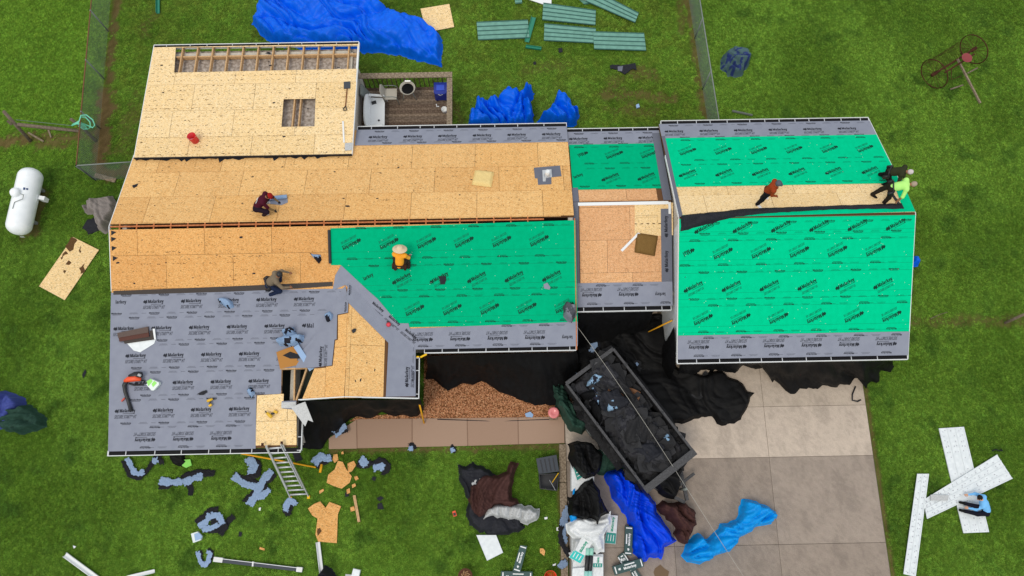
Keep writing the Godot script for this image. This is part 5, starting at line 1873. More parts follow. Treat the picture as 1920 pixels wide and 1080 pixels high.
func bucket(called: String, label: String, at: Vector3, r: float, h: float, m: Material, tilt := Vector3.ZERO) -> Node3D:
	var o := thing(called, label, "bucket", at)
	var xf := Transform3D(Basis.from_euler(tilt), at)
	var st := mb(true)
	lathe(st, xf, pts([0, 0.012, r * 0.86, 0.012, r, h, r * 1.06, h, r * 1.06, h - 0.03, r * 1.03, h - 0.05, r * 0.9, 0.0, 0, 0.0]), 20)
	part(st, "pail", m, o, at)
	st = mb(true)
	var arc := []
	for i in 9:
		var a := PI * i / 8.0
		arc.append(xf * Vector3(r * 1.05 * cos(a), h - 0.03 + 0.02 * sin(a), r * 0.9 * sin(a)))
	tube(st, arc, 0.006, 4)
	part(st, "handle", M.alu, o, at)
	return o

func yard_objects() -> void:
	var st: SurfaceTool
	# loose boards
	var s := board("wood_board", "square of pale sheathing board lying by the huge blue tarp", "board", pts([-3.794, -21.693, -2.471, -21.926, -2.247, -20.705, -3.509, -20.448]), 0.05, 0.02, M.osb_pale[0])
	s = board("wood_board", "full sheathing sheet with dark stains lying on the lawn near the propane tank", "board", pts([-18.178, -10.865, -17.03, -10.278, -18.146, -8.133, -19.284, -8.745]), 0.05, 0.02, M.osb_pale[1])
	for q in [pts([-18.175, -10.841, -17.957, -10.719, -18.169, -10.322, -18.318, -10.278, -18.409, -10.444]), pts([-17.877, -10.458, -17.739, -10.267, -17.809, -10.128, -17.914, -10.247]), pts([-18.43, -10.28, -18.314, -10.091, -18.518, -9.814, -18.62, -9.909]), pts([-18.236, -9.856, -18.052, -9.806, -18.121, -9.668, -18.283, -9.717]), pts([-17.694, -9.451, -17.495, -9.61, -17.508, -9.378, -17.688, -9.243]), pts([-18.392, -9.395, -18.244, -9.438, -18.243, -9.276, -18.397, -9.279])]:
		st = mb()
		prism(st, rough(q, 0.08, 0.1, 3.0), flat_xf(), 0.071, 0.0725)
		part(st, "dark_stain", M.stain, s, s.position)
	# torn sheathing pieces on the front lawn
	var tan := "torn sheathing pieces on the front lawn"
	board("wood_scrap", "large torn sheathing piece with a pointed top on the front lawn", "board scrap", pts([-7.085, -0.694, -7.038, -0.992, -6.801, -1.187, -6.692, -1.506, -6.505, -1.462, -6.349, -1.179, -6.133, -0.915, -6.205, -0.678, -6.503, -0.466, -6.772, -0.55]), 0.05, 0.02, M.osb_warm[2], tan)
	s = board("wood_scrap", "broad torn sheathing piece shaped like a shirt on the front lawn", "board scrap", pts([-7.749, 0.236, -7.515, 0.065, -7.295, -0.009, -7.081, 0.229, -6.949, 0.016, -6.702, 0.099, -6.495, 0.181, -6.604, 0.47, -6.598, 1.507, -7.302, 1.437, -7.415, 1.187, -7.365, 0.611, -7.573, 0.492]), 0.05, 0.02, M.osb_warm[0], tan)
	st = mb()
	prism(st, rough(pts([-7.407, 0.957, -7.271, 0.864, -7.218, 1.114, -7.355, 1.188]), 0.08, 0.08, 4.0), flat_xf(), 0.071, 0.0725)
	part(st, "dark_stain", M.stain, s, s.position)
	var bits := [[pts([-6.868, -1.751, -6.724, -1.769, -6.673, -1.546, -6.812, -1.428, -6.9, -1.55]), "chunk of sheathing lying above the large pointed piece"], [pts([-6.317, -1.399, -6.073, -1.495, -5.985, -1.332, -6.14, -1.095, -6.282, -1.058]), "chunk of sheathing right beside the large pointed piece"], [pts([-6.05, -0.894, -5.929, -0.932, -5.863, -0.811, -5.983, -0.754]), "tiny sheathing chip beside the brown plank end"], [pts([-6.12, -0.598, -6, -0.655, -5.955, -0.555, -6.095, -0.479]), "tiny sheathing chip below the large pointed piece"], [pts([-6.317, -0.424, -6.197, -0.481, -6.17, -0.303, -6.29, -0.266]), "small sheathing chip beside a dark felt scrap"], [pts([-7.356, -0.403, -7.197, -0.479, -7.173, -0.4, -7.33, -0.285]), "small sheathing sliver near the ladder foot"], [pts([-6.148, 0.226, -6.008, 0.19, -5.961, 0.346, -6.122, 0.382]), "small sheathing chip touching the long brown plank"], [pts([-9.474, 1.587, -9.289, 1.648, -9.304, 1.723, -9.488, 1.663]), "small orange wood offcut alone on the lawn"], [pts([1.012, 1.835, 1.132, 1.838, 1.209, 1.934, 1.164, 2.103, 1.008, 1.987]), "small wood chip on the lawn by the landscape timber"], [pts([-6.582, -1.827, -6.501, -1.866, -6.476, -1.764, -6.558, -1.745]), "sheathing crumb at the edge of the garden walk"]]
	for b in bits:
		board("wood_chip", b[1], "board scrap", b[0], 0.045, 0.02, M.osb_warm[1], "small sheathing chips")
	board("plank", "brown plank offcut lying on the front lawn", "plank", pts([-6.064, -0.203, -5.963, -0.22, -5.744, 0.757, -5.844, 0.774]), 0.04, 0.04, M.lumber)
	# felt scraps
	var dark := [[pts([-8.485, -1.861, -8.24, -1.918, -8.055, -1.571, -8.318, -1.495]), "ragged black felt scrap on grass under the ladder"], [pts([-5.165, -0.088, -5.004, -0.164, -4.88, -0.083, -5.039, 0.032]), "small black felt scrap lying alone on the front lawn"], [pts([-5.117, 0.128, -4.957, 0.072, -4.868, 0.327, -5.112, 0.303]), "forked black felt scrap below another on the front lawn"], [pts([-10.298, 1.02, -10.175, 1.06, -10.203, 1.213, -10.305, 1.192]), "tiny black felt scrap by the pale box"], [pts([-17.025, -5.034, -16.929, -5.268, -16.869, -5.138, -16.944, -4.904]), "thin black felt strip on the lawn left of the porch roof"], [pts([1.307, -18.818, 1.405, -18.87, 1.449, -18.734, 1.328, -18.681]), "tiny black scrap on the back lawn"], [pts([2.46, -19.509, 2.629, -19.533, 2.646, -19.313, 2.476, -19.288]), "small dark square scrap below the green panels"], [pts([-6.373, -0.287, -6.275, -0.383, -6.206, -0.185, -6.347, -0.149]), "dark felt scrap next to a small sheathing chip"], [pts([-5.333, -0.901, -5.188, -0.858, -5.245, -0.72, -5.37, -0.782]), "small grey felt scrap near the blue membrane coil"]]
	for b in dark:
		board("felt_scrap", b[1], "scrap", b[0], 0.045, 0.012, M.felt, "felt scraps on the grass")
	board("shingle_pile", "flat heap of black shingles on the back lawn", "shingles", rough(pts([4.703, -18.566, 5.139, -18.64, 5.423, -18.58, 5.623, -18.712, 5.906, -18.626, 5.94, -18.408, 5.598, -18.306, 5.305, -18.203, 5.122, -18.342, 4.717, -18.376]), 0.12, 0.12, 6.0), 0.04, 0.04, M.felt)
	board("shingle", "black shingle tab on top of a flat heap on the back lawn", "shingles", pts([5.083, -18.505, 5.324, -18.528, 5.261, -18.258, 5.071, -18.289]), 0.085, 0.012, M.grey_dark)
	# membrane scraps
	scrap("blue and black membrane loop hanging below the porch eave gutter", [[Vector3(-14.857, 0.1, -1.73), Vector3(-14.624, 0.06, -1.327), Vector3(-14.409, 0.06, -1.065), Vector3(-14.118, 0.06, -1.198), Vector3(-13.825, 0.06, -1.513), Vector3(-13.628, 0.1, -1.748)], [Vector3(-13.728, 0.15, -1.747), Vector3(-13.524, 0.08, -1.466)]], 0.22, 0.14, 1.0)
	scrap("forked blue and black membrane on the lawn near the green lid", [[Vector3(-13.493, 0.04, -0.83), Vector3(-13.021, 0.04, -0.802), Vector3(-12.58, 0.04, -0.873), Vector3(-12.389, 0.04, -0.593), Vector3(-12.382, 0.04, -0.318)], [Vector3(-12.574, 0.05, -0.853), Vector3(-12.162, 0.05, -1.024), Vector3(-11.76, 0.05, -1.096), Vector3(-11.422, 0.05, -1.209)]], 0.27, 0.14, 2.0, 0.4)
	scrap("long crossed blue membrane strips beside the ladder", [[Vector3(-10.674, 0.04, -1.037), Vector3(-10.309, 0.04, -0.812), Vector3(-9.743, 0.04, -0.624)], [Vector3(-9.165, 0.05, -1.148), Vector3(-9.49, 0.05, -0.836), Vector3(-9.727, 0.05, -0.446), Vector3(-10.034, 0.05, 0.057)], [Vector3(-9.265, 0.05, -0.536), Vector3(-9.515, 0.05, -0.324), Vector3(-9.791, 0.05, -0.212)], [Vector3(-10.215, 0.05, -1.487), Vector3(-10.059, 0.05, -1.605), Vector3(-9.794, 0.05, -1.36), Vector3(-9.859, 0.05, -1.121), Vector3(-10.128, 0.05, -1.166)]], 0.27, 0.14, 3.0, 0.35)
	scrap("tangled blue and black membrane pile next to the pale box", [[Vector3(-11.851, 0.04, 0.779), Vector3(-11.608, 0.04, 0.591), Vector3(-11.34, 0.04, 0.209), Vector3(-11.183, 0.04, 0.153)], [Vector3(-11.674, 0.06, 0.877), Vector3(-11.369, 0.06, 0.921), Vector3(-11.039, 0.06, 0.793), Vector3(-10.802, 0.06, 0.509), Vector3(-10.571, 0.06, 0.378)], [Vector3(-11.392, 0.1, 0.497), Vector3(-11.093, 0.1, 0.464), Vector3(-10.863, 0.1, 0.795), Vector3(-11.084, 0.1, 1.02)]], 0.26, 0.16, 4.0, 0.45)
	scrap("blue membrane ring by the loose downspout", [[Vector3(-11.765, 0.04, 1.694), Vector3(-11.655, 0.04, 2.016), Vector3(-11.475, 0.04, 2.244), Vector3(-11.336, 0.04, 2.022), Vector3(-11.281, 0.04, 1.76), Vector3(-11.447, 0.04, 1.681)]], 0.15, 0.1, 5.0, 0.3)
	scrap("black crumpled membrane lump below the ladder foot", [[Vector3(-8.623, 0.04, 0.317), Vector3(-8.437, 0.05, 0.009), Vector3(-8.26, 0.05, 0.265), Vector3(-8.289, 0.04, 0.497)]], 0.3, 0.18, 6.0, 0.75)
	scrap("blue membrane wad beside the yellow pole end", [[Vector3(-7.582, 0.04, -1.4), Vector3(-7.345, 0.05, -1.636), Vector3(-7.135, 0.05, -1.552), Vector3(-6.979, 0.04, -1.67)]], 0.28, 0.16, 7.0, 0.3)
	scrap("curled blue and black membrane near the torn sheathing", [[Vector3(-5.861, 0.04, -1.529), Vector3(-5.521, 0.05, -1.282), Vector3(-5.358, 0.05, -1.319)], [Vector3(-5.314, 0.05, -1.238), Vector3(-5.071, 0.05, -1.334), Vector3(-4.843, 0.05, -1.269), Vector3(-4.817, 0.05, -1.069), Vector3(-4.981, 0.05, -1.052)]], 0.26, 0.14, 8.0, 0.42)
	scrap("blue membrane piece on the black cloth by the garden walk", [[Vector3(-6.86, 0.3, -3.071), Vector3(-6.778, 0.25, -2.829), Vector3(-6.902, 0.2, -2.591)], [Vector3(-6.373, 0.2, -2.785), Vector3(-6.616, 0.2, -2.667), Vector3(-6.864, 0.18, -2.551)]], 0.27, 0.14, 9.0, 0.3)
	scrap("small blue membrane curl at the edge of the garden walk", [[Vector3(-3.975, 0.04, -1.979), Vector3(-3.685, 0.04, -1.934)]], 0.16, 0.1, 10.0)
	scrap("tiny blue and black membrane curl on the grass by the walk", [[Vector3(-2.34, 0.04, -1.869), Vector3(-2.154, 0.04, -1.865)]], 0.18, 0.1, 11.0)
	scrap("pale blue membrane strip against the timber beside the pallets", [[Vector3(2.128, 0.3, 0.354), Vector3(1.963, 0.15, 0.739), Vector3(1.862, 0.15, 1.311), Vector3(1.888, 0.15, 1.691)], [Vector3(1.985, 0.15, 2.294), Vector3(1.781, 0.15, 2.44), Vector3(1.738, 0.15, 2.55)]], 0.24, 0.14, 12.0, 0.1, lin(130, 150, 178))
	scrap("black straps twisted along the pallet edge", [[Vector3(1.949, 0.2, 1.025), Vector3(2.048, 0.2, 1.597), Vector3(2.145, 0.2, 2.162)]], 0.2, 0.12, 13.0, 0.95)
	scrap("blue film strips tangled in the courtyard rubble", [[Vector3(3.555, 0.4, -6.814), Vector3(3.597, 0.3, -6.573), Vector3(3.501, 0.3, -6.356)], [Vector3(3.272, 0.3, -6.055), Vector3(3.473, 0.3, -5.791), Vector3(3.248, 0.3, -5.536)], [Vector3(2.192, 0.3, -4.573), Vector3(2.452, 0.3, -4.738), Vector3(2.608, 0.3, -4.439)]], 0.24, 0.16, 14.0, 0.35)
	scrap("pale blue film curl on the black cloth beside the trailer rail", [[Vector3(4.522, 0.2, -5.273), Vector3(4.881, 0.2, -5.223), Vector3(4.931, 0.2, -5.008)], [Vector3(4.796, 0.2, -4.882), Vector3(5.148, 0.2, -5.09)]], 0.14, 0.1, 15.0, 0.3)
	tarp("tarp", "folded navy and green tarp lying beside the trailer rail on black cloth", "tarp", pts([5.105, -4.567, 5.952, -4.509, 6.016, -4.21, 5.611, -3.878, 5.335, -4.18]), M.cloth_mixed, {"amp": 0.12, "seed": 77.0, "base": 0.12, "a": lin(44, 52, 112), "b": lin(24, 66, 52), "mix": 0.35, "quiet": 1})
	board("film_scrap", "flat pale blue film patch lying on the mulch bed", "film scrap", pts([0.566, -3.174, 0.778, -3.253, 0.9, -3.126, 0.856, -3.023, 0.605, -3.049]), 0.06, 0.01, M.film_blue)
	# lids, boxes, small litter
	board("tub_lid", "bright green plastic lid lying below the porch eave", "lid", pts([-12.654, -1.655, -12.388, -1.67, -12.305, -1.447, -12.521, -1.351, -12.674, -1.434]), 0.045, 0.05, M.lid_green)
	st = mb()
	prism(st, pts([-12.061, 1.064, -11.827, 0.992, -11.65, 1.167, -11.678, 1.3, -11.95, 1.39]), flat_xf(), 0.02, 0.16)
	var lunch := single(st, "plastic_box", M.tub_white, "pale plastic box beside the tangled membrane pile", "box", Vector3(-11.841, 0.02, 1.182))
	st = mb()
	prism(st, pts([-11.934, 1.079, -11.76, 1.025, -11.627, 1.16, -11.658, 1.254, -11.871, 1.326]), flat_xf(), 0.161, 0.175)
	part(st, "lid", M.film_blue, lunch, lunch.position)
	board("foam_board", "plain white rigid board lying by the charcoal tarp", "board", pts([-1.366, 1.316, -0.622, 1.33, -0.371, 1.961, -0.972, 2.233]), 0.05, 0.03, M.white_sheet)
	var bit := ["curled white scrap on the lawn beside the timber edging", "bent white scrap on the lawn by the timber edging", "small white scrap on the lawn by the orange bucket", "small white scrap of paper on the far left lawn", "white crumb on the lawn below the ladder"]
	var places := [pts([1.205, 0.729, 1.327, 0.712, 1.324, 0.789, 1.223, 0.807]), pts([1.657, 1.103, 1.739, 1.086, 1.696, 1.162, 1.754, 1.22, 1.654, 1.218]), pts([1.473, 2.409, 1.594, 2.373, 1.572, 2.448, 1.472, 2.465]), pts([-16.485, 1.403, -16.36, 1.443, -16.43, 1.517]), pts([-9.616, 0.182, -9.536, 0.164, -9.548, 0.281, -9.609, 0.28])]
	for i in 5:
		board("white_scrap", bit[i], "scrap", places[i], 0.045, 0.02, M.white, "white litter scraps on the lawn")
	# orange tape measure
	var tp := thing("tape_measure", "small orange and black tape measure lying on the front lawn", "tool", Vector3(-2.192, 0, 0.531))
	st = mb()
	box(st, Transform3D(Basis(Vector3.UP, 0.3), Vector3(-2.187, 0.06, 0.53)), Vector3(0.13, 0.07, 0.2))
	part(st, "case", M.tool_orange, tp, tp.position)
	st = mb()
	box(st, Transform3D(Basis(Vector3.UP, 0.3), Vector3(-2.184, 0.1, 0.549)), Vector3(0.09, 0.02, 0.1))
	part(st, "grip", M.plastic_black, tp, tp.position)
	# white soffit pieces on the grass
	trough("white bent gutter piece lying at the lower left of the lawn", Vector3(-16.72, 0, 1.72), Vector3(-15.155, 0, 2.738), 0.16, M.white)
	trough("short white gutter piece near the longer bent one", Vector3(-14.308, 0, 2.568), Vector3(-13.322, 0, 2.363), 0.12, M.white)
	trough("white metal strip under the shirt-shaped sheathing piece", Vector3(-7.301, 0, 1.456), Vector3(-7.049, 0, 2.886), 0.13, M.white)
	trough("green metal trim standing alone at the top of the back lawn", Vector3(-15.983, 0, -23.294), Vector3(-15.807, 0, -21.683), 0.14, M.metal_green_deep)
	var dsp := thing("downspout", "grey downspout with pale end caps lying on the lawn", "downspout", Vector3(-9.508, 0, 2.208))
	st = mb()
	bar(st, Vector3(-11.116, 0.1, 2.003), Vector3(-7.839, 0.1, 2.417), 0.14, 0.1)
	part(st, "pipe", M.plastic_grey, dsp, dsp.position)
	for q in [[Vector3(-11.138, 0.1, 1.984), Vector3(-10.797, 0.1, 2.027)], [Vector3(-8.038, 0.1, 2.395), Vector3(-7.82, 0.1, 2.417)], [Vector3(-9.695, 0.1, 2.178), Vector3(-9.636, 0.1, 2.179)]]:
		st = mb()
		bar(st, q[0], q[1], 0.17, 0.115)
		part(st, "joint_band", M.alu, dsp, dsp.position)
	st = mb()
	bar(st, Vector3(-11.061, 0.155, 1.944), Vector3(-7.907, 0.155, 2.355), 0.02, 0.012)
	part(st, "seam", M.white, dsp, dsp.position)
	bare.append(pts([-11.202, 1.915, -7.833, 2.314, -7.82, 2.538, -11.182, 2.14]))
	# dark blower bag and white box at the lower edge
	tarp("tool_bag", "black tool bag lying by the shirt-shaped sheathing piece", "bag", pts([-7.338, 2.658, -7.113, 2.402, -6.96, 2.292, -6.754, 2.446, -6.549, 2.598, -6.377, 2.898, -7.243, 2.957]), M.felt, {"amp": 0.35, "fold": 1.8, "seed": 82.0})
	var wb := thing("carton", "open white carton on its side at the edge of the lawn", "box", Vector3(-5.836, 0, 2.574))
	st = mb()
	prism(st, pts([-5.922, 2.405, -5.662, 2.466, -5.712, 2.725, -5.99, 2.683]), flat_xf(), 0.02, 0.2)
	part(st, "body", M.white_sheet, wb, wb.position)
	st = mb()
	prism(st, pts([-6.231, 2.604, -5.993, 2.627, -6.023, 2.868, -6.262, 2.826]), flat_xf(), 0.02, 0.05)
	part(st, "flap", M.film_grey, wb, wb.position)
	# plant pot
	var pot := thing("plant_pot", "brown clay plant pot with dry stems on the lawn", "pot", Vector3(-1.77, 0, 2.723))
	st = mb(true)
	lathe(st, Transform3D(Basis(), Vector3(-1.77, 0, 2.723)), pts([0, 0.02, 0.16, 0.02, 0.24, 0.3, 0.27, 0.32, 0.24, 0.33, 0.2, 0.24, 0, 0.24]), 18)
	part(st, "pot", M.terracotta, pot, pot.position)
	for k in 7:
		st = mb()
		var a := TAU * k / 7.0
		var q := Vector3(-1.756, 0.24, 2.701)
		tube(st, [q, q + Vector3(cos(a) * 0.1, 0.16, sin(a) * 0.1), q + Vector3(cos(a + 0.8) * 0.17, 0.14, sin(a + 0.8) * 0.17)], 0.012, 4)
		part(st, "stem", M.lumber, pot, pot.position)
	bucket("bucket", "orange-red bucket on the lawn beside the timber edging", Vector3(1.361, 0, 2.817), 0.22, 0.4, M.orange_red)
	# pink glass garden lamp
	var lamp := thing("garden_ornament", "pink glass garden ornament at the corner of the mulch bed", "ornament", Vector3(1.677, 0, -3.154))
	st = mb(true)
	lathe(st, Transform3D(Basis(), Vector3(1.677, 0, -3.154)), pts([0, 0.05, 0.06, 0.05, 0.2, 0.35, 0.22, 0.42, 0.17, 0.45, 0.08, 0.4, 0, 0.38]), 20)
	part(st, "bowl", M.pink_glass, lamp, lamp.position)
	st = mb()
	box(st, Transform3D(Basis(), Vector3(1.67, 0.05, -3.024)), Vector3(0.32, 0.1, 0.24))
	part(st, "stone_base", M.rail_wood, lamp, lamp.position)
	# storage tote
	var tote := thing("storage_tote", "black storage tote with its grey lid open and a brush inside", "tote", Vector3(1.389, 0, -0.639))
	var tb := pts([1.047, -0.844, 1.786, -0.851, 1.703, -0.238, 1.073, -0.328])
	bare.append(tb)
	st = mb()
	for i in 4:
		var p := tb[i]
		var q := tb[(i + 1) % 4]
		bar(st, Vector3(p.x, 0.2, p.y), Vector3(q.x, 0.2, q.y), 0.03, 0.4)
	prism(st, tb, flat_xf(), 0.01, 0.03)
	part(st, "box", M.plastic_black, tote, tote.position)
	st = mb()
	prism(st, pts([0.95, -1.432, 1.731, -1.558, 1.812, -0.94, 1.036, -0.856]), flat_xf(), 0.3, 0.36)
	var lid := part(st, "lid", M.plastic_grey, tote, tote.position)
	st = mb()
	for k in 4:
		var a := Vector3(1.048, 0.37, -1.367)
		var b := Vector3(1.137, 0.37, -0.911)
		var e := Vector3(1.663, 0.37, -1.456)
		var f := Vector3(1.728, 0.37, -0.979)
		bar(st, a.lerp(e, 0.1 + 0.26 * k), b.lerp(f, 0.1 + 0.26 * k), 0.03, 0.02)
	part(st, "lid_ribs", M.plastic_black, lid, tote.position)
	st = mb()
	tube(st, [Vector3(1.774, 0.55, -0.874), Vector3(1.539, 0.2, -0.534)], 0.014, 5)
	part(st, "brush_handle", M.yellow, tote, tote.position)
	st = mb()
	tube(st, [Vector3(1.441, 0.2, -0.634), Vector3(1.638, 0.45, -0.255)], 0.012, 5)
	part(st, "rod", M.alu, tote, tote.position)
	# green roof panels at the back
	var gp := "green metal roof panels on the back lawn"
	panel("green roof panel lying alone left of the others, near a bent trim piece", [Vector3(-1.223, 0, -20.939), Vector3(1.12, 0, -21.009), Vector3(1.17, 0, -20.057), Vector3(-1.156, 0, -19.988)], 0.06, M.metal_green, M.metal_green_dark, gp)
	panel("green roof panel, upper one of two lying edge to edge", [Vector3(1.854, 0, -21.876), Vector3(4.243, 0, -21.434), Vector3(4.18, 0, -20.645), Vector3(1.778, 0, -20.969)], 0.09, M.metal_green, M.metal_green_dark, gp)
	panel("green roof panel, lower one of two lying edge to edge", [Vector3(1.871, 0, -20.799), Vector3(4.198, 0, -20.504), Vector3(4.136, 0, -19.727), Vector3(1.82, 0, -19.907)], 0.06, M.metal_green, M.metal_green_dark, gp)
	panel("green roof panel overlapping the corner of the lower paired one", [Vector3(4.067, 0, -20.311), Vector3(6.368, 0, -20.186), Vector3(6.405, 0, -19.272), Vector3(4.072, 0, -19.397)], 0.1, M.metal_green, M.metal_green_dark, gp)
	panel("green roof panel slanting away with a folded end", [Vector3(4.076, 0, -22.583), Vector3(6.192, 0, -21.228), Vector3(5.989, 0, -20.724), Vector3(3.798, 0, -21.898)], 0.12, M.metal_green, M.metal_green_dark, gp, false, 3)
	panel("green roof panel mostly hidden behind the slanting one", [Vector3(2.894, 0, -22.72), Vector3(5.108, 0, -22.449), Vector3(4.981, 0, -21.934), Vector3(3.744, 0, -21.784)], 0.05, M.metal_green, M.metal_green_dark, gp, false, 3)
	trough("bright green bent trim next to the lone green panel", Vector3(1.392, 0, -21.145), Vector3(1.044, 0, -19.866), 0.2, M.metal_green_deep)
	trough("short green trim offcut below the lone green panel", Vector3(0.99, 0, -19.618), Vector3(1.687, 0, -19.495), 0.14, M.metal_green_deep)
	trough("short pale green trim offcut above the lone green panel", Vector3(0.553, 0, -21.985), Vector3(0.873, 0, -22.008), 0.2, M.metal_green)
	board("white_trim", "white metal trim lying above the paired green panels", "trim", pts([0.804, -22.239, 2.228, -22.041, 2.222, -21.841, 1.828, -21.819]), 0.06, 0.03, M.white)
	board("white_trim", "white metal trim under the slanting green panel", "trim", pts([3.175, -22.311, 3.857, -22.126, 3.824, -21.926, 3.555, -21.959]), 0.17, 0.03, M.white)
	board("film_scrap", "tiny pale blue wad on the back lawn", "film scrap", pts([5.776, -16.57, 5.897, -16.621, 5.934, -16.462, 5.79, -16.413]), 0.04, 0.08, M.film_blue)
	trough("thin grey pipe on the grass behind the garage eave", Vector3(9.99, 0, -16.206), Vector3(10.862, 0, -15.981), 0.06, M.galv)
	# white panels at the right with a person on them
	var wp := "white-backed metal panels on the side lawn"
	panel("white-backed panel lying lowest in the cross, under a person", [Vector3(16.696, 0, -2.301), Vector3(16.952, 0, 1.593), Vector3(17.925, 0, 1.573), Vector3(17.688, 0, -2.345)], 0.05, M.white_sheet, M.white_sheet, wp, true, 3)
	panel("white-backed panel lying across the top of the cross", [Vector3(15.624, 0, 0.369), Vector3(18.757, 0, -1.264), Vector3(19.177, 0, -0.355), Vector3(15.652, 0, 1.05)], 0.09, M.white_sheet, M.white_sheet, wp, true, 4)
	panel("narrow white-backed panel lying apart beside the crossed pair", [Vector3(15.538, 0, -0.6), Vector3(14.432, 0, 2.981), Vector3(14.853, 0, 3.082), Vector3(15.969, 0, -0.592)], 0.13, M.white_sheet, M.white_sheet, wp, true, 2)
	board("white_trim", "short white trim piece lying on the crossed panels", "trim", pts([15.901, 0.178, 16.59, 0.21, 16.515, 0.405, 15.864, 0.393]), 0.15, 0.03, M.film_grey)
	tube_thing("black rubber strap lying on the driveway near the garage corner", [Vector3(13.691, 0.06, -3.998), Vector3(13.52, 0.06, -3.684), Vector3(13.487, 0.06, -3.454), Vector3(13.691, 0.06, -3.408), Vector3(13.827, 0.06, -3.469)], 0.03, M.felt)
	tube_thing("thin black cord loop lying on the side lawn", [Vector3(18.628, 0.05, -1.405), Vector3(18.758, 0.06, -1.463), Vector3(18.88, 0.05, -1.421), Vector3(19.041, 0.05, -1.398), Vector3(18.975, 0.05, -1.48)], 0.02, M.felt)
	# red bandana sign under the garage eave
	var sg := thing("bandana", "dark red patterned cloth hanging over the black drape below the garage eave", "cloth", Vector3(11.297, 0.9, -4.646))
	st = mb()
	tri(st, Vector3(10.605, 1.6, -4.764), Vector3(11.454, 1.6, -4.749), Vector3(11.181, 1, -4.341))
	part(st, "cloth", mat(c8(140, 66, 60), 0.8), sg, sg.position)
	st = mb()
	for q in [[1488, 686, 0.3], [1496, 690, -0.4], [1504, 688, 0.6], [1510, 684, -0.2], [1500, 698, 0.1]]:
		var u := Vector2((q[0] - 1480.0) / 42.0, (q[1] - 679.0) / 25.0)
		var p := Vector3(10.605, 1.6, -4.764).lerp(Vector3(11.454, 1.6, -4.749), u.x)
		p = p.lerp(Vector3(11.181, 1, -4.341), u.y) + Vector3(0, 0.03, 0.03)
		bar(st, p - Vector3(0.05, 0, q[2] * 0.05), p + Vector3(0.05, 0, q[2] * 0.05), 0.03, 0.004)
	part(st, "white_pattern", M.white_ink, sg, sg.position)
	pallets()
	deck_things()
	hay_rake()
	ladder()

func trough(label: String, a: Vector3, b: Vector3, w: float, m: Material) -> void:
	var st := mb()
	var d := (b - a).normalized()
	var s := Vector3(-d.z, 0, d.x)
	var y := Vector3(0, 0.05, 0)
	bar(st, a + y, b + y, w, 0.012)
	bar(st, a + y + s * w * 0.5 + Vector3(0, 0.05, 0), b + y + s * w * 0.5 + Vector3(0, 0.05, 0), 0.012, 0.1)
	bar(st, a + y - s * w * 0.5 + Vector3(0, 0.03, 0), b + y - s * w * 0.5 + Vector3(0, 0.03, 0), 0.012, 0.06)
	single(st, "metal_trim", m, label, "trim", a.lerp(b, 0.5))
	bare.append(PackedVector2Array([Vector2(a.x + s.x * w, a.z + s.z * w), Vector2(b.x + s.x * w, b.z + s.z * w), Vector2(b.x - s.x * w, b.z - s.z * w), Vector2(a.x - s.x * w, a.z - s.z * w)]))

func tube_thing(label: String, path: Array, r: float, m: Material) -> void:
	var st := mb(true)
	tube(st, path, r, 6)
	single(st, "cord", m, label, "cord", path[0])

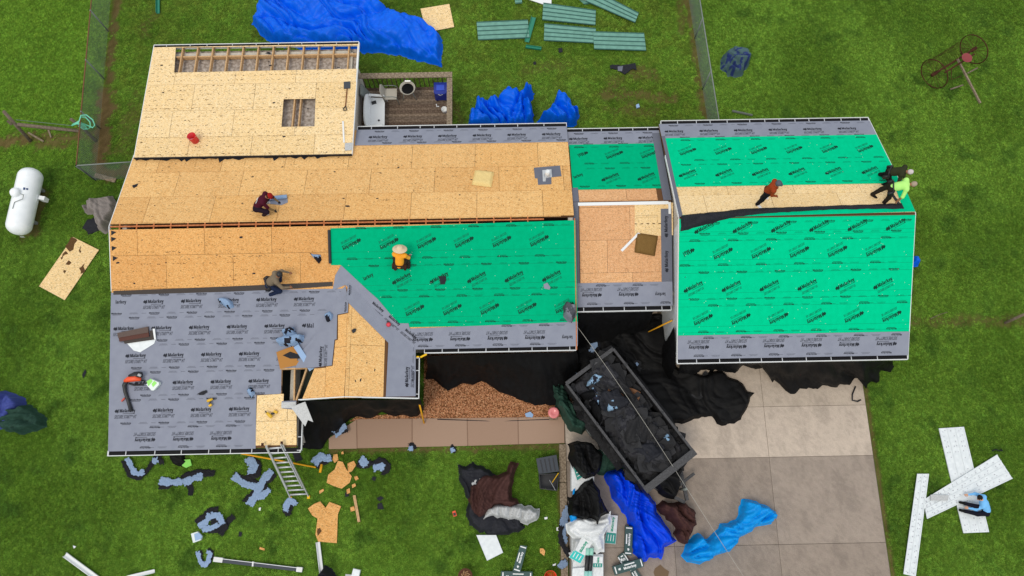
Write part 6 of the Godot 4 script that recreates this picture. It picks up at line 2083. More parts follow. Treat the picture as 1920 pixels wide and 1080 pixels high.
func pallets() -> void:
	var st: SurfaceTool
	var g := "wrapped shingle bundles by the driveway edge"
	# stacks: white-wrapped bundles in layers, seen mostly from above
	var ground := [pts([2.254, -1.262, 3.119, -1.247, 3.111, -0.212, 2.212, -0.189]), pts([2.164, 1.036, 3.414, 1.059, 3.367, 1.992, 2.128, 1.969]), pts([2.166, 2.008, 3.325, 2.029, 3.272, 3.074, 2.125, 3.053])]
	var where := ["under the upper black cover", "in the stack under torn white film", "in the stack at the driveway's lower edge"]
	for k in 3:
		for layer in 4:
			st = mb()
			var q := PackedVector2Array()
			for v in ground[k]:
				q.append(centre(ground[k]) + (v - centre(ground[k])) * (0.98 - 0.02 * (layer % 2)))
			prism(st, q, flat_xf(), 0.05 + layer * 0.16, 0.2 + layer * 0.16)
			var c := centre(q)
			single(st, "shingle_bundle", M.pack_white if layer % 2 else M.film_grey, "white-wrapped layer %s, %s" % [where[k], ["at the bottom", "second from the bottom", "second from the top", "at the top"][layer]], "bundle", Vector3(c.x, 0.05 + layer * 0.16, c.y), g)
	bundle("white bundle with teal band lying on the concrete beside the stacks", pts([3.656, 0.677, 3.978, 0.721, 3.841, 1.735, 3.422, 1.69]), 0.05, 0.12, "white", g)
	bundle("tilted white bundle with bright teal band on top of the lower stack", pts([2.539, 1.426, 2.901, 1.636, 2.441, 2.344, 2.024, 2.117]), 0.7, 0.12, "white_bright", g)
	bundle("small white bundle with teal print beside the black rolls", pts([2.918, 2.097, 3.266, 2.121, 3.228, 2.486, 2.88, 2.479]), 0.7, 0.1, "white", g)
	bundle("white bundle showing a green name under the upper black cover", pts([2.754, -1.218, 2.98, -0.902, 2.446, -0.563, 2.309, -1.109]), 0.7, 0.1, "white", g)
	bundle("plain white bundle at the bottom edge of the lower stack", pts([2.144, 2.502, 2.59, 2.474, 2.566, 3.016, 2.105, 3.008]), 0.7, 0.11, "plain", g)
	# black rolls with pale ends
	for k in 2:
		var o := thing("underlayment_roll", ["black underlayment roll with teal end wrap lying on the lower stack, outer one", "black underlayment roll with teal end wrap lying on the lower stack, inner one"][k], "roll", Vector3(2.688, 0.7, 2.228))
		st = mb(true)
		var off := Vector3(0.14 * k, 0, 0)
		tube(st, [Vector3(2.705, 0.8, 2.074) + off, Vector3(2.643, 0.8, 2.584) + off], 0.075, 10)
		part(st, "roll", M.plastic_black, o, o.position)
		st = mb(true)
		tube(st, [Vector3(2.736, 0.8, 1.818) + off, Vector3(2.706, 0.8, 2.056) + off], 0.078, 10)
		part(st, "end_wrap", mat(c8(140, 196, 178), 0.4), o, o.position)
		st = mb(true)
		tube(st, [Vector3(2.643, 0.8, 2.602) + off, Vector3(2.606, 0.8, 2.981) + off], 0.078, 10)
		part(st, "end_wrap", mat(c8(150, 206, 196), 0.4), o, o.position)
	# torn film and covers over the stacks
	tarp("plastic_film", "torn white plastic film lying over the upper bundles", "film", pts([1.995, 1.009, 2.359, 0.771, 3.35, 0.714, 3.6, 0.472, 3.659, 0.851, 3.476, 1.317, 3.272, 1.463, 3.291, 1.871, 3.048, 2.051, 2.831, 1.678, 2.526, 1.486, 2.233, 1.444, 2.063, 1.291]), M.pack_white, {"amp": 0.16, "fold": 1.8, "seed": 101.0, "base": 0.7})
	tarp("plastic_film", "clear white film bunched on the left end of the lower stack", "film", pts([2.176, 1.405, 2.57, 1.375, 2.393, 1.855, 2.181, 2.256, 2.112, 2.034]), M.film_grey, {"amp": 0.12, "fold": 1.8, "seed": 102.0, "base": 0.7})
	tarp("stack_cover", "upper black cover bunched over a bundle stack beside the trailer", "cover", pts([2.1, -1.939, 2.571, -2.089, 3.107, -1.881, 3.492, -1.518, 3.384, -0.973, 3.051, -0.707, 2.807, -0.595, 2.517, -0.833, 2.193, -1.228]), M.black_cloth, {"amp": 0.3, "fold": 1.2, "dir": 0.9, "seed": 103.0, "base": 0.72})
	tarp("stack_cover", "lower black cover twisted tight over a bundle stack", "cover", pts([2.12, 0.651, 2.103, 0.063, 2.637, -0.367, 3.053, -0.746, 3.234, -0.356, 3.407, 0.144, 3.561, 0.602, 3.295, 0.786, 3.16, 1.121, 3.077, 0.819, 2.543, 0.885]), M.black_cloth, {"amp": 0.3, "fold": 1.3, "dir": 1.2, "seed": 104.0, "base": 0.72})
	tarp("blue_film", "scrap of bright blue film below the lower black cover", "film", pts([2.126, 0.5, 2.356, 0.656, 2.387, 0.844, 2.149, 0.915]), M.cyan, {"amp": 0.08, "seed": 105.0, "base": 0.72, "edge": 0.05})
	tarp("blue_film", "scrap of bright blue film above the lower black cover", "film", pts([2.193, -0.222, 2.397, -0.333, 2.389, -0.142, 2.224, 0.008]), M.cyan, {"amp": 0.08, "seed": 106.0, "base": 0.72, "edge": 0.05})
	tarp("stack_cover", "black cover trailing on the concrete between stack and trailer", "cover", pts([2.93, -1.613, 3.664, -1.802, 4.547, -0.98, 3.925, -0.892, 3.466, -0.76, 3.108, -1.006]), M.green_cloth, {"amp": 0.2, "seed": 107.0, "base": 0.05})
	tarp("stack_cover", "black sheet draped over the trailer tongue", "cover", pts([5.072, -0.458, 5.611, -0.738, 6.243, -1.155, 6.377, -0.821, 6.284, -0.147, 6.039, 0.192, 5.558, -0.007]), M.black_cloth, {"amp": 0.3, "fold": 1.1, "seed": 108.0, "base": 0.5})
	# dark green packs
	var gg := "dark green packs of roof trim"
	bundle("dark green pack standing along the royal blue tarp edge", pts([4.231, 1.086, 4.509, 1.129, 4.406, 2.148, 4.131, 2.105]), 0.05, 0.2, "green", gg)
	bundle("dark green pack lying aslant in front of the royal blue tarp", pts([4.778, 2.229, 4.818, 2.528, 3.735, 2.805, 3.653, 2.507]), 0.12, 0.2, "green", gg)
	bundle("short dark green pack wedged behind the slanting one", pts([4.096, 2.03, 4.316, 2.333, 4.03, 2.476, 3.889, 2.176]), 0.05, 0.14, "green", gg)
	bundle("dark green pack poking out below the slanting one", pts([4.298, 2.63, 4.5, 2.559, 4.789, 2.971, 4.467, 3.076]), 0.04, 0.12, "green", gg)
	bundle("dark green pack leaning on another one on the front lawn", pts([0.271, 1.691, 0.528, 1.733, 0.251, 2.658, -0.023, 2.579]), 0.22, 0.14, "green", gg)
	bundle("dark green pack lying flat under a leaning one on the front lawn", pts([0.706, 2.638, 0.696, 3.044, -0.482, 2.986, -0.457, 2.599]), 0.03, 0.18, "green", gg)

func deck_things() -> void:
	var st: SurfaceTool
	var y := 0.455
	# white moulded bench: seat, back on the house side, arms, legs
	var at := Vector3(-5.62, y, -15.95)
	var b := thing("garden_bench", "white moulded plastic bench on the deck against the house", "bench", at)
	var seat := at + Vector3(0.12, 0.42, 0)
	st = mb()
	prism(st, pts([seat.x - 0.3, seat.z - 0.75, seat.x + 0.25, seat.z - 0.72, seat.x + 0.34, seat.z - 0.5, seat.x + 0.36, seat.z + 0.55, seat.x + 0.28, seat.z + 0.72, seat.x - 0.3, seat.z + 0.75]), flat_xf(), seat.y - 0.05, seat.y)
	part(st, "seat", M.white, b, at)
	st = mb()
	var back := PackedVector2Array()
	for i in 13:
		var a := PI * i / 12.0
		back.append(Vector2(-cos(a) * 0.8, 0.02 + 0.5 * pow(sin(a), 0.45)))
	prism(st, back, Transform3D(Basis(Vector3(0, 0, 1), Vector3(-0.3, 0.954, 0).normalized(), Vector3(0.954, 0.3, 0)), seat + Vector3(-0.28, 0, 0)), -0.03, 0.03)
	part(st, "backrest", M.white, b, at)
	for s in [-1.0, 1.0]:
		st = mb()
		bar(st, seat + Vector3(-0.3, 0.24, 0.74 * s), seat + Vector3(0.3, 0.22, 0.7 * s), 0.1, 0.05)
		part(st, "armrest", M.white, b, at)
		for k in [-0.28, 0.3]:
			st = mb()
			bar(st, seat + Vector3(k, 0.2, 0.72 * s), Vector3(seat.x + k * 1.25, y, seat.z + 0.82 * s), 0.06, 0.06)
			part(st, "leg", M.white, b, at)
	st = mb()
	box(st, Transform3D(Basis(Vector3.UP, 0.3), seat + Vector3(-0.12, 0.02, -0.5)), Vector3(0.2, 0.04, 0.14))
	single(st, "dark_box", M.plastic_black, "small dark box lying on the white deck bench", "box", seat + Vector3(-0.12, 0, -0.5))
	st = mb()
	box(st, Transform3D(Basis(Vector3.UP, 0.8), seat + Vector3(0.12, 0.02, 0.35)), Vector3(0.07, 0.04, 0.07))
	single(st, "dark_wedge", M.plastic_black, "tiny dark wedge lying on the white deck bench", "wedge", seat + Vector3(0.12, 0, 0.35))
	# patio chair with a woven seat
	at = Vector3(-5.0, y, -16.85)
	var c := thing("patio_chair", "beige woven patio chair facing the deck, beside the white bench", "chair", at)
	st = mb()
	box(st, Transform3D(Basis(), at + Vector3(0.1, 0.42, 0)), Vector3(0.5, 0.03, 0.52))
	part(st, "seat", M.beige, c, at)
	st = mb()
	prism(st, pts([-0.25, 0, 0.25, 0, 0.25, 0.4, 0.16, 0.52, -0.16, 0.52, -0.25, 0.4]), Transform3D(Basis(Vector3(0, 0, 1), Vector3(-0.25, 0.97, 0), Vector3(0.97, 0.25, 0)), at + Vector3(-0.16, 0.44, 0)), -0.015, 0.015)
	part(st, "backrest", M.beige, c, at)
	for s in [-0.27, 0.27]:
		st = mb(true)
		tube(st, [at + Vector3(-0.2, 0.66, s), at + Vector3(0.2, 0.68, s), at + Vector3(0.36, 0.6, s), at + Vector3(0.38, 0.4, s), at + Vector3(0.4, 0.0, s)], 0.016, 6)
		part(st, "arm", M.galv, c, at)
		st = mb(true)
		tube(st, [at + Vector3(-0.16, 0.44, s), at + Vector3(-0.24, 0.0, s)], 0.016, 6)
		part(st, "leg", M.galv, c, at)
	# fire bowl grill
	at = Vector3(-4.15, y, -16.95)
	var gr := thing("grill", "round charcoal grill with an open bowl on the deck", "grill", at)
	st = mb(true)
	lathe(st, Transform3D(Basis(), at), pts([0, 0.5, 0.18, 0.53, 0.3, 0.66, 0.34, 0.76, 0.32, 0.77, 0.28, 0.68, 0, 0.62]), 20)
	part(st, "bowl", M.beige, gr, at)
	st = mb(true)
	lathe(st, Transform3D(Basis(), at), pts([0, 0.69, 0.2, 0.7, 0.27, 0.67]), 16)
	part(st, "ash", M.black, gr, at)
	for k in 3:
		st = mb(true)
		var a := TAU * k / 3.0 + 0.5
		tube(st, [at + Vector3(cos(a) * 0.2, 0.55, sin(a) * 0.2), at + Vector3(cos(a) * 0.34, 0, sin(a) * 0.34)], 0.018, 6)
		part(st, "leg", M.galv, gr, at)
	st = mb()
	box(st, Transform3D(Basis(Vector3.RIGHT, 0.5), at + Vector3(0.02, 0.75, -0.32)), Vector3(0.24, 0.3, 0.05))
	part(st, "side_shelf", M.alu, gr, at)
	# blue cooler
	at = Vector3(-2.75, y, -16.95)
	var co := thing("cooler", "dark blue cooler box in the corner of the deck", "cooler", at)
	st = mb()
	box(st, Transform3D(Basis(), at + Vector3(0, 0.36, 0)), Vector3(0.52, 0.5, 0.52))
	part(st, "body", M.bin_blue, co, at)
	st = mb()
	prism(st, pts([-0.28, -0.28, 0.28, -0.28, 0.28, 0.2, 0.18, 0.28, -0.18, 0.28, -0.28, 0.2]), Transform3D(Basis(Vector3.RIGHT, Vector3.BACK, Vector3.UP), at), 0.615, 0.67)
	part(st, "lid", M.bin_blue, co, at)
	st = mb()
	box(st, Transform3D(Basis(), at + Vector3(0, 0.68, -0.02)), Vector3(0.34, 0.02, 0.26))
	part(st, "lid_recess", mat(c8(44, 76, 190), 0.35), co, at)
	st = mb(true)
	tube(st, [at + Vector3(-0.1, 0.66, 0.29), at + Vector3(0, 0.64, 0.33), at + Vector3(0.1, 0.66, 0.29)], 0.012, 5)
	part(st, "handle", M.alu, co, at)
	for s in [-0.2, 0.2]:
		st = mb()
		box(st, Transform3D(Basis(), at + Vector3(s, 0.06, 0.1)), Vector3(0.05, 0.12, 0.3))
		part(st, "foot", M.plastic_black, co, at)
	bucket("pail", "small white pail standing on the deck by the railing", Vector3(-2.62, y, -16.2), 0.12, 0.24, M.white)
	st = mb()
	tube(st, [Vector3(-2.98, y + 0.04, -16.55), Vector3(-2.95, y + 0.05, -16.42), Vector3(-2.86, y + 0.04, -16.44)], 0.025, 5)
	single(st, "white_hook", M.white, "small white bent hook on the deck by the cooler", "hook", Vector3(-2.95, y, -16.45))
	st = mb()
	box(st, Transform3D(Basis(Vector3.BACK, 0.3), Vector3(-5.98, y + 0.45, -16.85)), Vector3(0.06, 0.9, 0.5))
	single(st, "grey_panel", M.galv, "flat grey panel leaning against the house wall on the deck", "panel", Vector3(-5.98, y, -16.85))

func hay_rake() -> void:
	var h1 := Vector3(18.807, 0.68, -17.513)
	var h2 := Vector3(20.76, 0.68, -18.702)
	var o := thing("hay_rake", "rusty antique hay rake with two large spoked wheels on the lawn", "hay rake", Vector3((h1.x + h2.x) * 0.5, 0, (h1.z + h2.z) * 0.5))
	var ax := (h2 - h1).normalized()
	var fw := Vector3(-ax.z, 0, ax.x)
	if fw.z < 0:
		fw = -fw
	for hub in [h1, h2]:
		var st := mb(true)
		var ring := []
		for i in 30:
			var a := TAU * i / 30.0
			ring.append(hub + fw * cos(a) * 0.68 + Vector3(0, sin(a) * 0.68, 0))
		tube(st, ring, 0.024, 5, true)
		var w := part(st, "wheel", M.rust, o, o.position)
		for i in 16:
			st = mb()
			var a := TAU * i / 16.0
			tube(st, [hub + ax * (0.04 if i % 2 else -0.04), hub + fw * cos(a) * 0.67 + Vector3(0, sin(a) * 0.67, 0)], 0.009, 4)
			part(st, "spoke", M.rust, w, o.position)
		st = mb(true)
		tube(st, [hub - ax * 0.14, hub + ax * 0.14], 0.075, 8)
		part(st, "hub", M.rust, w, o.position)
	var st := mb()
	bar(st, h1, h2, 0.07, 0.08)
	part(st, "axle", M.rust, o, o.position)
	st = mb()
	bar(st, h1.lerp(h2, 0.15) + fw * 0.22 + Vector3(0, 0.1, 0), h1.lerp(h2, 0.9) + fw * 0.22 + Vector3(0, 0.1, 0), 0.06, 0.06)
	part(st, "frame_bar", M.rust, o, o.position)
	for k in 18:
		st = mb()
		var q := h1.lerp(h2, 0.08 + 0.048 * k) - fw * 0.05
		tube(st, [q, q - fw * 0.35 + Vector3(0, 0.12, 0), q - fw * 0.62 + Vector3(0, -0.15, 0), q - fw * 0.6 + Vector3(0, -0.5, 0)], 0.008, 4)
		part(st, "tine", M.rust, o, o.position)
	st = mb()
	bar(st, h1.lerp(h2, 0.56) + Vector3(0, 0.08, 0), Vector3(20.85, 0.25, -16.287), 0.065, 0.08)
	part(st, "tongue", M.rail_wood, o, o.position)
	st = mb()
	bar(st, Vector3(19.593, 0.35, -16.934), Vector3(20.16, 0.4, -17.104), 0.05, 0.05)
	part(st, "hitch_bar", M.old_wood, o, o.position)
	st = mb()
	bar(st, Vector3(20.419, 0.45, -17.652), Vector3(20.916, 0.45, -17.909), 0.05, 0.05)
	part(st, "hitch_bar", M.old_wood, o, o.position)
	st = mb(true)
	tube(st, [h1.lerp(h2, 0.35) + fw * 0.2, Vector3(19.556, 0.6, -17.258), Vector3(19.975, 0.65, -17.404)], 0.02, 5)
	part(st, "lever", M.rust, o, o.position)
	st = mb(true)
	tube(st, [h1.lerp(h2, 0.72) + Vector3(0, 0.05, 0), Vector3(20.122, 1, -18.052)], 0.025, 5)
	part(st, "seat_post", M.rust, o, o.position)
	st = mb(true)
	var s0 := Vector3(20.059, 1.05, -17.995)
	lathe(st, Transform3D(Basis(ax, Vector3.UP, fw), s0), pts([0, 0, 0.14, 0.01, 0.2, 0.05, 0.23, 0.1, 0.21, 0.1, 0.12, 0.03, 0, 0.02]), 14)
	part(st, "seat", M.seat_red, o, o.position)

func ladder() -> void:
	var tl := Vector3(-8.78, 2.35, -1.956)
	var tr := Vector3(-8.173, 2.35, -2.001)
	var bl := Vector3(-8.441, 0, -0.148)
	var br := Vector3(-7.751, 0, -0.174)
	var o := thing("ladder", "aluminium extension ladder leaning on the porch eave", "ladder", bl.lerp(br, 0.5))
	for p in [[tl, bl], [tr, br]]:
		for k in 2:
			var st := mb()
			var a: Vector3 = p[0]
			var b: Vector3 = p[1]
			var off := (tr - tl).normalized() * (0.05 * k * (1.0 if p[0] == tl else -1.0)) + Vector3(0, 0.07 * k, 0)
			bar(st, a + off if k == 0 else a + off, (b if k == 0 else a.lerp(b, 0.8)) + off, 0.035, 0.08)
			part(st, "rail", M.alu, o, o.position)
		var st2 := mb()
		box(st2, Transform3D(Basis(), p[1] + Vector3(0, 0.04, 0)), Vector3(0.1, 0.08, 0.12))
		part(st2, "foot", M.yellow, o, o.position)
	for i in 11:
		var st := mb(true)
		var t := 0.05 + i * 0.088
		var e := (tr - tl).normalized() * 0.02
		bar(st, tl.lerp(bl, t) + e, tr.lerp(br, t) - e, 0.06, 0.045)
		part(st, "rung", M.alu, o, o.position)
	for q in [Vector3(-8.896, 2.36, -2.013), Vector3(-8.212, 2.36, -2.057)]:
		var st := mb()
		box(st, Transform3D(Basis(), q), Vector3(0.07, 0.08, 0.1))
		part(st, "end_cap", M.belt, o, o.position)

# ---------------------------------------------------------------- things lying on the roof
func on_roof(called: String) -> Callable:
	return func(x: float, z: float) -> float: return roof_y(called, x, z) + 0.03

func roof_board(called: String, label: String, category: String, roof: String, poly: PackedVector2Array, lift: float, thick: float, m: Material, group := "") -> MeshInstance3D:
	var st := mb()
	prism(st, poly, roofs[roof].xf, lift, lift + thick)
	var c := centre(poly)
	return single(st, called, m, label, category, on(roof, c.x, c.y, lift), group)

func wad(label: String, roof: String, poly: PackedVector2Array, sd: float, mix := 0.4, amp := 0.22) -> void:
	var st := crumple(poly, {"amp": amp, "fold": 2.2, "seed": sd, "base": on_roof(roof), "edge": 0.06, "a": lin(146, 174, 208), "b": lin(34, 36, 44), "mix": mix, "jag": 0.07})
	var c := centre(poly)
	single(st, "membrane_wad", M.cloth_mixed, label, "scrap", Vector3(c.x, roof_y(roof, c.x, c.y) + 0.02, c.y), "membrane scraps on the roof")

func roof_objects() -> void:
	var st: SurfaceTool
	bucket("bucket", "red bucket tipped over slightly on the rear addition roof", Vector3(-12.074, 3.138, -13.623), 0.16, 0.36, M.red, Vector3(-0.1, 0, 0.1))
	# shovel
	var sh := thing("shovel", "flat shovel with wooden handle lying on the rear addition roof", "shovel", Vector3(-6.354, 2.984, -15.563))
	st = mb()
	bar(st, Vector3(-6.328, 2.939, -16.237), Vector3(-6.308, 2.966, -15.908), 0.26, 0.02)
	part(st, "blade", M.plastic_grey, sh, sh.position)
	st = mb(true)
	tube(st, [Vector3(-6.304, 2.981, -15.898), Vector3(-6.32, 3.049, -15.075)], 0.022, 6)
	part(st, "handle", mat(c8(130, 84, 54), 0.7), sh, sh.position)
	st = mb(true)
	tube(st, [Vector3(-6.32, 3.049, -15.075), Vector3(-6.398, 3.057, -14.978), Vector3(-6.371, 3.065, -14.879), Vector3(-6.267, 3.063, -14.901), Vector3(-6.297, 3.051, -15.05)], 0.02, 6)
	part(st, "grip", M.plastic_black, sh, sh.position)
	roof_board("flashing_strip", "thin white flashing strip lying near the edge of the rear addition roof", "flashing", "WN", pts([7.946, 3.791, 8.009, 3.793, 8.108, 4.761, 8.046, 4.759]), 0.02, 0.02, M.white)
	roof_board("flashing_square", "pale torn flashing square at the corner of the rear addition roof", "flashing", "WN", pts([8.11, 4.785, 8.399, 4.766, 8.397, 5.099, 8.129, 5.118]), 0.02, 0.015, M.film_grey)
	# cushions
	cushion("cream foam cushion lying on the bare rear slope", "MN", pts([13.287, 2.44, 14, 2.537, 13.897, 3.282, 13.173, 3.134]), M.foam)
	cushion("brown foam cushion lying on the connector roof", "CS", pts([2.379, 2.883, 3.153, 2.75, 3.025, 2.017, 2.29, 2.169]), M.foam_brown)
	roof_board("flashing_strip", "white flashing strip beside the brown cushion on the connector roof", "flashing", "CS", pts([2.419, 2.902, 2.498, 2.861, 1.833, 2.197, 1.754, 2.258]), 0.03, 0.02, M.white)
	# vent pipe
	var vp := thing("vent_pipe", "white plumbing vent pipe with grey flashing on the rear slope", "vent", Vector3(1.534, 3.443, -11.708))
	st = mb()
	prism(st, pts([15.534, 2.327, 16.54, 2.24, 16.573, 2.783, 16.185, 2.828, 16.169, 3.174, 15.666, 3.189, 15.657, 2.87, 15.556, 2.868]), roofs.MN.xf, 0.013, 0.019)
	part(st, "membrane_patch", M.grey_dark, vp, vp.position)
	st = mb()
	prism(st, pts([15.855, 2.47, 16.204, 2.424, 16.206, 2.829, 15.982, 2.85, 15.954, 3.037, 15.853, 3.034]), roofs.MN.xf, 0.02, 0.026)
	part(st, "flashing_plate", M.alu, vp, vp.position)
	st = mb(true)
	var vb := Vector3(1.557, 3.427, -11.758)
	tube(st, [vb, vb + Vector3(0, 0.42, 0)], 0.085, 12)
	part(st, "pipe", M.white, vp, vp.position)
	st = mb(true)
	tube(st, [vb, vb + Vector3(0, 0.12, 0)], [0.14, 0.09], 12)
	part(st, "collar", M.alu, vp, vp.position)
	# scraps on the slopes
	roof_board("flat_patch", "dark patch lying on the green underlayment of the main front slope", "scrap", "MS", pts([11.945, 2.786, 12.199, 2.801, 12.216, 2.664, 12.154, 2.489, 11.998, 2.492]), 0.034, 0.012, M.felt)  # thin dark patch laid on the green strip
	roof_board("flat_patch", "pale grey scrap on the green underlayment of the main front slope", "scrap", "MS", pts([15.763, 2.426, 15.901, 2.483, 16.015, 2.305, 15.975, 2.227, 15.78, 2.27]), 0.036, 0.012, M.grey)
	roof_board("hand_tool", "small dark tool left on the boards above the porch", "tool", "PE", pts([2.367, 2.457, 2.43, 2.365, 2.414, 2.288, 2.295, 2.322, 2.251, 2.415]), 0.02, 0.03, M.plastic_black)
	wad("torn silver and black strips on the bare front slope", "MS", pts([-7.225, -8.745, -7.028, -8.701, -6.791, -8.655, -6.744, -8.49, -6.895, -8.391, -7.058, -8.537]), 121.0, 0.5, 0.08)
	wad("blue film corner folded on the upper porch roof", "SW", pts([-10.614, -7.201, -10.349, -7.297, -10.079, -7.11, -10.024, -6.907, -10.212, -6.83, -10.382, -6.994]), 122.0, 0.25, 0.14)
	wad("large blue membrane wad beside the tan board on the porch roof", "SW", pts([-8.425, -5.688, -8.198, -5.803, -8.137, -6.083, -7.826, -6.117, -7.733, -5.875, -7.458, -5.87, -7.482, -5.591, -7.707, -5.436, -8.097, -5.443, -8.368, -5.408]), 123.0, 0.3, 0.3)
	wad("blue membrane wad beside the white stick on the porch roof", "SW", pts([-6.699, -6.533, -6.55, -6.692, -6.348, -6.567, -6.378, -6.367, -6.526, -6.189, -6.665, -6.252]), 124.0, 0.3, 0.2)
	wad("small blue and black scrap on the lower porch roof", "SW", pts([-9.525, -3.929, -9.336, -4.003, -9.168, -3.825, -9.315, -3.712, -9.429, -3.694]), 125.0, 0.45, 0.1)
	roof_board("flat_patch", "two overlapped black scraps beside the yellow drill on the porch roof", "scrap", "SW", pts([3.172, 2.147, 3.344, 2.24, 3.498, 2.276, 3.537, 2.198, 3.384, 2.105, 3.269, 2.107]), 0.045, 0.015, M.felt)
	roof_board("underlayment_sheet", "loose grey underlayment sheet lying askew on the porch roof", "sheet", "SW", pts([7.509, 4.268, 7.916, 3.95, 8.071, 3.619, 7.548, 3.029, 6.851, 3.505]), 0.07, 0.008, M.grey)
	roof_board("flashing_strip", "white flashing stick lying on the porch roof by the blue wad", "flashing", "SW", pts([8.403, 5.205, 8.481, 5.164, 8.13, 4.548, 8.053, 4.569]), 0.1, 0.03, M.white)
	var tanb := roof_board("cardboard_sheet", "tan cardboard sheet beside the opening in the porch roof", "cardboard", "SW", pts([6.018, 3.597, 6.637, 3.818, 6.812, 3.544, 6.774, 3.275, 7.103, 3.269, 6.813, 3.12, 6.156, 2.997]), 0.05, 0.015, M.cardboard)
	st = mb()
	prism(st, pts([6.251, 3.477, 6.522, 3.608, 6.812, 3.506, 6.871, 3.35, 6.522, 3.356]), roofs.SW.xf, 0.067, 0.072)
	part(st, "black_tape", M.felt, tanb, tanb.position)
	st = mb()
	bar(st, Vector3(-7.716, 3.02, -5.452), Vector3(-7.147, 2.806, -4.601), 0.2, 0.03)
	single(st, "folded_membrane", M.film_blue, "folded pale blue membrane strip hanging over the roof opening", "scrap", Vector3(-7.437, 2.896, -5.039))
	# bundle of shingles with white wrapper
	var b := thing("open_shingle_bundle", "opened bundle of brown and grey shingles with white wrapper on the porch roof", "shingles", Vector3(-13.497, 2.997, -5.877))
	st = mb()
	prism(st, pts([0.535, 4.082, 1.656, 4.178, 1.582, 3.986, 1.084, 3.685, 0.851, 3.748]), roofs.SW.xf, 0.04, 0.05)
	part(st, "torn_wrapper", M.white_sheet, b, b.position)
	st = mb()
	prism(st, pts([0.277, 4.396, 1.378, 4.609, 1.401, 4.396, 0.32, 4.221]), roofs.SW.xf, 0.05, 0.13)
	part(st, "shingle", M.grey_shingle, b, b.position)
	st = mb()
	prism(st, pts([0.319, 4.24, 1.4, 4.415, 1.423, 4.24, 0.361, 4.085]), roofs.SW.xf, 0.05, 0.11)
	part(st, "shingle", M.brown_shingle, b, b.position)
	st = mb()
	prism(st, pts([1.438, 4.453, 1.593, 4.489, 1.637, 4.14, 0.537, 4.004, 0.496, 4.102, 1.461, 4.259]), roofs.SW.xf, 0.05, 0.09)
	part(st, "shingle", M.shingle_old, b, b.position)
	st = mb()
	prism(st, pts([1.553, 4.529, 1.631, 4.527, 1.676, 4.139, 1.618, 4.14]), roofs.SW.xf, 0.092, 0.12)
	part(st, "wrapper_edge", M.white, b, b.position)
	# leaf blower
	var lb := thing("leaf_blower", "orange and black leaf blower lying on the porch roof", "blower", Vector3(-13.661, 2.677, -4.313))
	st = mb(true)
	tube(st, [Vector3(-13.865, 2.847, -4.311), Vector3(-13.723, 2.877, -4.361), Vector3(-13.455, 2.884, -4.394), Vector3(-13.273, 2.856, -4.356)], [0.05, 0.1, 0.11, 0.06], 8)
	part(st, "orange_housing", M.tool_orange, lb, lb.position)
	st = mb(true)
	tube(st, [Vector3(-13.706, 2.861, -4.479), Vector3(-13.505, 2.887, -4.51), Vector3(-13.247, 2.871, -4.527)], [0.06, 0.12, 0.1], 8)
	part(st, "engine", M.plastic_black, lb, lb.position)
	st = mb(true)
	tube(st, [Vector3(-13.304, 3.026, -4.503), Vector3(-13.208, 3.018, -4.465)], 0.05, 8)
	part(st, "fuel_cap", M.film_grey, lb, lb.position)
	st = mb(true)
	tube(st, [Vector3(-13.795, 2.806, -4.354), Vector3(-13.903, 2.739, -4.173), Vector3(-13.869, 2.669, -3.932), Vector3(-13.778, 2.592, -3.653), Vector3(-13.656, 2.515, -3.277)], [0.08, 0.08, 0.07, 0.065, 0.075], 8)
	part(st, "tube", M.plastic_black, lb, lb.position)
	st = mb(true)
	tube(st, [Vector3(-13.359, 2.756, -4.354), Vector3(-13.195, 2.728, -4.317), Vector3(-13.25, 2.701, -4.186), Vector3(-13.557, 2.698, -4.173), Vector3(-13.741, 2.73, -4.23)], 0.03, 6)
	part(st, "harness", M.plastic_black, lb, lb.position)
	st = mb()
	bar(st, Vector3(-14.018, 2.566, -3.622), Vector3(-13.905, 2.588, -3.732), 0.05, 0.05)
	part(st, "throttle_grip", mat(c8(190, 90, 80), 0.5), lb, lb.position)
	# green and white tub
	var tu := thing("nail_tub", "white tub with bright green lid print on the porch roof", "tub", Vector3(-12.851, 2.655, -4.205))
	st = mb()
	prism(st, pts([1.393, 2.525, 1.564, 2.714, 1.836, 2.594, 1.856, 2.516, 1.667, 2.309, 1.59, 2.31]), roofs.SW.xf, 0.035, 0.2)
	part(st, "tub", M.tub_white, tu, tu.position)
	st = mb()
	prism(st, pts([1.411, 2.64, 1.563, 2.733, 1.623, 2.636, 1.472, 2.466]), roofs.SW.xf, 0.201, 0.206)
	prism(st, pts([1.586, 2.54, 1.68, 2.654, 1.778, 2.575, 1.646, 2.424]), roofs.SW.xf, 0.201, 0.206)
	part(st, "green_print", M.lid_green, tu, tu.position)
	# yellow tools
	nailer("yellow cordless drill lying on the porch roof", Vector3(-10.798, 2.542, -3.605), 0.4, 0.9)
	nailer("yellow nail gun with coiled hose on the sheathing by the ladder", Vector3(-8.679, 2.427, -3.043), 2.4, 1.1)
	# grey bag with plastic at the roof corner
	st = crumple(pts([1.939, -6.712, 2.18, -6.83, 2.47, -6.662, 2.476, -6.338, 2.309, -6.1, 2.076, -6.144, 2.005, -6.347]), {"amp": 0.3, "fold": 1.8, "seed": 131.0, "base": on_roof("MS"), "edge": 0.08, "a": lin(132, 136, 146), "b": lin(84, 86, 92), "mix": 0.5})
	single(st, "tool_bag", M.cloth_mixed, "grey bag with coiled cord at the corner of the main front slope", "bag", Vector3(2.191, 3.006, -6.386))
	st = mb(true)
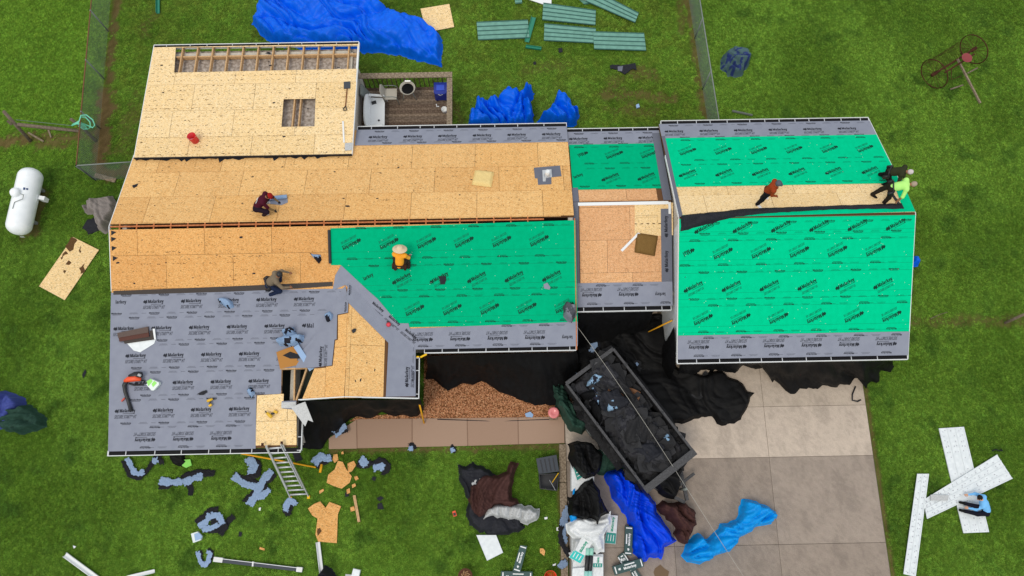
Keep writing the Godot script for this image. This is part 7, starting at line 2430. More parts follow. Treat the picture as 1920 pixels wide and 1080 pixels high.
	lathe(st, Transform3D(Basis(), Vector3(-4.39, 2.951, -6.179)), pts([0, 0, 0.07, 0.02, 0.09, 0.06, 0.05, 0.11, 0, 0.12]), 10)
	single(st, "red_cap", mat(c8(214, 60, 76), 0.4), "small red cap on the valley strip of the front slope", "cap", Vector3(-4.39, 2.951, -6.179))
	st = mb()
	bar(st, Vector3(-4.442, 3.011, -6.306), Vector3(-4.367, 2.969, -6.174), 0.05, 0.04)
	single(st, "utility_knife", M.plastic_black, "black utility knife beside the small red cap on the valley", "knife", Vector3(-4.424, 2.996, -6.289))
	# roll that the crouching worker handles
	var rl := thing("membrane_roll", "part-used blue-grey membrane roll under a crouching worker on the rear slope", "roll", Vector3(-8.671, 3.777, -10.713))
	st = mb(true)
	tube(st, [Vector3(-9.184, 3.808, -10.837), Vector3(-8.68, 3.788, -10.9), Vector3(-8.175, 3.768, -10.964)], 0.075, 10)
	part(st, "roll", M.film_blue, rl, rl.position)
	st = mb()
	prism(st, pts([5.205, 3.638, 6.289, 3.584, 6.347, 3.842, 6.128, 3.965, 5.561, 3.876, 5.266, 3.768]), roofs.MN.xf, 0.016, 0.03)
	part(st, "loose_end", M.grey, rl, rl.position)
	roof_board("flat_patch", "pair of black scraps near the gable end of the rear slope", "scrap", "MN", pts([0.325, 2.877, 0.433, 2.826, 0.54, 2.776, 0.521, 2.934, 0.42, 3.011]), 0.014, 0.01, M.felt)

func cushion(label: String, roof: String, poly: PackedVector2Array, m: Material) -> void:
	var c := centre(poly)
	var xf: Transform3D = roofs[roof].xf
	var st := mb(true)
	var n := 14
	var g := []
	for j in n + 1:
		for i in n + 1:
			var u := float(i) / n
			var v := float(j) / n
			var q := poly[0].lerp(poly[1], u).lerp(poly[3].lerp(poly[2], u), v)
			var e: float = pow(clampf(1.0 - pow(absf(u * 2 - 1), 8.0), 0, 1) * clampf(1.0 - pow(absf(v * 2 - 1), 8.0), 0, 1), 0.5)
			g.append(xf * Vector3(q.x, q.y, 0.015 + 0.13 * e + 0.012 * noise.get_noise_2d(u * 3.0, v * 3.0 + c.x)))
	for j in n:
		for i in n:
			var k := j * (n + 1) + i
			quad(st, g[k], g[k + n + 1], g[k + n + 2], g[k + 1])
	var o := thing("cushion", label, "cushion", on(roof, c.x, c.y, 0.013))
	part(st, "pad", m, o, o.position)
	st = mb(true)
	var ring := []
	for e in 4:
		for k in 5:
			var q := poly[e].lerp(poly[(e + 1) % 4], k / 5.0)
			ring.append(xf * Vector3(q.x, q.y, 0.03))
	tube(st, ring, 0.015, 5, true)
	part(st, "seam", m, o, o.position)

func nailer(label: String, at: Vector3, turn: float, s: float) -> void:
	var o := thing("power_tool", label, "tool", at)
	var xf := Transform3D(Basis(Vector3.UP, turn).scaled(Vector3.ONE * s), at)
	var st := mb(true)
	tube(st, [xf * Vector3(-0.13, 0.09, 0), xf * Vector3(-0.04, 0.1, 0), xf * Vector3(0.1, 0.1, 0)], [0.05 * s, 0.06 * s, 0.04 * s], 8)
	part(st, "motor_housing", M.tool_yellow, o, at)
	st = mb()
	bar(st, xf * Vector3(-0.03, 0.08, 0.02), xf * Vector3(-0.07, 0.06, 0.17), 0.06 * s, 0.06 * s)
	part(st, "handle", M.plastic_black, o, at)
	st = mb()
	box(st, xf * Transform3D(Basis(Vector3.UP, 0.25), Vector3(-0.08, 0.05, 0.2)), Vector3(0.12, 0.09, 0.08))
	part(st, "battery", M.tool_yellow, o, at)
	st = mb(true)
	tube(st, [xf * Vector3(0.1, 0.1, 0), xf * Vector3(0.2, 0.09, 0)], [0.03 * s, 0.012 * s], 8)
	part(st, "nose", M.plastic_black, o, at)

# ---------------------------------------------------------------- people
# bones: [a, b, radius a, radius b, colour]; meshed as surface nets over a smooth union of tapered capsules
func field_mesh(st: SurfaceTool, bones: Array, cell: float, blend: float) -> void:
	var lo := Vector3.INF
	var hi := -Vector3.INF
	for b in bones:
		var r: float = maxf(b[2], b[3]) + cell * 3.0
		lo = lo.min(b[0] - Vector3.ONE * r).min(b[1] - Vector3.ONE * r)
		hi = hi.max(b[0] + Vector3.ONE * r).max(b[1] + Vector3.ONE * r)
	var n := Vector3i(((hi - lo) / cell).ceil()) + Vector3i.ONE
	var total := n.x * n.y * n.z
	var d := PackedFloat32Array()
	d.resize(total)
	d.fill(1.0)
	var who := PackedInt32Array()
	who.resize(total)
	var best := PackedFloat32Array()
	best.resize(total)
	best.fill(9.0)
	for bi in bones.size():
		var b: Array = bones[bi]
		var a: Vector3 = b[0]
		var e: Vector3 = b[1]
		var ra: float = b[2]
		var rb: float = b[3]
		var pad := maxf(ra, rb) + blend * 1.5 + cell * 2.0
		var i0 := Vector3i(((a.min(e) - Vector3.ONE * pad - lo) / cell).floor()).clamp(Vector3i.ZERO, n - Vector3i.ONE)
		var i1 := Vector3i(((a.max(e) + Vector3.ONE * pad - lo) / cell).ceil()).clamp(Vector3i.ZERO, n - Vector3i.ONE)
		var ax := e - a
		var l2 := maxf(ax.length_squared(), 1e-8)
		for z in range(i0.z, i1.z + 1):
			for y in range(i0.y, i1.y + 1):
				var row := (z * n.y + y) * n.x
				for x in range(i0.x, i1.x + 1):
					var p := lo + Vector3(x, y, z) * cell
					var t := clampf((p - a).dot(ax) / l2, 0.0, 1.0)
					var q := p.distance_to(a + ax * t) - lerpf(ra, rb, t)
					var k := row + x
					if q < best[k]:
						best[k] = q
						who[k] = bi
					var o := d[k]
					var h := maxf(blend - absf(o - q), 0.0) / blend
					d[k] = minf(o, q) - h * h * blend * 0.25
	var vert := {}
	var step := [0, 1, n.x, n.x + 1, n.x * n.y, n.x * n.y + 1, n.x * n.y + n.x, n.x * n.y + n.x + 1]
	var nxy := n.x * n.y
	for z in n.z - 1:
		for y in n.y - 1:
			for x in n.x - 1:
				var k := z * nxy + y * n.x + x
				var neg := 0
				for s in step:
					if d[k + s] < 0.0:
						neg += 1
				if neg == 0 or neg == 8:
					continue
				var sum := Vector3.ZERO
				var cnt := 0
				for e in [[0, 1], [2, 3], [4, 5], [6, 7], [0, 2], [1, 3], [4, 6], [5, 7], [0, 4], [1, 5], [2, 6], [3, 7]]:
					var da := d[k + step[e[0]]]
					var db := d[k + step[e[1]]]
					if (da < 0.0) != (db < 0.0):
						var t := da / (da - db)
						var pa := Vector3(e[0] & 1, (e[0] >> 1) & 1, (e[0] >> 2) & 1)
						var pb := Vector3(e[1] & 1, (e[1] >> 1) & 1, (e[1] >> 2) & 1)
						sum += pa.lerp(pb, t)
						cnt += 1
				vert[k] = lo + (Vector3(x, y, z) + sum / cnt) * cell
	for k in vert:
		for axis in 3:
			var da := d[k]
			var db := d[k + [1, n.x, nxy][axis]]
			if (da < 0.0) == (db < 0.0):
				continue
			var u: int = [n.x, nxy, 1][axis]
			var v: int = [nxy, 1, n.x][axis]
			if not (vert.has(k - u) and vert.has(k - v) and vert.has(k - u - v)):
				continue
			st.set_color(bones[who[k]][4])
			if da < 0.0:
				quad(st, vert[k], vert[k - v], vert[k - u - v], vert[k - u])
			else:
				quad(st, vert[k], vert[k - u], vert[k - u - v], vert[k - v])

# pose: directions for each limb; x east, z towards the driveway, y up. Lengths are those of an adult.
func person(label: String, foot: Vector3, p: Dictionary, c: Dictionary) -> Node3D:
	var fwd: Vector3 = p.face.normalized()
	var spine: Vector3 = p.spine.normalized()
	var side: Vector3 = (p.get("side", fwd.cross(Vector3.UP)) as Vector3).normalized()       # the person's right
	var J := {}
	J.pelvis = Vector3.ZERO
	J.chest = spine * 0.40
	J.neck = J.chest + (spine + fwd * 0.1).normalized() * 0.13
	var hd: Vector3 = p.head.normalized()
	J.head = J.neck + hd * 0.16
	for s in ["l", "r"]:
		var k := 1.0 if s == "r" else -1.0
		J["hip" + s] = side * 0.09 * k
		J["knee" + s] = J["hip" + s] + p["thigh" + s].normalized() * 0.43
		J["ankle" + s] = J["knee" + s] + p["shin" + s].normalized() * 0.41
		J["toe" + s] = J["ankle" + s] + (p.get("foot" + s, fwd) as Vector3).normalized() * 0.19
		J["sh" + s] = J.chest + spine * 0.07 + side * 0.175 * k
		J["el" + s] = J["sh" + s] + p["arm" + s].normalized() * 0.29
		J["wr" + s] = J["el" + s] + p["fore" + s].normalized() * 0.25
	var low := 9.0
	for s in ["l", "r"]:
		low = minf(low, minf(J["toe" + s].y - 0.035, minf(J["ankle" + s].y - 0.05, J["knee" + s].y - 0.06)))
	low = minf(low, -0.12)
	var lead: Vector3 = J[p.get("anchor", "anklel")]
	var off := foot - Vector3(lead.x, low, lead.z)
	for k in J:
		J[k] += off
	var o := thing("person", label, "person", foot)
	var bones := []
	var top: Color = c.top
	var leg: Color = c.leg
	var skin: Color = c.get("skin", lin(150, 104, 78))
	var sleeve: Color = c.get("sleeve", top)
	var shoe: Color = c.get("shoe", lin(40, 36, 34))
	var fore: Color = c.get("fore", skin)
	bones.append([J.hipl, J.hipr, 0.125, 0.125, leg])
	bones.append([J.pelvis + spine * 0.04, J.pelvis + spine * 0.2, 0.14, 0.15, top])
	bones.append([J.pelvis + spine * 0.2, J.chest, 0.15, 0.16, top])
	bones.append([J.shl, J.shr, 0.095, 0.095, top])
	bones.append([J.chest + spine * 0.02, J.neck, 0.1, 0.06, top])
	for s in ["l", "r"]:
		bones.append([J["hip" + s], J["knee" + s], 0.11, 0.085, leg])
		bones.append([J["knee" + s], J["ankle" + s], 0.085, 0.065, leg])
		bones.append([J["ankle" + s], J["toe" + s], 0.058, 0.05, shoe])
		bones.append([J["sh" + s], J["el" + s], 0.076, 0.062, sleeve])
		bones.append([J["el" + s], J["wr" + s], 0.048, 0.034, fore])
	var st := mb(true)
	field_mesh(st, bones, 0.018, 0.032)
	# head on a finer grid: skull, jaw, nose, ears, neck
	var hf: Vector3 = (p.get("look", fwd) as Vector3)
	hf = (hf - hd * hf.dot(hd)).normalized()
	var hs := hf.cross(hd).normalized()
	var h: Vector3 = J.head
	var hair: Color = c.get("hair", lin(36, 30, 28))
	var hb := [[J.neck - hd * 0.06, h, 0.055, 0.05, skin], [h + hd * 0.02 - hf * 0.015, h + hd * 0.035 - hf * 0.02, 0.094, 0.09, hair], [h + hf * 0.035 - hd * 0.01, h + hf * 0.03 - hd * 0.06, 0.07, 0.055, skin], [h + hf * 0.1 + hd * 0.005, h + hf * 0.115 - hd * 0.025, 0.012, 0.017, skin]]
	for k in [-1.0, 1.0]:
		hb.append([h + hs * 0.088 * k, h + hs * 0.094 * k - hd * 0.03, 0.016, 0.013, skin])
		hb.append([h + hs * 0.033 * k + hf * 0.097 + hd * 0.012, h + hs * 0.036 * k + hf * 0.097 + hd * 0.012, 0.009, 0.009, lin(24, 20, 18)])
	hb.append([h + hf * 0.092 - hd * 0.06 - hs * 0.02, h + hf * 0.092 - hd * 0.06 + hs * 0.02, 0.007, 0.007, lin(110, 58, 52)])
	field_mesh(st, hb, 0.0085, 0.02)
	for s in ["l", "r"]:
		hand(st, J["wr" + s], (J["wr" + s] - J["el" + s]).normalized(), side * (1.0 if s == "r" else -1.0), c.get("glove", skin))
	part(st, "body", M.skin_marks, o, o.position)
	joints = J.merged({"node": o, "hd": hd, "hf": hf, "hs": hs, "spine": spine, "side": side, "fwd": fwd})
	return o

var joints := {}

# palm, four unequal fingers bent at two knuckles, and a thumb leaving the side of the palm
func hand(st: SurfaceTool, wrist: Vector3, d: Vector3, out: Vector3, skin: Color) -> void:
	var w := (out - d * out.dot(d)).normalized()           # across the palm, thumb side inwards
	var n := d.cross(w).normalized()
	if n.y > 0.0:
		n = -n                                              # fingers curl downwards
	var b := [[wrist - d * 0.02, wrist + d * 0.07, 0.027, 0.024, skin], [wrist + d * 0.05 + w * 0.022, wrist + d * 0.05 - w * 0.022, 0.02, 0.02, skin]]
	var ls := [0.066, 0.076, 0.072, 0.056]
	for i in 4:
		var q := wrist + d * (0.082 - 0.004 * absf(i - 1.5)) + w * (0.03 - 0.02 * i)
		var q1: Vector3 = q + (d * 0.9 + n * 0.35).normalized() * ls[i] * 0.45
		var q2: Vector3 = q1 + (d * 0.5 + n * 0.85).normalized() * ls[i] * 0.32
		var q3: Vector3 = q2 + (d * 0.15 + n).normalized() * ls[i] * 0.25
		b.append([q, q1, 0.009, 0.0085, skin])
		b.append([q1, q2, 0.0085, 0.008, skin])
		b.append([q2, q3, 0.008, 0.007, skin])
	var t := wrist + d * 0.03 - w * 0.03
	var t1 := t + (d * 0.6 - w * 0.7 + n * 0.2).normalized() * 0.04
	b.append([t, t1, 0.012, 0.01, skin])
	b.append([t1, t1 + (d * 0.85 - w * 0.2 + n * 0.4).normalized() * 0.032, 0.01, 0.008, skin])
	field_mesh(st, b, 0.0062, 0.008)

func at_head(y := 0.0) -> Transform3D:
	return Transform3D(Basis(joints.hs, joints.hd, -joints.hf), joints.head + joints.hd * y)

func cap(called: String, m: Material, brim: float, backwards := false) -> void:
	var o: Node3D = joints.node
	var st := mb(true)
	lathe(st, at_head(0.03) * Transform3D(Basis(), Vector3(0, 0, 0.018)), pts([0.108, -0.01, 0.112, 0.02, 0.105, 0.06, 0.08, 0.095, 0.04, 0.112, 0, 0.116]), 16)
	if brim > 0.0:
		var k := 1.0 if backwards else -1.0
		var xf := at_head(0.03)
		var p := PackedVector2Array()
		for i in 9:
			var a := PI * i / 8.0
			p.append(Vector2(cos(a) * 0.085, k * (0.07 + sin(a) * brim)))
		prism(st, p, xf * Transform3D(Basis(Vector3.RIGHT, Vector3.BACK, Vector3.UP), Vector3.ZERO), -0.004, 0.008)
	part(st, called, m, o, o.position)

func tool_belt(m: Material) -> void:
	var o: Node3D = joints.node
	var st := mb(true)
	var sp: Vector3 = joints.spine
	var sd: Vector3 = joints.side
	var fw := sp.cross(sd).normalized()
	var ring := []
	for i in 14:
		var a := TAU * i / 14.0
		ring.append(joints.pelvis + sp * 0.07 + sd * cos(a) * 0.2 + fw * sin(a) * 0.155)
	tube(st, ring, 0.028, 6, true)
	for k in [-1.0, 1.0]:
		box(st, Transform3D(Basis(sd, sp, fw), joints.pelvis + sd * 0.22 * k - sp * 0.03), Vector3(0.08, 0.2, 0.16))
	part(st, "tool_belt", m, o, o.position)

func people() -> void:
	var o: Node3D
	# crouching over a roll, back to the sky
	o = person("person in maroon sweatshirt and red cap crouching over a membrane roll", Vector3(-8.936, 3.852, -10.603), {"face": Vector3(1, 0, -0.1), "spine": Vector3(0.75, 0.62, -0.5), "head": Vector3(0.9, 0.25, -0.1), "side": Vector3(-0.2, 0, 1), "look": Vector3(0.4, -1, 0.2), "thighl": Vector3(0.8, 0.25, -0.35), "shinl": Vector3(-0.55, -0.8, 0.1), "thighr": Vector3(0.9, 0.05, 0.3), "shinr": Vector3(-0.55, -0.8, 0.0), "arml": Vector3(0.7, -0.5, 0.2), "forel": Vector3(0.6, -0.7, 0.4), "armr": Vector3(0.35, -0.8, 0.3), "forer": Vector3(0.7, -0.6, 0.2)}, {"top": lin(74, 28, 42), "leg": lin(34, 28, 34), "fore": lin(118, 96, 62), "sleeve": lin(74, 28, 42), "glove": lin(36, 36, 40), "shoe": lin(190, 186, 180)})
	cap("cap", M.cap_red, 0.08)
	var st := mb()
	var sp: Vector3 = joints.spine
	var bk: Vector3 = sp.cross(joints.side).normalized()
	if bk.y < 0:
		bk = -bk
	var bx := Transform3D(Basis(-joints.side, sp, bk), joints.pelvis + sp * 0.27 + bk * 0.155)
	dash(st, bx * Transform3D(Basis(), Vector3(0, 0.03, 0)), 0.24, 0.03)
	dash(st, bx * Transform3D(Basis(), Vector3(0, -0.03, 0)), 0.22, 0.06)
	part(st, "back_print", M.white_ink, o, o.position)
	# kneeling at the lower edge of the boards
	o = person("person in olive jacket and dark beanie kneeling at the edge of the boards", Vector3(-8.582, 3.295, -7.233), {"face": Vector3(1, 0, -0.25), "spine": Vector3(0.7, 0.6, -0.25), "head": Vector3(0.75, 0.65, -0.3), "look": Vector3(0.8, -1, 0), "side": Vector3(0.25, 0, 1), "thighl": Vector3(0.85, -0.3, -0.4), "shinl": Vector3(-0.2, -1, 0.1), "thighr": Vector3(0.9, -0.35, 0.4), "shinr": Vector3(-0.9, -0.35, 0.2), "arml": Vector3(0.6, -0.5, -0.4), "forel": Vector3(0.8, -0.5, 0.1), "armr": Vector3(0.5, -0.6, 0.5), "forer": Vector3(0.8, -0.5, -0.2), "anchor": "ankler"}, {"top": lin(122, 108, 90), "leg": lin(30, 40, 66), "sleeve": lin(128, 112, 92), "fore": lin(130, 114, 94)})
	cap("beanie", M.plastic_black, 0.05)
	tool_belt(M.plastic_black)
	# straw hat
	o = person("person in orange shirt and wide straw hat kneeling on green underlayment", Vector3(-3.897, 3.56, -8.124), {"face": Vector3(0.15, 0, -1), "spine": Vector3(0.12, 0.8, -0.6), "head": Vector3(0.1, 0.8, -0.55), "side": Vector3(1, 0, 0.15), "look": Vector3(0.1, -0.5, -1), "thighl": Vector3(-0.25, -0.45, -0.8), "shinl": Vector3(0, -0.35, 0.95), "thighr": Vector3(0.35, -0.2, -0.8), "shinr": Vector3(0.05, -0.6, 0.8), "arml": Vector3(-0.25, -0.8, -0.35), "forel": Vector3(0.1, -0.6, -0.8), "armr": Vector3(0.35, -0.85, 0.0), "forer": Vector3(0.1, -0.7, -0.6), "anchor": "pelvis"}, {"top": lin(250, 166, 52), "leg": lin(60, 48, 44), "sleeve": lin(250, 172, 64), "glove": lin(180, 184, 190)})
	st = mb(true)
	lathe(st, at_head(0.05), pts([0.26, -0.015, 0.24, 0.004, 0.12, 0.012, 0.11, 0.05, 0.095, 0.09, 0.05, 0.105, 0, 0.1]), 22)
	lathe(st, at_head(0.045), pts([0.11, 0.0, 0.24, -0.006, 0.26, -0.016]), 22)
	part(st, "straw_hat", M.straw, o, o.position)
	st = mb(true)
	var nk: Vector3 = joints.neck
	quad(st, nk + Vector3(-0.14, 0.02, 0.04), nk + Vector3(0.16, 0.02, 0.06), nk + Vector3(0.06, -0.02, 0.2), nk + Vector3(-0.02, -0.03, 0.22))
	part(st, "neck_scarf", M.grey_cap, o, o.position)
	tool_belt(M.belt)
	# standing on the garage boards
	o = person("person in rust-orange jacket and grey cap standing on the garage boards", Vector3(9.017, 4.492, -10.018), {"face": Vector3(1, 0, 0.2), "spine": Vector3(0.16, 1, 0.02), "head": Vector3(0.3, 1, 0.05), "side": Vector3(-0.2, 0, 1), "look": Vector3(1, -0.6, 0.2), "thighl": Vector3(0.25, -1, -0.05), "shinl": Vector3(-0.1, -1, 0), "thighr": Vector3(-0.12, -1, 0.12), "shinr": Vector3(-0.12, -1, 0.02), "arml": Vector3(0.15, -1, -0.1), "forel": Vector3(0.7, -0.6, 0.1), "armr": Vector3(0.1, -1, 0.2), "forer": Vector3(0.7, -0.5, -0.1), "footr": Vector3(0.6, -0.05, 0.8), "anchor": "ankler"}, {"top": lin(150, 62, 30), "leg": lin(26, 26, 30), "shoe": lin(224, 224, 224), "sleeve": lin(150, 62, 30), "fore": lin(150, 62, 30)})
	cap("cap", M.grey_cap, 0.09)
	# kneeling at the garage gable
	o = person("person in dark green vest and pale headscarf kneeling at the garage gable edge", Vector3(14.278, 3.958, -11.289), {"face": Vector3(0.8, 0, 0.6), "spine": Vector3(0.72, 0.55, 0.18), "head": Vector3(0.85, 0.3, 0.35), "look": Vector3(0.5, -1, 0.4), "side": Vector3(-0.5, 0, 0.86), "thighl": Vector3(0.6, -0.75, -0.05), "shinl": Vector3(-0.8, -0.35, -0.1), "thighr": Vector3(0.45, -0.7, 0.5), "shinr": Vector3(-0.75, -0.4, 0.1), "arml": Vector3(0.45, -0.8, 0.2), "forel": Vector3(0.1, -0.8, 0.6), "armr": Vector3(0.0, -0.8, 0.6), "forer": Vector3(0.1, -0.8, 0.5), "anchor": "kneel"}, {"top": lin(50, 54, 38), "leg": lin(28, 26, 28), "sleeve": lin(56, 60, 42), "fore": lin(60, 62, 46), "hair": lin(206, 196, 196)})
	tool_belt(M.plastic_black)
	# bending forwards in a bright shirt
	o = person("person in neon yellow shirt bending forward near the garage gable", Vector3(13.289, 4.338, -10.377), {"face": Vector3(1, 0, 0.15), "spine": Vector3(0.88, 0.48, 0.0), "head": Vector3(0.95, 0.25, 0.05), "side": Vector3(-0.15, 0, 1), "look": Vector3(0.5, -1, 0.1), "thighl": Vector3(-0.4, -0.9, -0.02), "shinl": Vector3(-0.35, -0.93, 0.05), "thighr": Vector3(0.2, -0.95, 0.3), "shinr": Vector3(-0.15, -0.95, 0.25), "arml": Vector3(0.25, -0.95, -0.35), "forel": Vector3(0.0, -1, 0.0), "armr": Vector3(-0.2, -0.7, 0.65), "forer": Vector3(-0.3, -0.9, 0.25), "footl": Vector3(0.7, -0.2, 0.7), "anchor": "anklel"}, {"top": lin(182, 240, 130), "leg": lin(40, 34, 32), "sleeve": lin(182, 240, 130), "shoe": lin(26, 24, 24), "hair": lin(168, 150, 132)})
	tool_belt(M.plastic_black)
	# sitting on the white panels
	o = person("person in light blue shirt sitting on the white panels on the lawn", Vector3(17.877, 0.12, 0.798), {"face": Vector3(-1, 0, -0.25), "spine": Vector3(-0.45, 0.55, -0.72), "head": Vector3(-0.75, 0.3, -0.6), "look": Vector3(-1, -0.7, 0.1), "side": Vector3(0.25, 0, -1), "thighl": Vector3(-0.95, 0.3, 0.05), "shinl": Vector3(-0.85, -0.45, -0.25), "thighr": Vector3(-0.95, 0.3, -0.15), "shinr": Vector3(-0.85, -0.45, -0.3), "arml": Vector3(-0.5, -0.5, 0.3), "forel": Vector3(-0.9, -0.1, -0.2), "armr": Vector3(-0.6, -0.5, -0.35), "forer": Vector3(-0.9, -0.1, 0.1), "anchor": "pelvis"}, {"top": lin(120, 186, 240), "leg": lin(26, 28, 36), "sleeve": lin(120, 186, 240), "fore": lin(120, 186, 240), "shoe": lin(24, 24, 26), "skin": lin(206, 158, 132)})

# ---------------------------------------------------------------- lawn
func lawn_tone(x: float, z: float) -> Color:
	var n1 := noise.get_noise_3d(x * 0.16, z * 0.16, 1.0)
	var n2 := noise.get_noise_3d(x * 0.55, z * 0.55, 2.0)
	var n3 := noise.get_noise_3d(x * 1.7, z * 1.7, 3.0)
	var g := lin(88, 121, 38).lerp(lin(108, 145, 50), clampf(0.5 + 0.9 * n1 + 0.45 * n2 + 0.25 * n3, 0, 1))
	g = g.lerp(lin(62, 94, 32), clampf(0.9 * n2 - 0.2 + 0.5 * n3, 0, 0.8))
	var west := smoothstep(-17.0, -19.5, x) * smoothstep(-13.0, -15.5, z)
	g = g.lerp(lin(110, 150, 46), 0.7 * west)
	# thin yellowish wear in the fenced back yard
	var back := smoothstep(-14.0, -15.5, z) * smoothstep(-18.5, -17.0, x) * smoothstep(9.0, 8.0, x)
	g = g.lerp(lin(104, 126, 44), back * clampf(0.3 + 0.6 * n3 + 0.5 * n2, 0, 0.7))
	return g

func dirt_at(x: float, z: float) -> float:
	var n := 0.5 * noise.get_noise_3d(x * 1.3, z * 1.3, 11.0) + 0.3 * noise.get_noise_3d(x * 4.0, z * 4.0, 12.0)
	var d := 0.0
	for s in bare_strips:
		var q := Geometry2D.get_closest_point_to_segment(Vector2(x, z), s[0], s[1])
		d = maxf(d, smoothstep(s[2], s[2] * 0.35, q.distance_to(Vector2(x, z)) + n * s[2] * 0.9) * s[3])
	return d

var bare_strips := []

func ground() -> void:
	var strips := [
		pts([-17.831, -23.037, -17.665, -17.497]), 0.32, 0.9, pts([-17.665, -17.497, -17.492, -13.644]), 0.5, 1.0, pts([-17.492, -13.644, -15.773, -13.812]), 0.42, 0.9,
		pts([-22.488, -15.347, -20.645, -15.416]), 0.5, 0.9, pts([-20.645, -15.416, -18.8, -15.485]), 0.5, 0.8, pts([-18.596, -15.687, -17.716, -15.363]), 0.5, 0.7,
		pts([8.531, -22.56, 8.787, -15.914]), 0.25, 0.8, pts([14.877, -6.636, 21.822, -6.531]), 0.34, 0.6,
		pts([-19.854, -12.946, -19.957, -11.254]), 0.42, 0.75, pts([-19.994, -11.207, -20.42, -10.787]), 0.3, 0.6,
		pts([-6.998, -1.875, 1.905, -1.875]), 0.16, 0.8, pts([14.073, -4.106, 14.114, 3.235]), 0.14, 0.8, pts([1.775, -1.735, 1.731, 3.009]), 0.1, 0.7,
		pts([4.85, -17.755, 5.61, -16.547]), 0.5, 0.55, pts([4.347, -17.23, 7.407, -16.91]), 0.35, 0.7, pts([4.542, -16.435, 6.652, -16.266]), 0.3, 0.5, pts([8.177, -21.847, 8.151, -20.293]), 0.25, 0.6,
		pts([1.061, -18.551, 2.744, -18.737]), 0.4, 0.4, pts([-16.332, -17.208, -16.552, -15.138]), 0.7, 0.45, pts([-16.113, -21.576, -16.383, -20.737]), 0.5, 0.5, pts([5.955, -18.273, 6.663, -18.125]), 0.4, 0.6,
		pts([-2.284, -16.69, -1.766, -15.742]), 0.3, 0.6]
	for i in range(0, strips.size(), 3):
		bare_strips.append([strips[i][0], strips[i][1], strips[i + 1], strips[i + 2]])
	var xs := PackedFloat32Array([-90, -60, -40, -30])
	var zs := PackedFloat32Array([-90, -60, -42, -32])
	var v := -27.0
	while v < 27.0:
		xs.append(v)
		v += 0.16
	v = -27.0
	while v < 7.5:
		zs.append(v)
		v += 0.16
	for q in [30, 40, 60, 90]:
		xs.append(q)
	for q in [9, 14, 24, 50, 90]:
		zs.append(q)
	var verts := PackedVector3Array()
	var cols := PackedColorArray()
	var nrm := PackedVector3Array()
	for z in zs:
		for x in xs:
			var inside := x > -27.5 and x < 27.5 and z < 8.0 and z > -27.5
			verts.append(Vector3(x, 0.02 * noise.get_noise_2d(x * 0.4, z * 0.4) - 0.014 if inside else -0.01, z))
			var c := lawn_tone(x, z)
			if inside:
				var d := dirt_at(x, z)
				c = c.lerp(lin(146, 118, 84).lerp(lin(116, 90, 60), 0.5 + 0.5 * noise.get_noise_2d(x * 3.0, z * 3.0)), d)
			cols.append(c)
			nrm.append(Vector3.UP)
	var idx := PackedInt32Array()
	var w := xs.size()
	for j in zs.size() - 1:
		for i in w - 1:
			var k := j * w + i
			idx.append_array([k, k + 1, k + w, k + 1, k + w + 1, k + w])
	var arr := []
	arr.resize(Mesh.ARRAY_MAX)
	arr[Mesh.ARRAY_VERTEX] = verts
	arr[Mesh.ARRAY_COLOR] = cols
	arr[Mesh.ARRAY_NORMAL] = nrm
	arr[Mesh.ARRAY_INDEX] = idx
	var m := ArrayMesh.new()
	m.add_surface_from_arrays(Mesh.PRIMITIVE_TRIANGLES, arr)
	var o := MeshInstance3D.new()
	o.name = "ground"
	o.mesh = m
	o.material_override = M.lawn
	o.set_meta("kind", "structure")
	add_child(o)
	grass()

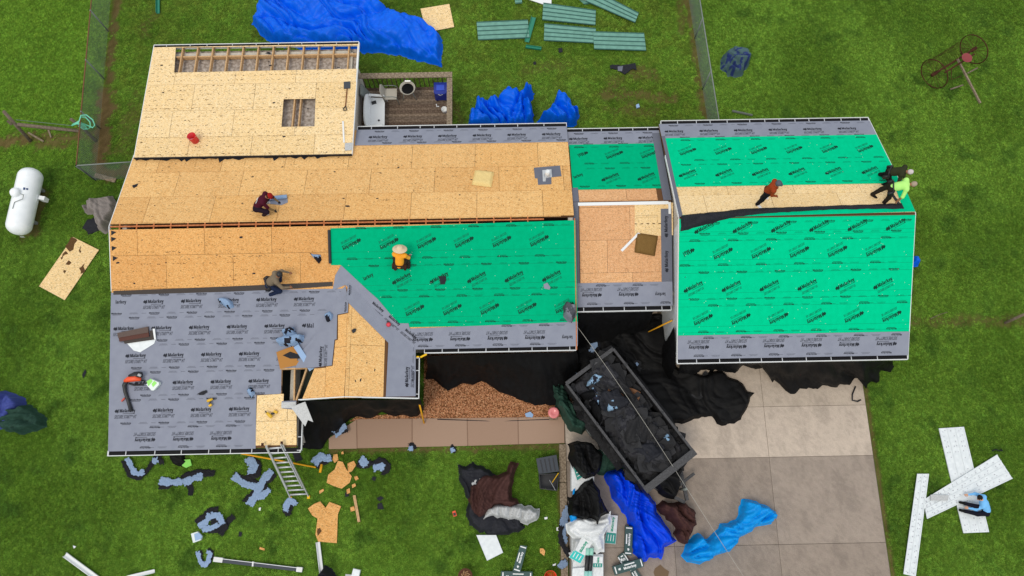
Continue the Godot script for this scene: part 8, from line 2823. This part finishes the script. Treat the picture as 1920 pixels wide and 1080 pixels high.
func grass() -> void:
	clear_rect(-14.2, 2.3, -13.9, -5.6)
	clear_rect(-14.1, -6.2, -17.8, -13.0)
	clear_rect(-14.2, -7.9, -7.0, -2.1)
	clear_rect(2.0, 14.3, -14.0, -5.0)
	var cell := 0.5
	var grid := {}
	for i in bare.size():
		var bb := Rect2(bare[i][0], Vector2.ZERO)
		for q in bare[i]:
			bb = bb.expand(q)
		for x in range(int(floor(bb.position.x / cell)), int(floor(bb.end.x / cell)) + 1):
			for z in range(int(floor(bb.position.y / cell)), int(floor(bb.end.y / cell)) + 1):
				var k := Vector2i(x, z)
				if not grid.has(k):
					grid[k] = []
				grid[k].append(i)
	var st := mb()
	var r := RandomNumberGenerator.new()
	r.seed = 99
	for b in 5:
		var a := TAU * b / 5.0 + r.randf()
		var d := Vector3(cos(a), 0, sin(a))
		var s := Vector3(-d.z, 0, d.x) * 0.007
		var root := d * 0.012
		var mid := d * 0.03 + Vector3(0, 0.028, 0)
		var tip := d * r.randf_range(0.05, 0.075) + Vector3(0, r.randf_range(0.03, 0.045), 0)
		quad(st, root - s, mid - s * 0.9, mid + s * 0.9, root + s)
		tri(st, mid - s * 0.9, tip, mid + s * 0.9)
	st.generate_normals()
	var mm := MultiMesh.new()
	mm.transform_format = MultiMesh.TRANSFORM_3D
	mm.use_colors = true
	mm.mesh = st.commit()
	var buf := PackedFloat32Array()
	var count := 0
	var z := -25.5
	while z < 4.2:
		var x := -24.5 if z < -8.0 else -21.5
		var xe := 24.5 if z < -8.0 else 21.5
		while x < xe:
			var q := Vector2(x + r.randf() * 0.06, z + r.randf() * 0.06)
			x += 0.062
			var blocked := false
			for i in grid.get(Vector2i(int(floor(q.x / cell)), int(floor(q.y / cell))), []):
				if Geometry2D.is_point_in_polygon(q, bare[i]):
					blocked = true
					break
			if blocked:
				continue
			var dd := 0.0
			if r.randf() < 0.999:
				dd = dirt_at(q.x, q.y) if near_dirt(q) else 0.0
			if dd > 0.0 and r.randf() < dd * 1.1:
				continue
			var c := lawn_tone(q.x, q.y)
			var t := r.randf_range(0.62, 1.55) * (1.0 + 0.28 * noise.get_noise_3d(q.x * 6.0, q.y * 6.0, 21.0) + 0.2 * noise.get_noise_3d(q.x * 2.4, q.y * 2.4, 22.0))
			c = Color(c.r * t * r.randf_range(0.9, 1.15), c.g * t, c.b * t)
			var a := r.randf() * TAU
			var s := r.randf_range(0.75, 1.35)
			var ca := cos(a) * s
			var sa := sin(a) * s
			buf.append_array([ca, 0.0, sa, q.x, 0.0, s, 0.0, -0.008, -sa, 0.0, ca, q.y, c.r, c.g, c.b, 1.0])
			count += 1
		z += 0.062
	mm.instance_count = count
	mm.buffer = buf
	var o := MultiMeshInstance3D.new()
	o.name = "grass"
	o.multimesh = mm
	o.material_override = M.blade
	o.set_meta("kind", "stuff")
	tag(o, "short mown green grass covering the yard round the house", "grass")
	add_child(o)

var dirt_cells := {}
func near_dirt(q: Vector2) -> bool:
	var k := Vector2i(int(floor(q.x)), int(floor(q.y)))
	if not dirt_cells.has(k):
		var c := Vector2(k) + Vector2(0.5, 0.5)
		var yes := false
		for s in bare_strips:
			if Geometry2D.get_closest_point_to_segment(c, s[0], s[1]).distance_to(c) < s[2] * 1.8 + 0.8:
				yes = true
		dirt_cells[k] = yes
	return dirt_cells[k]
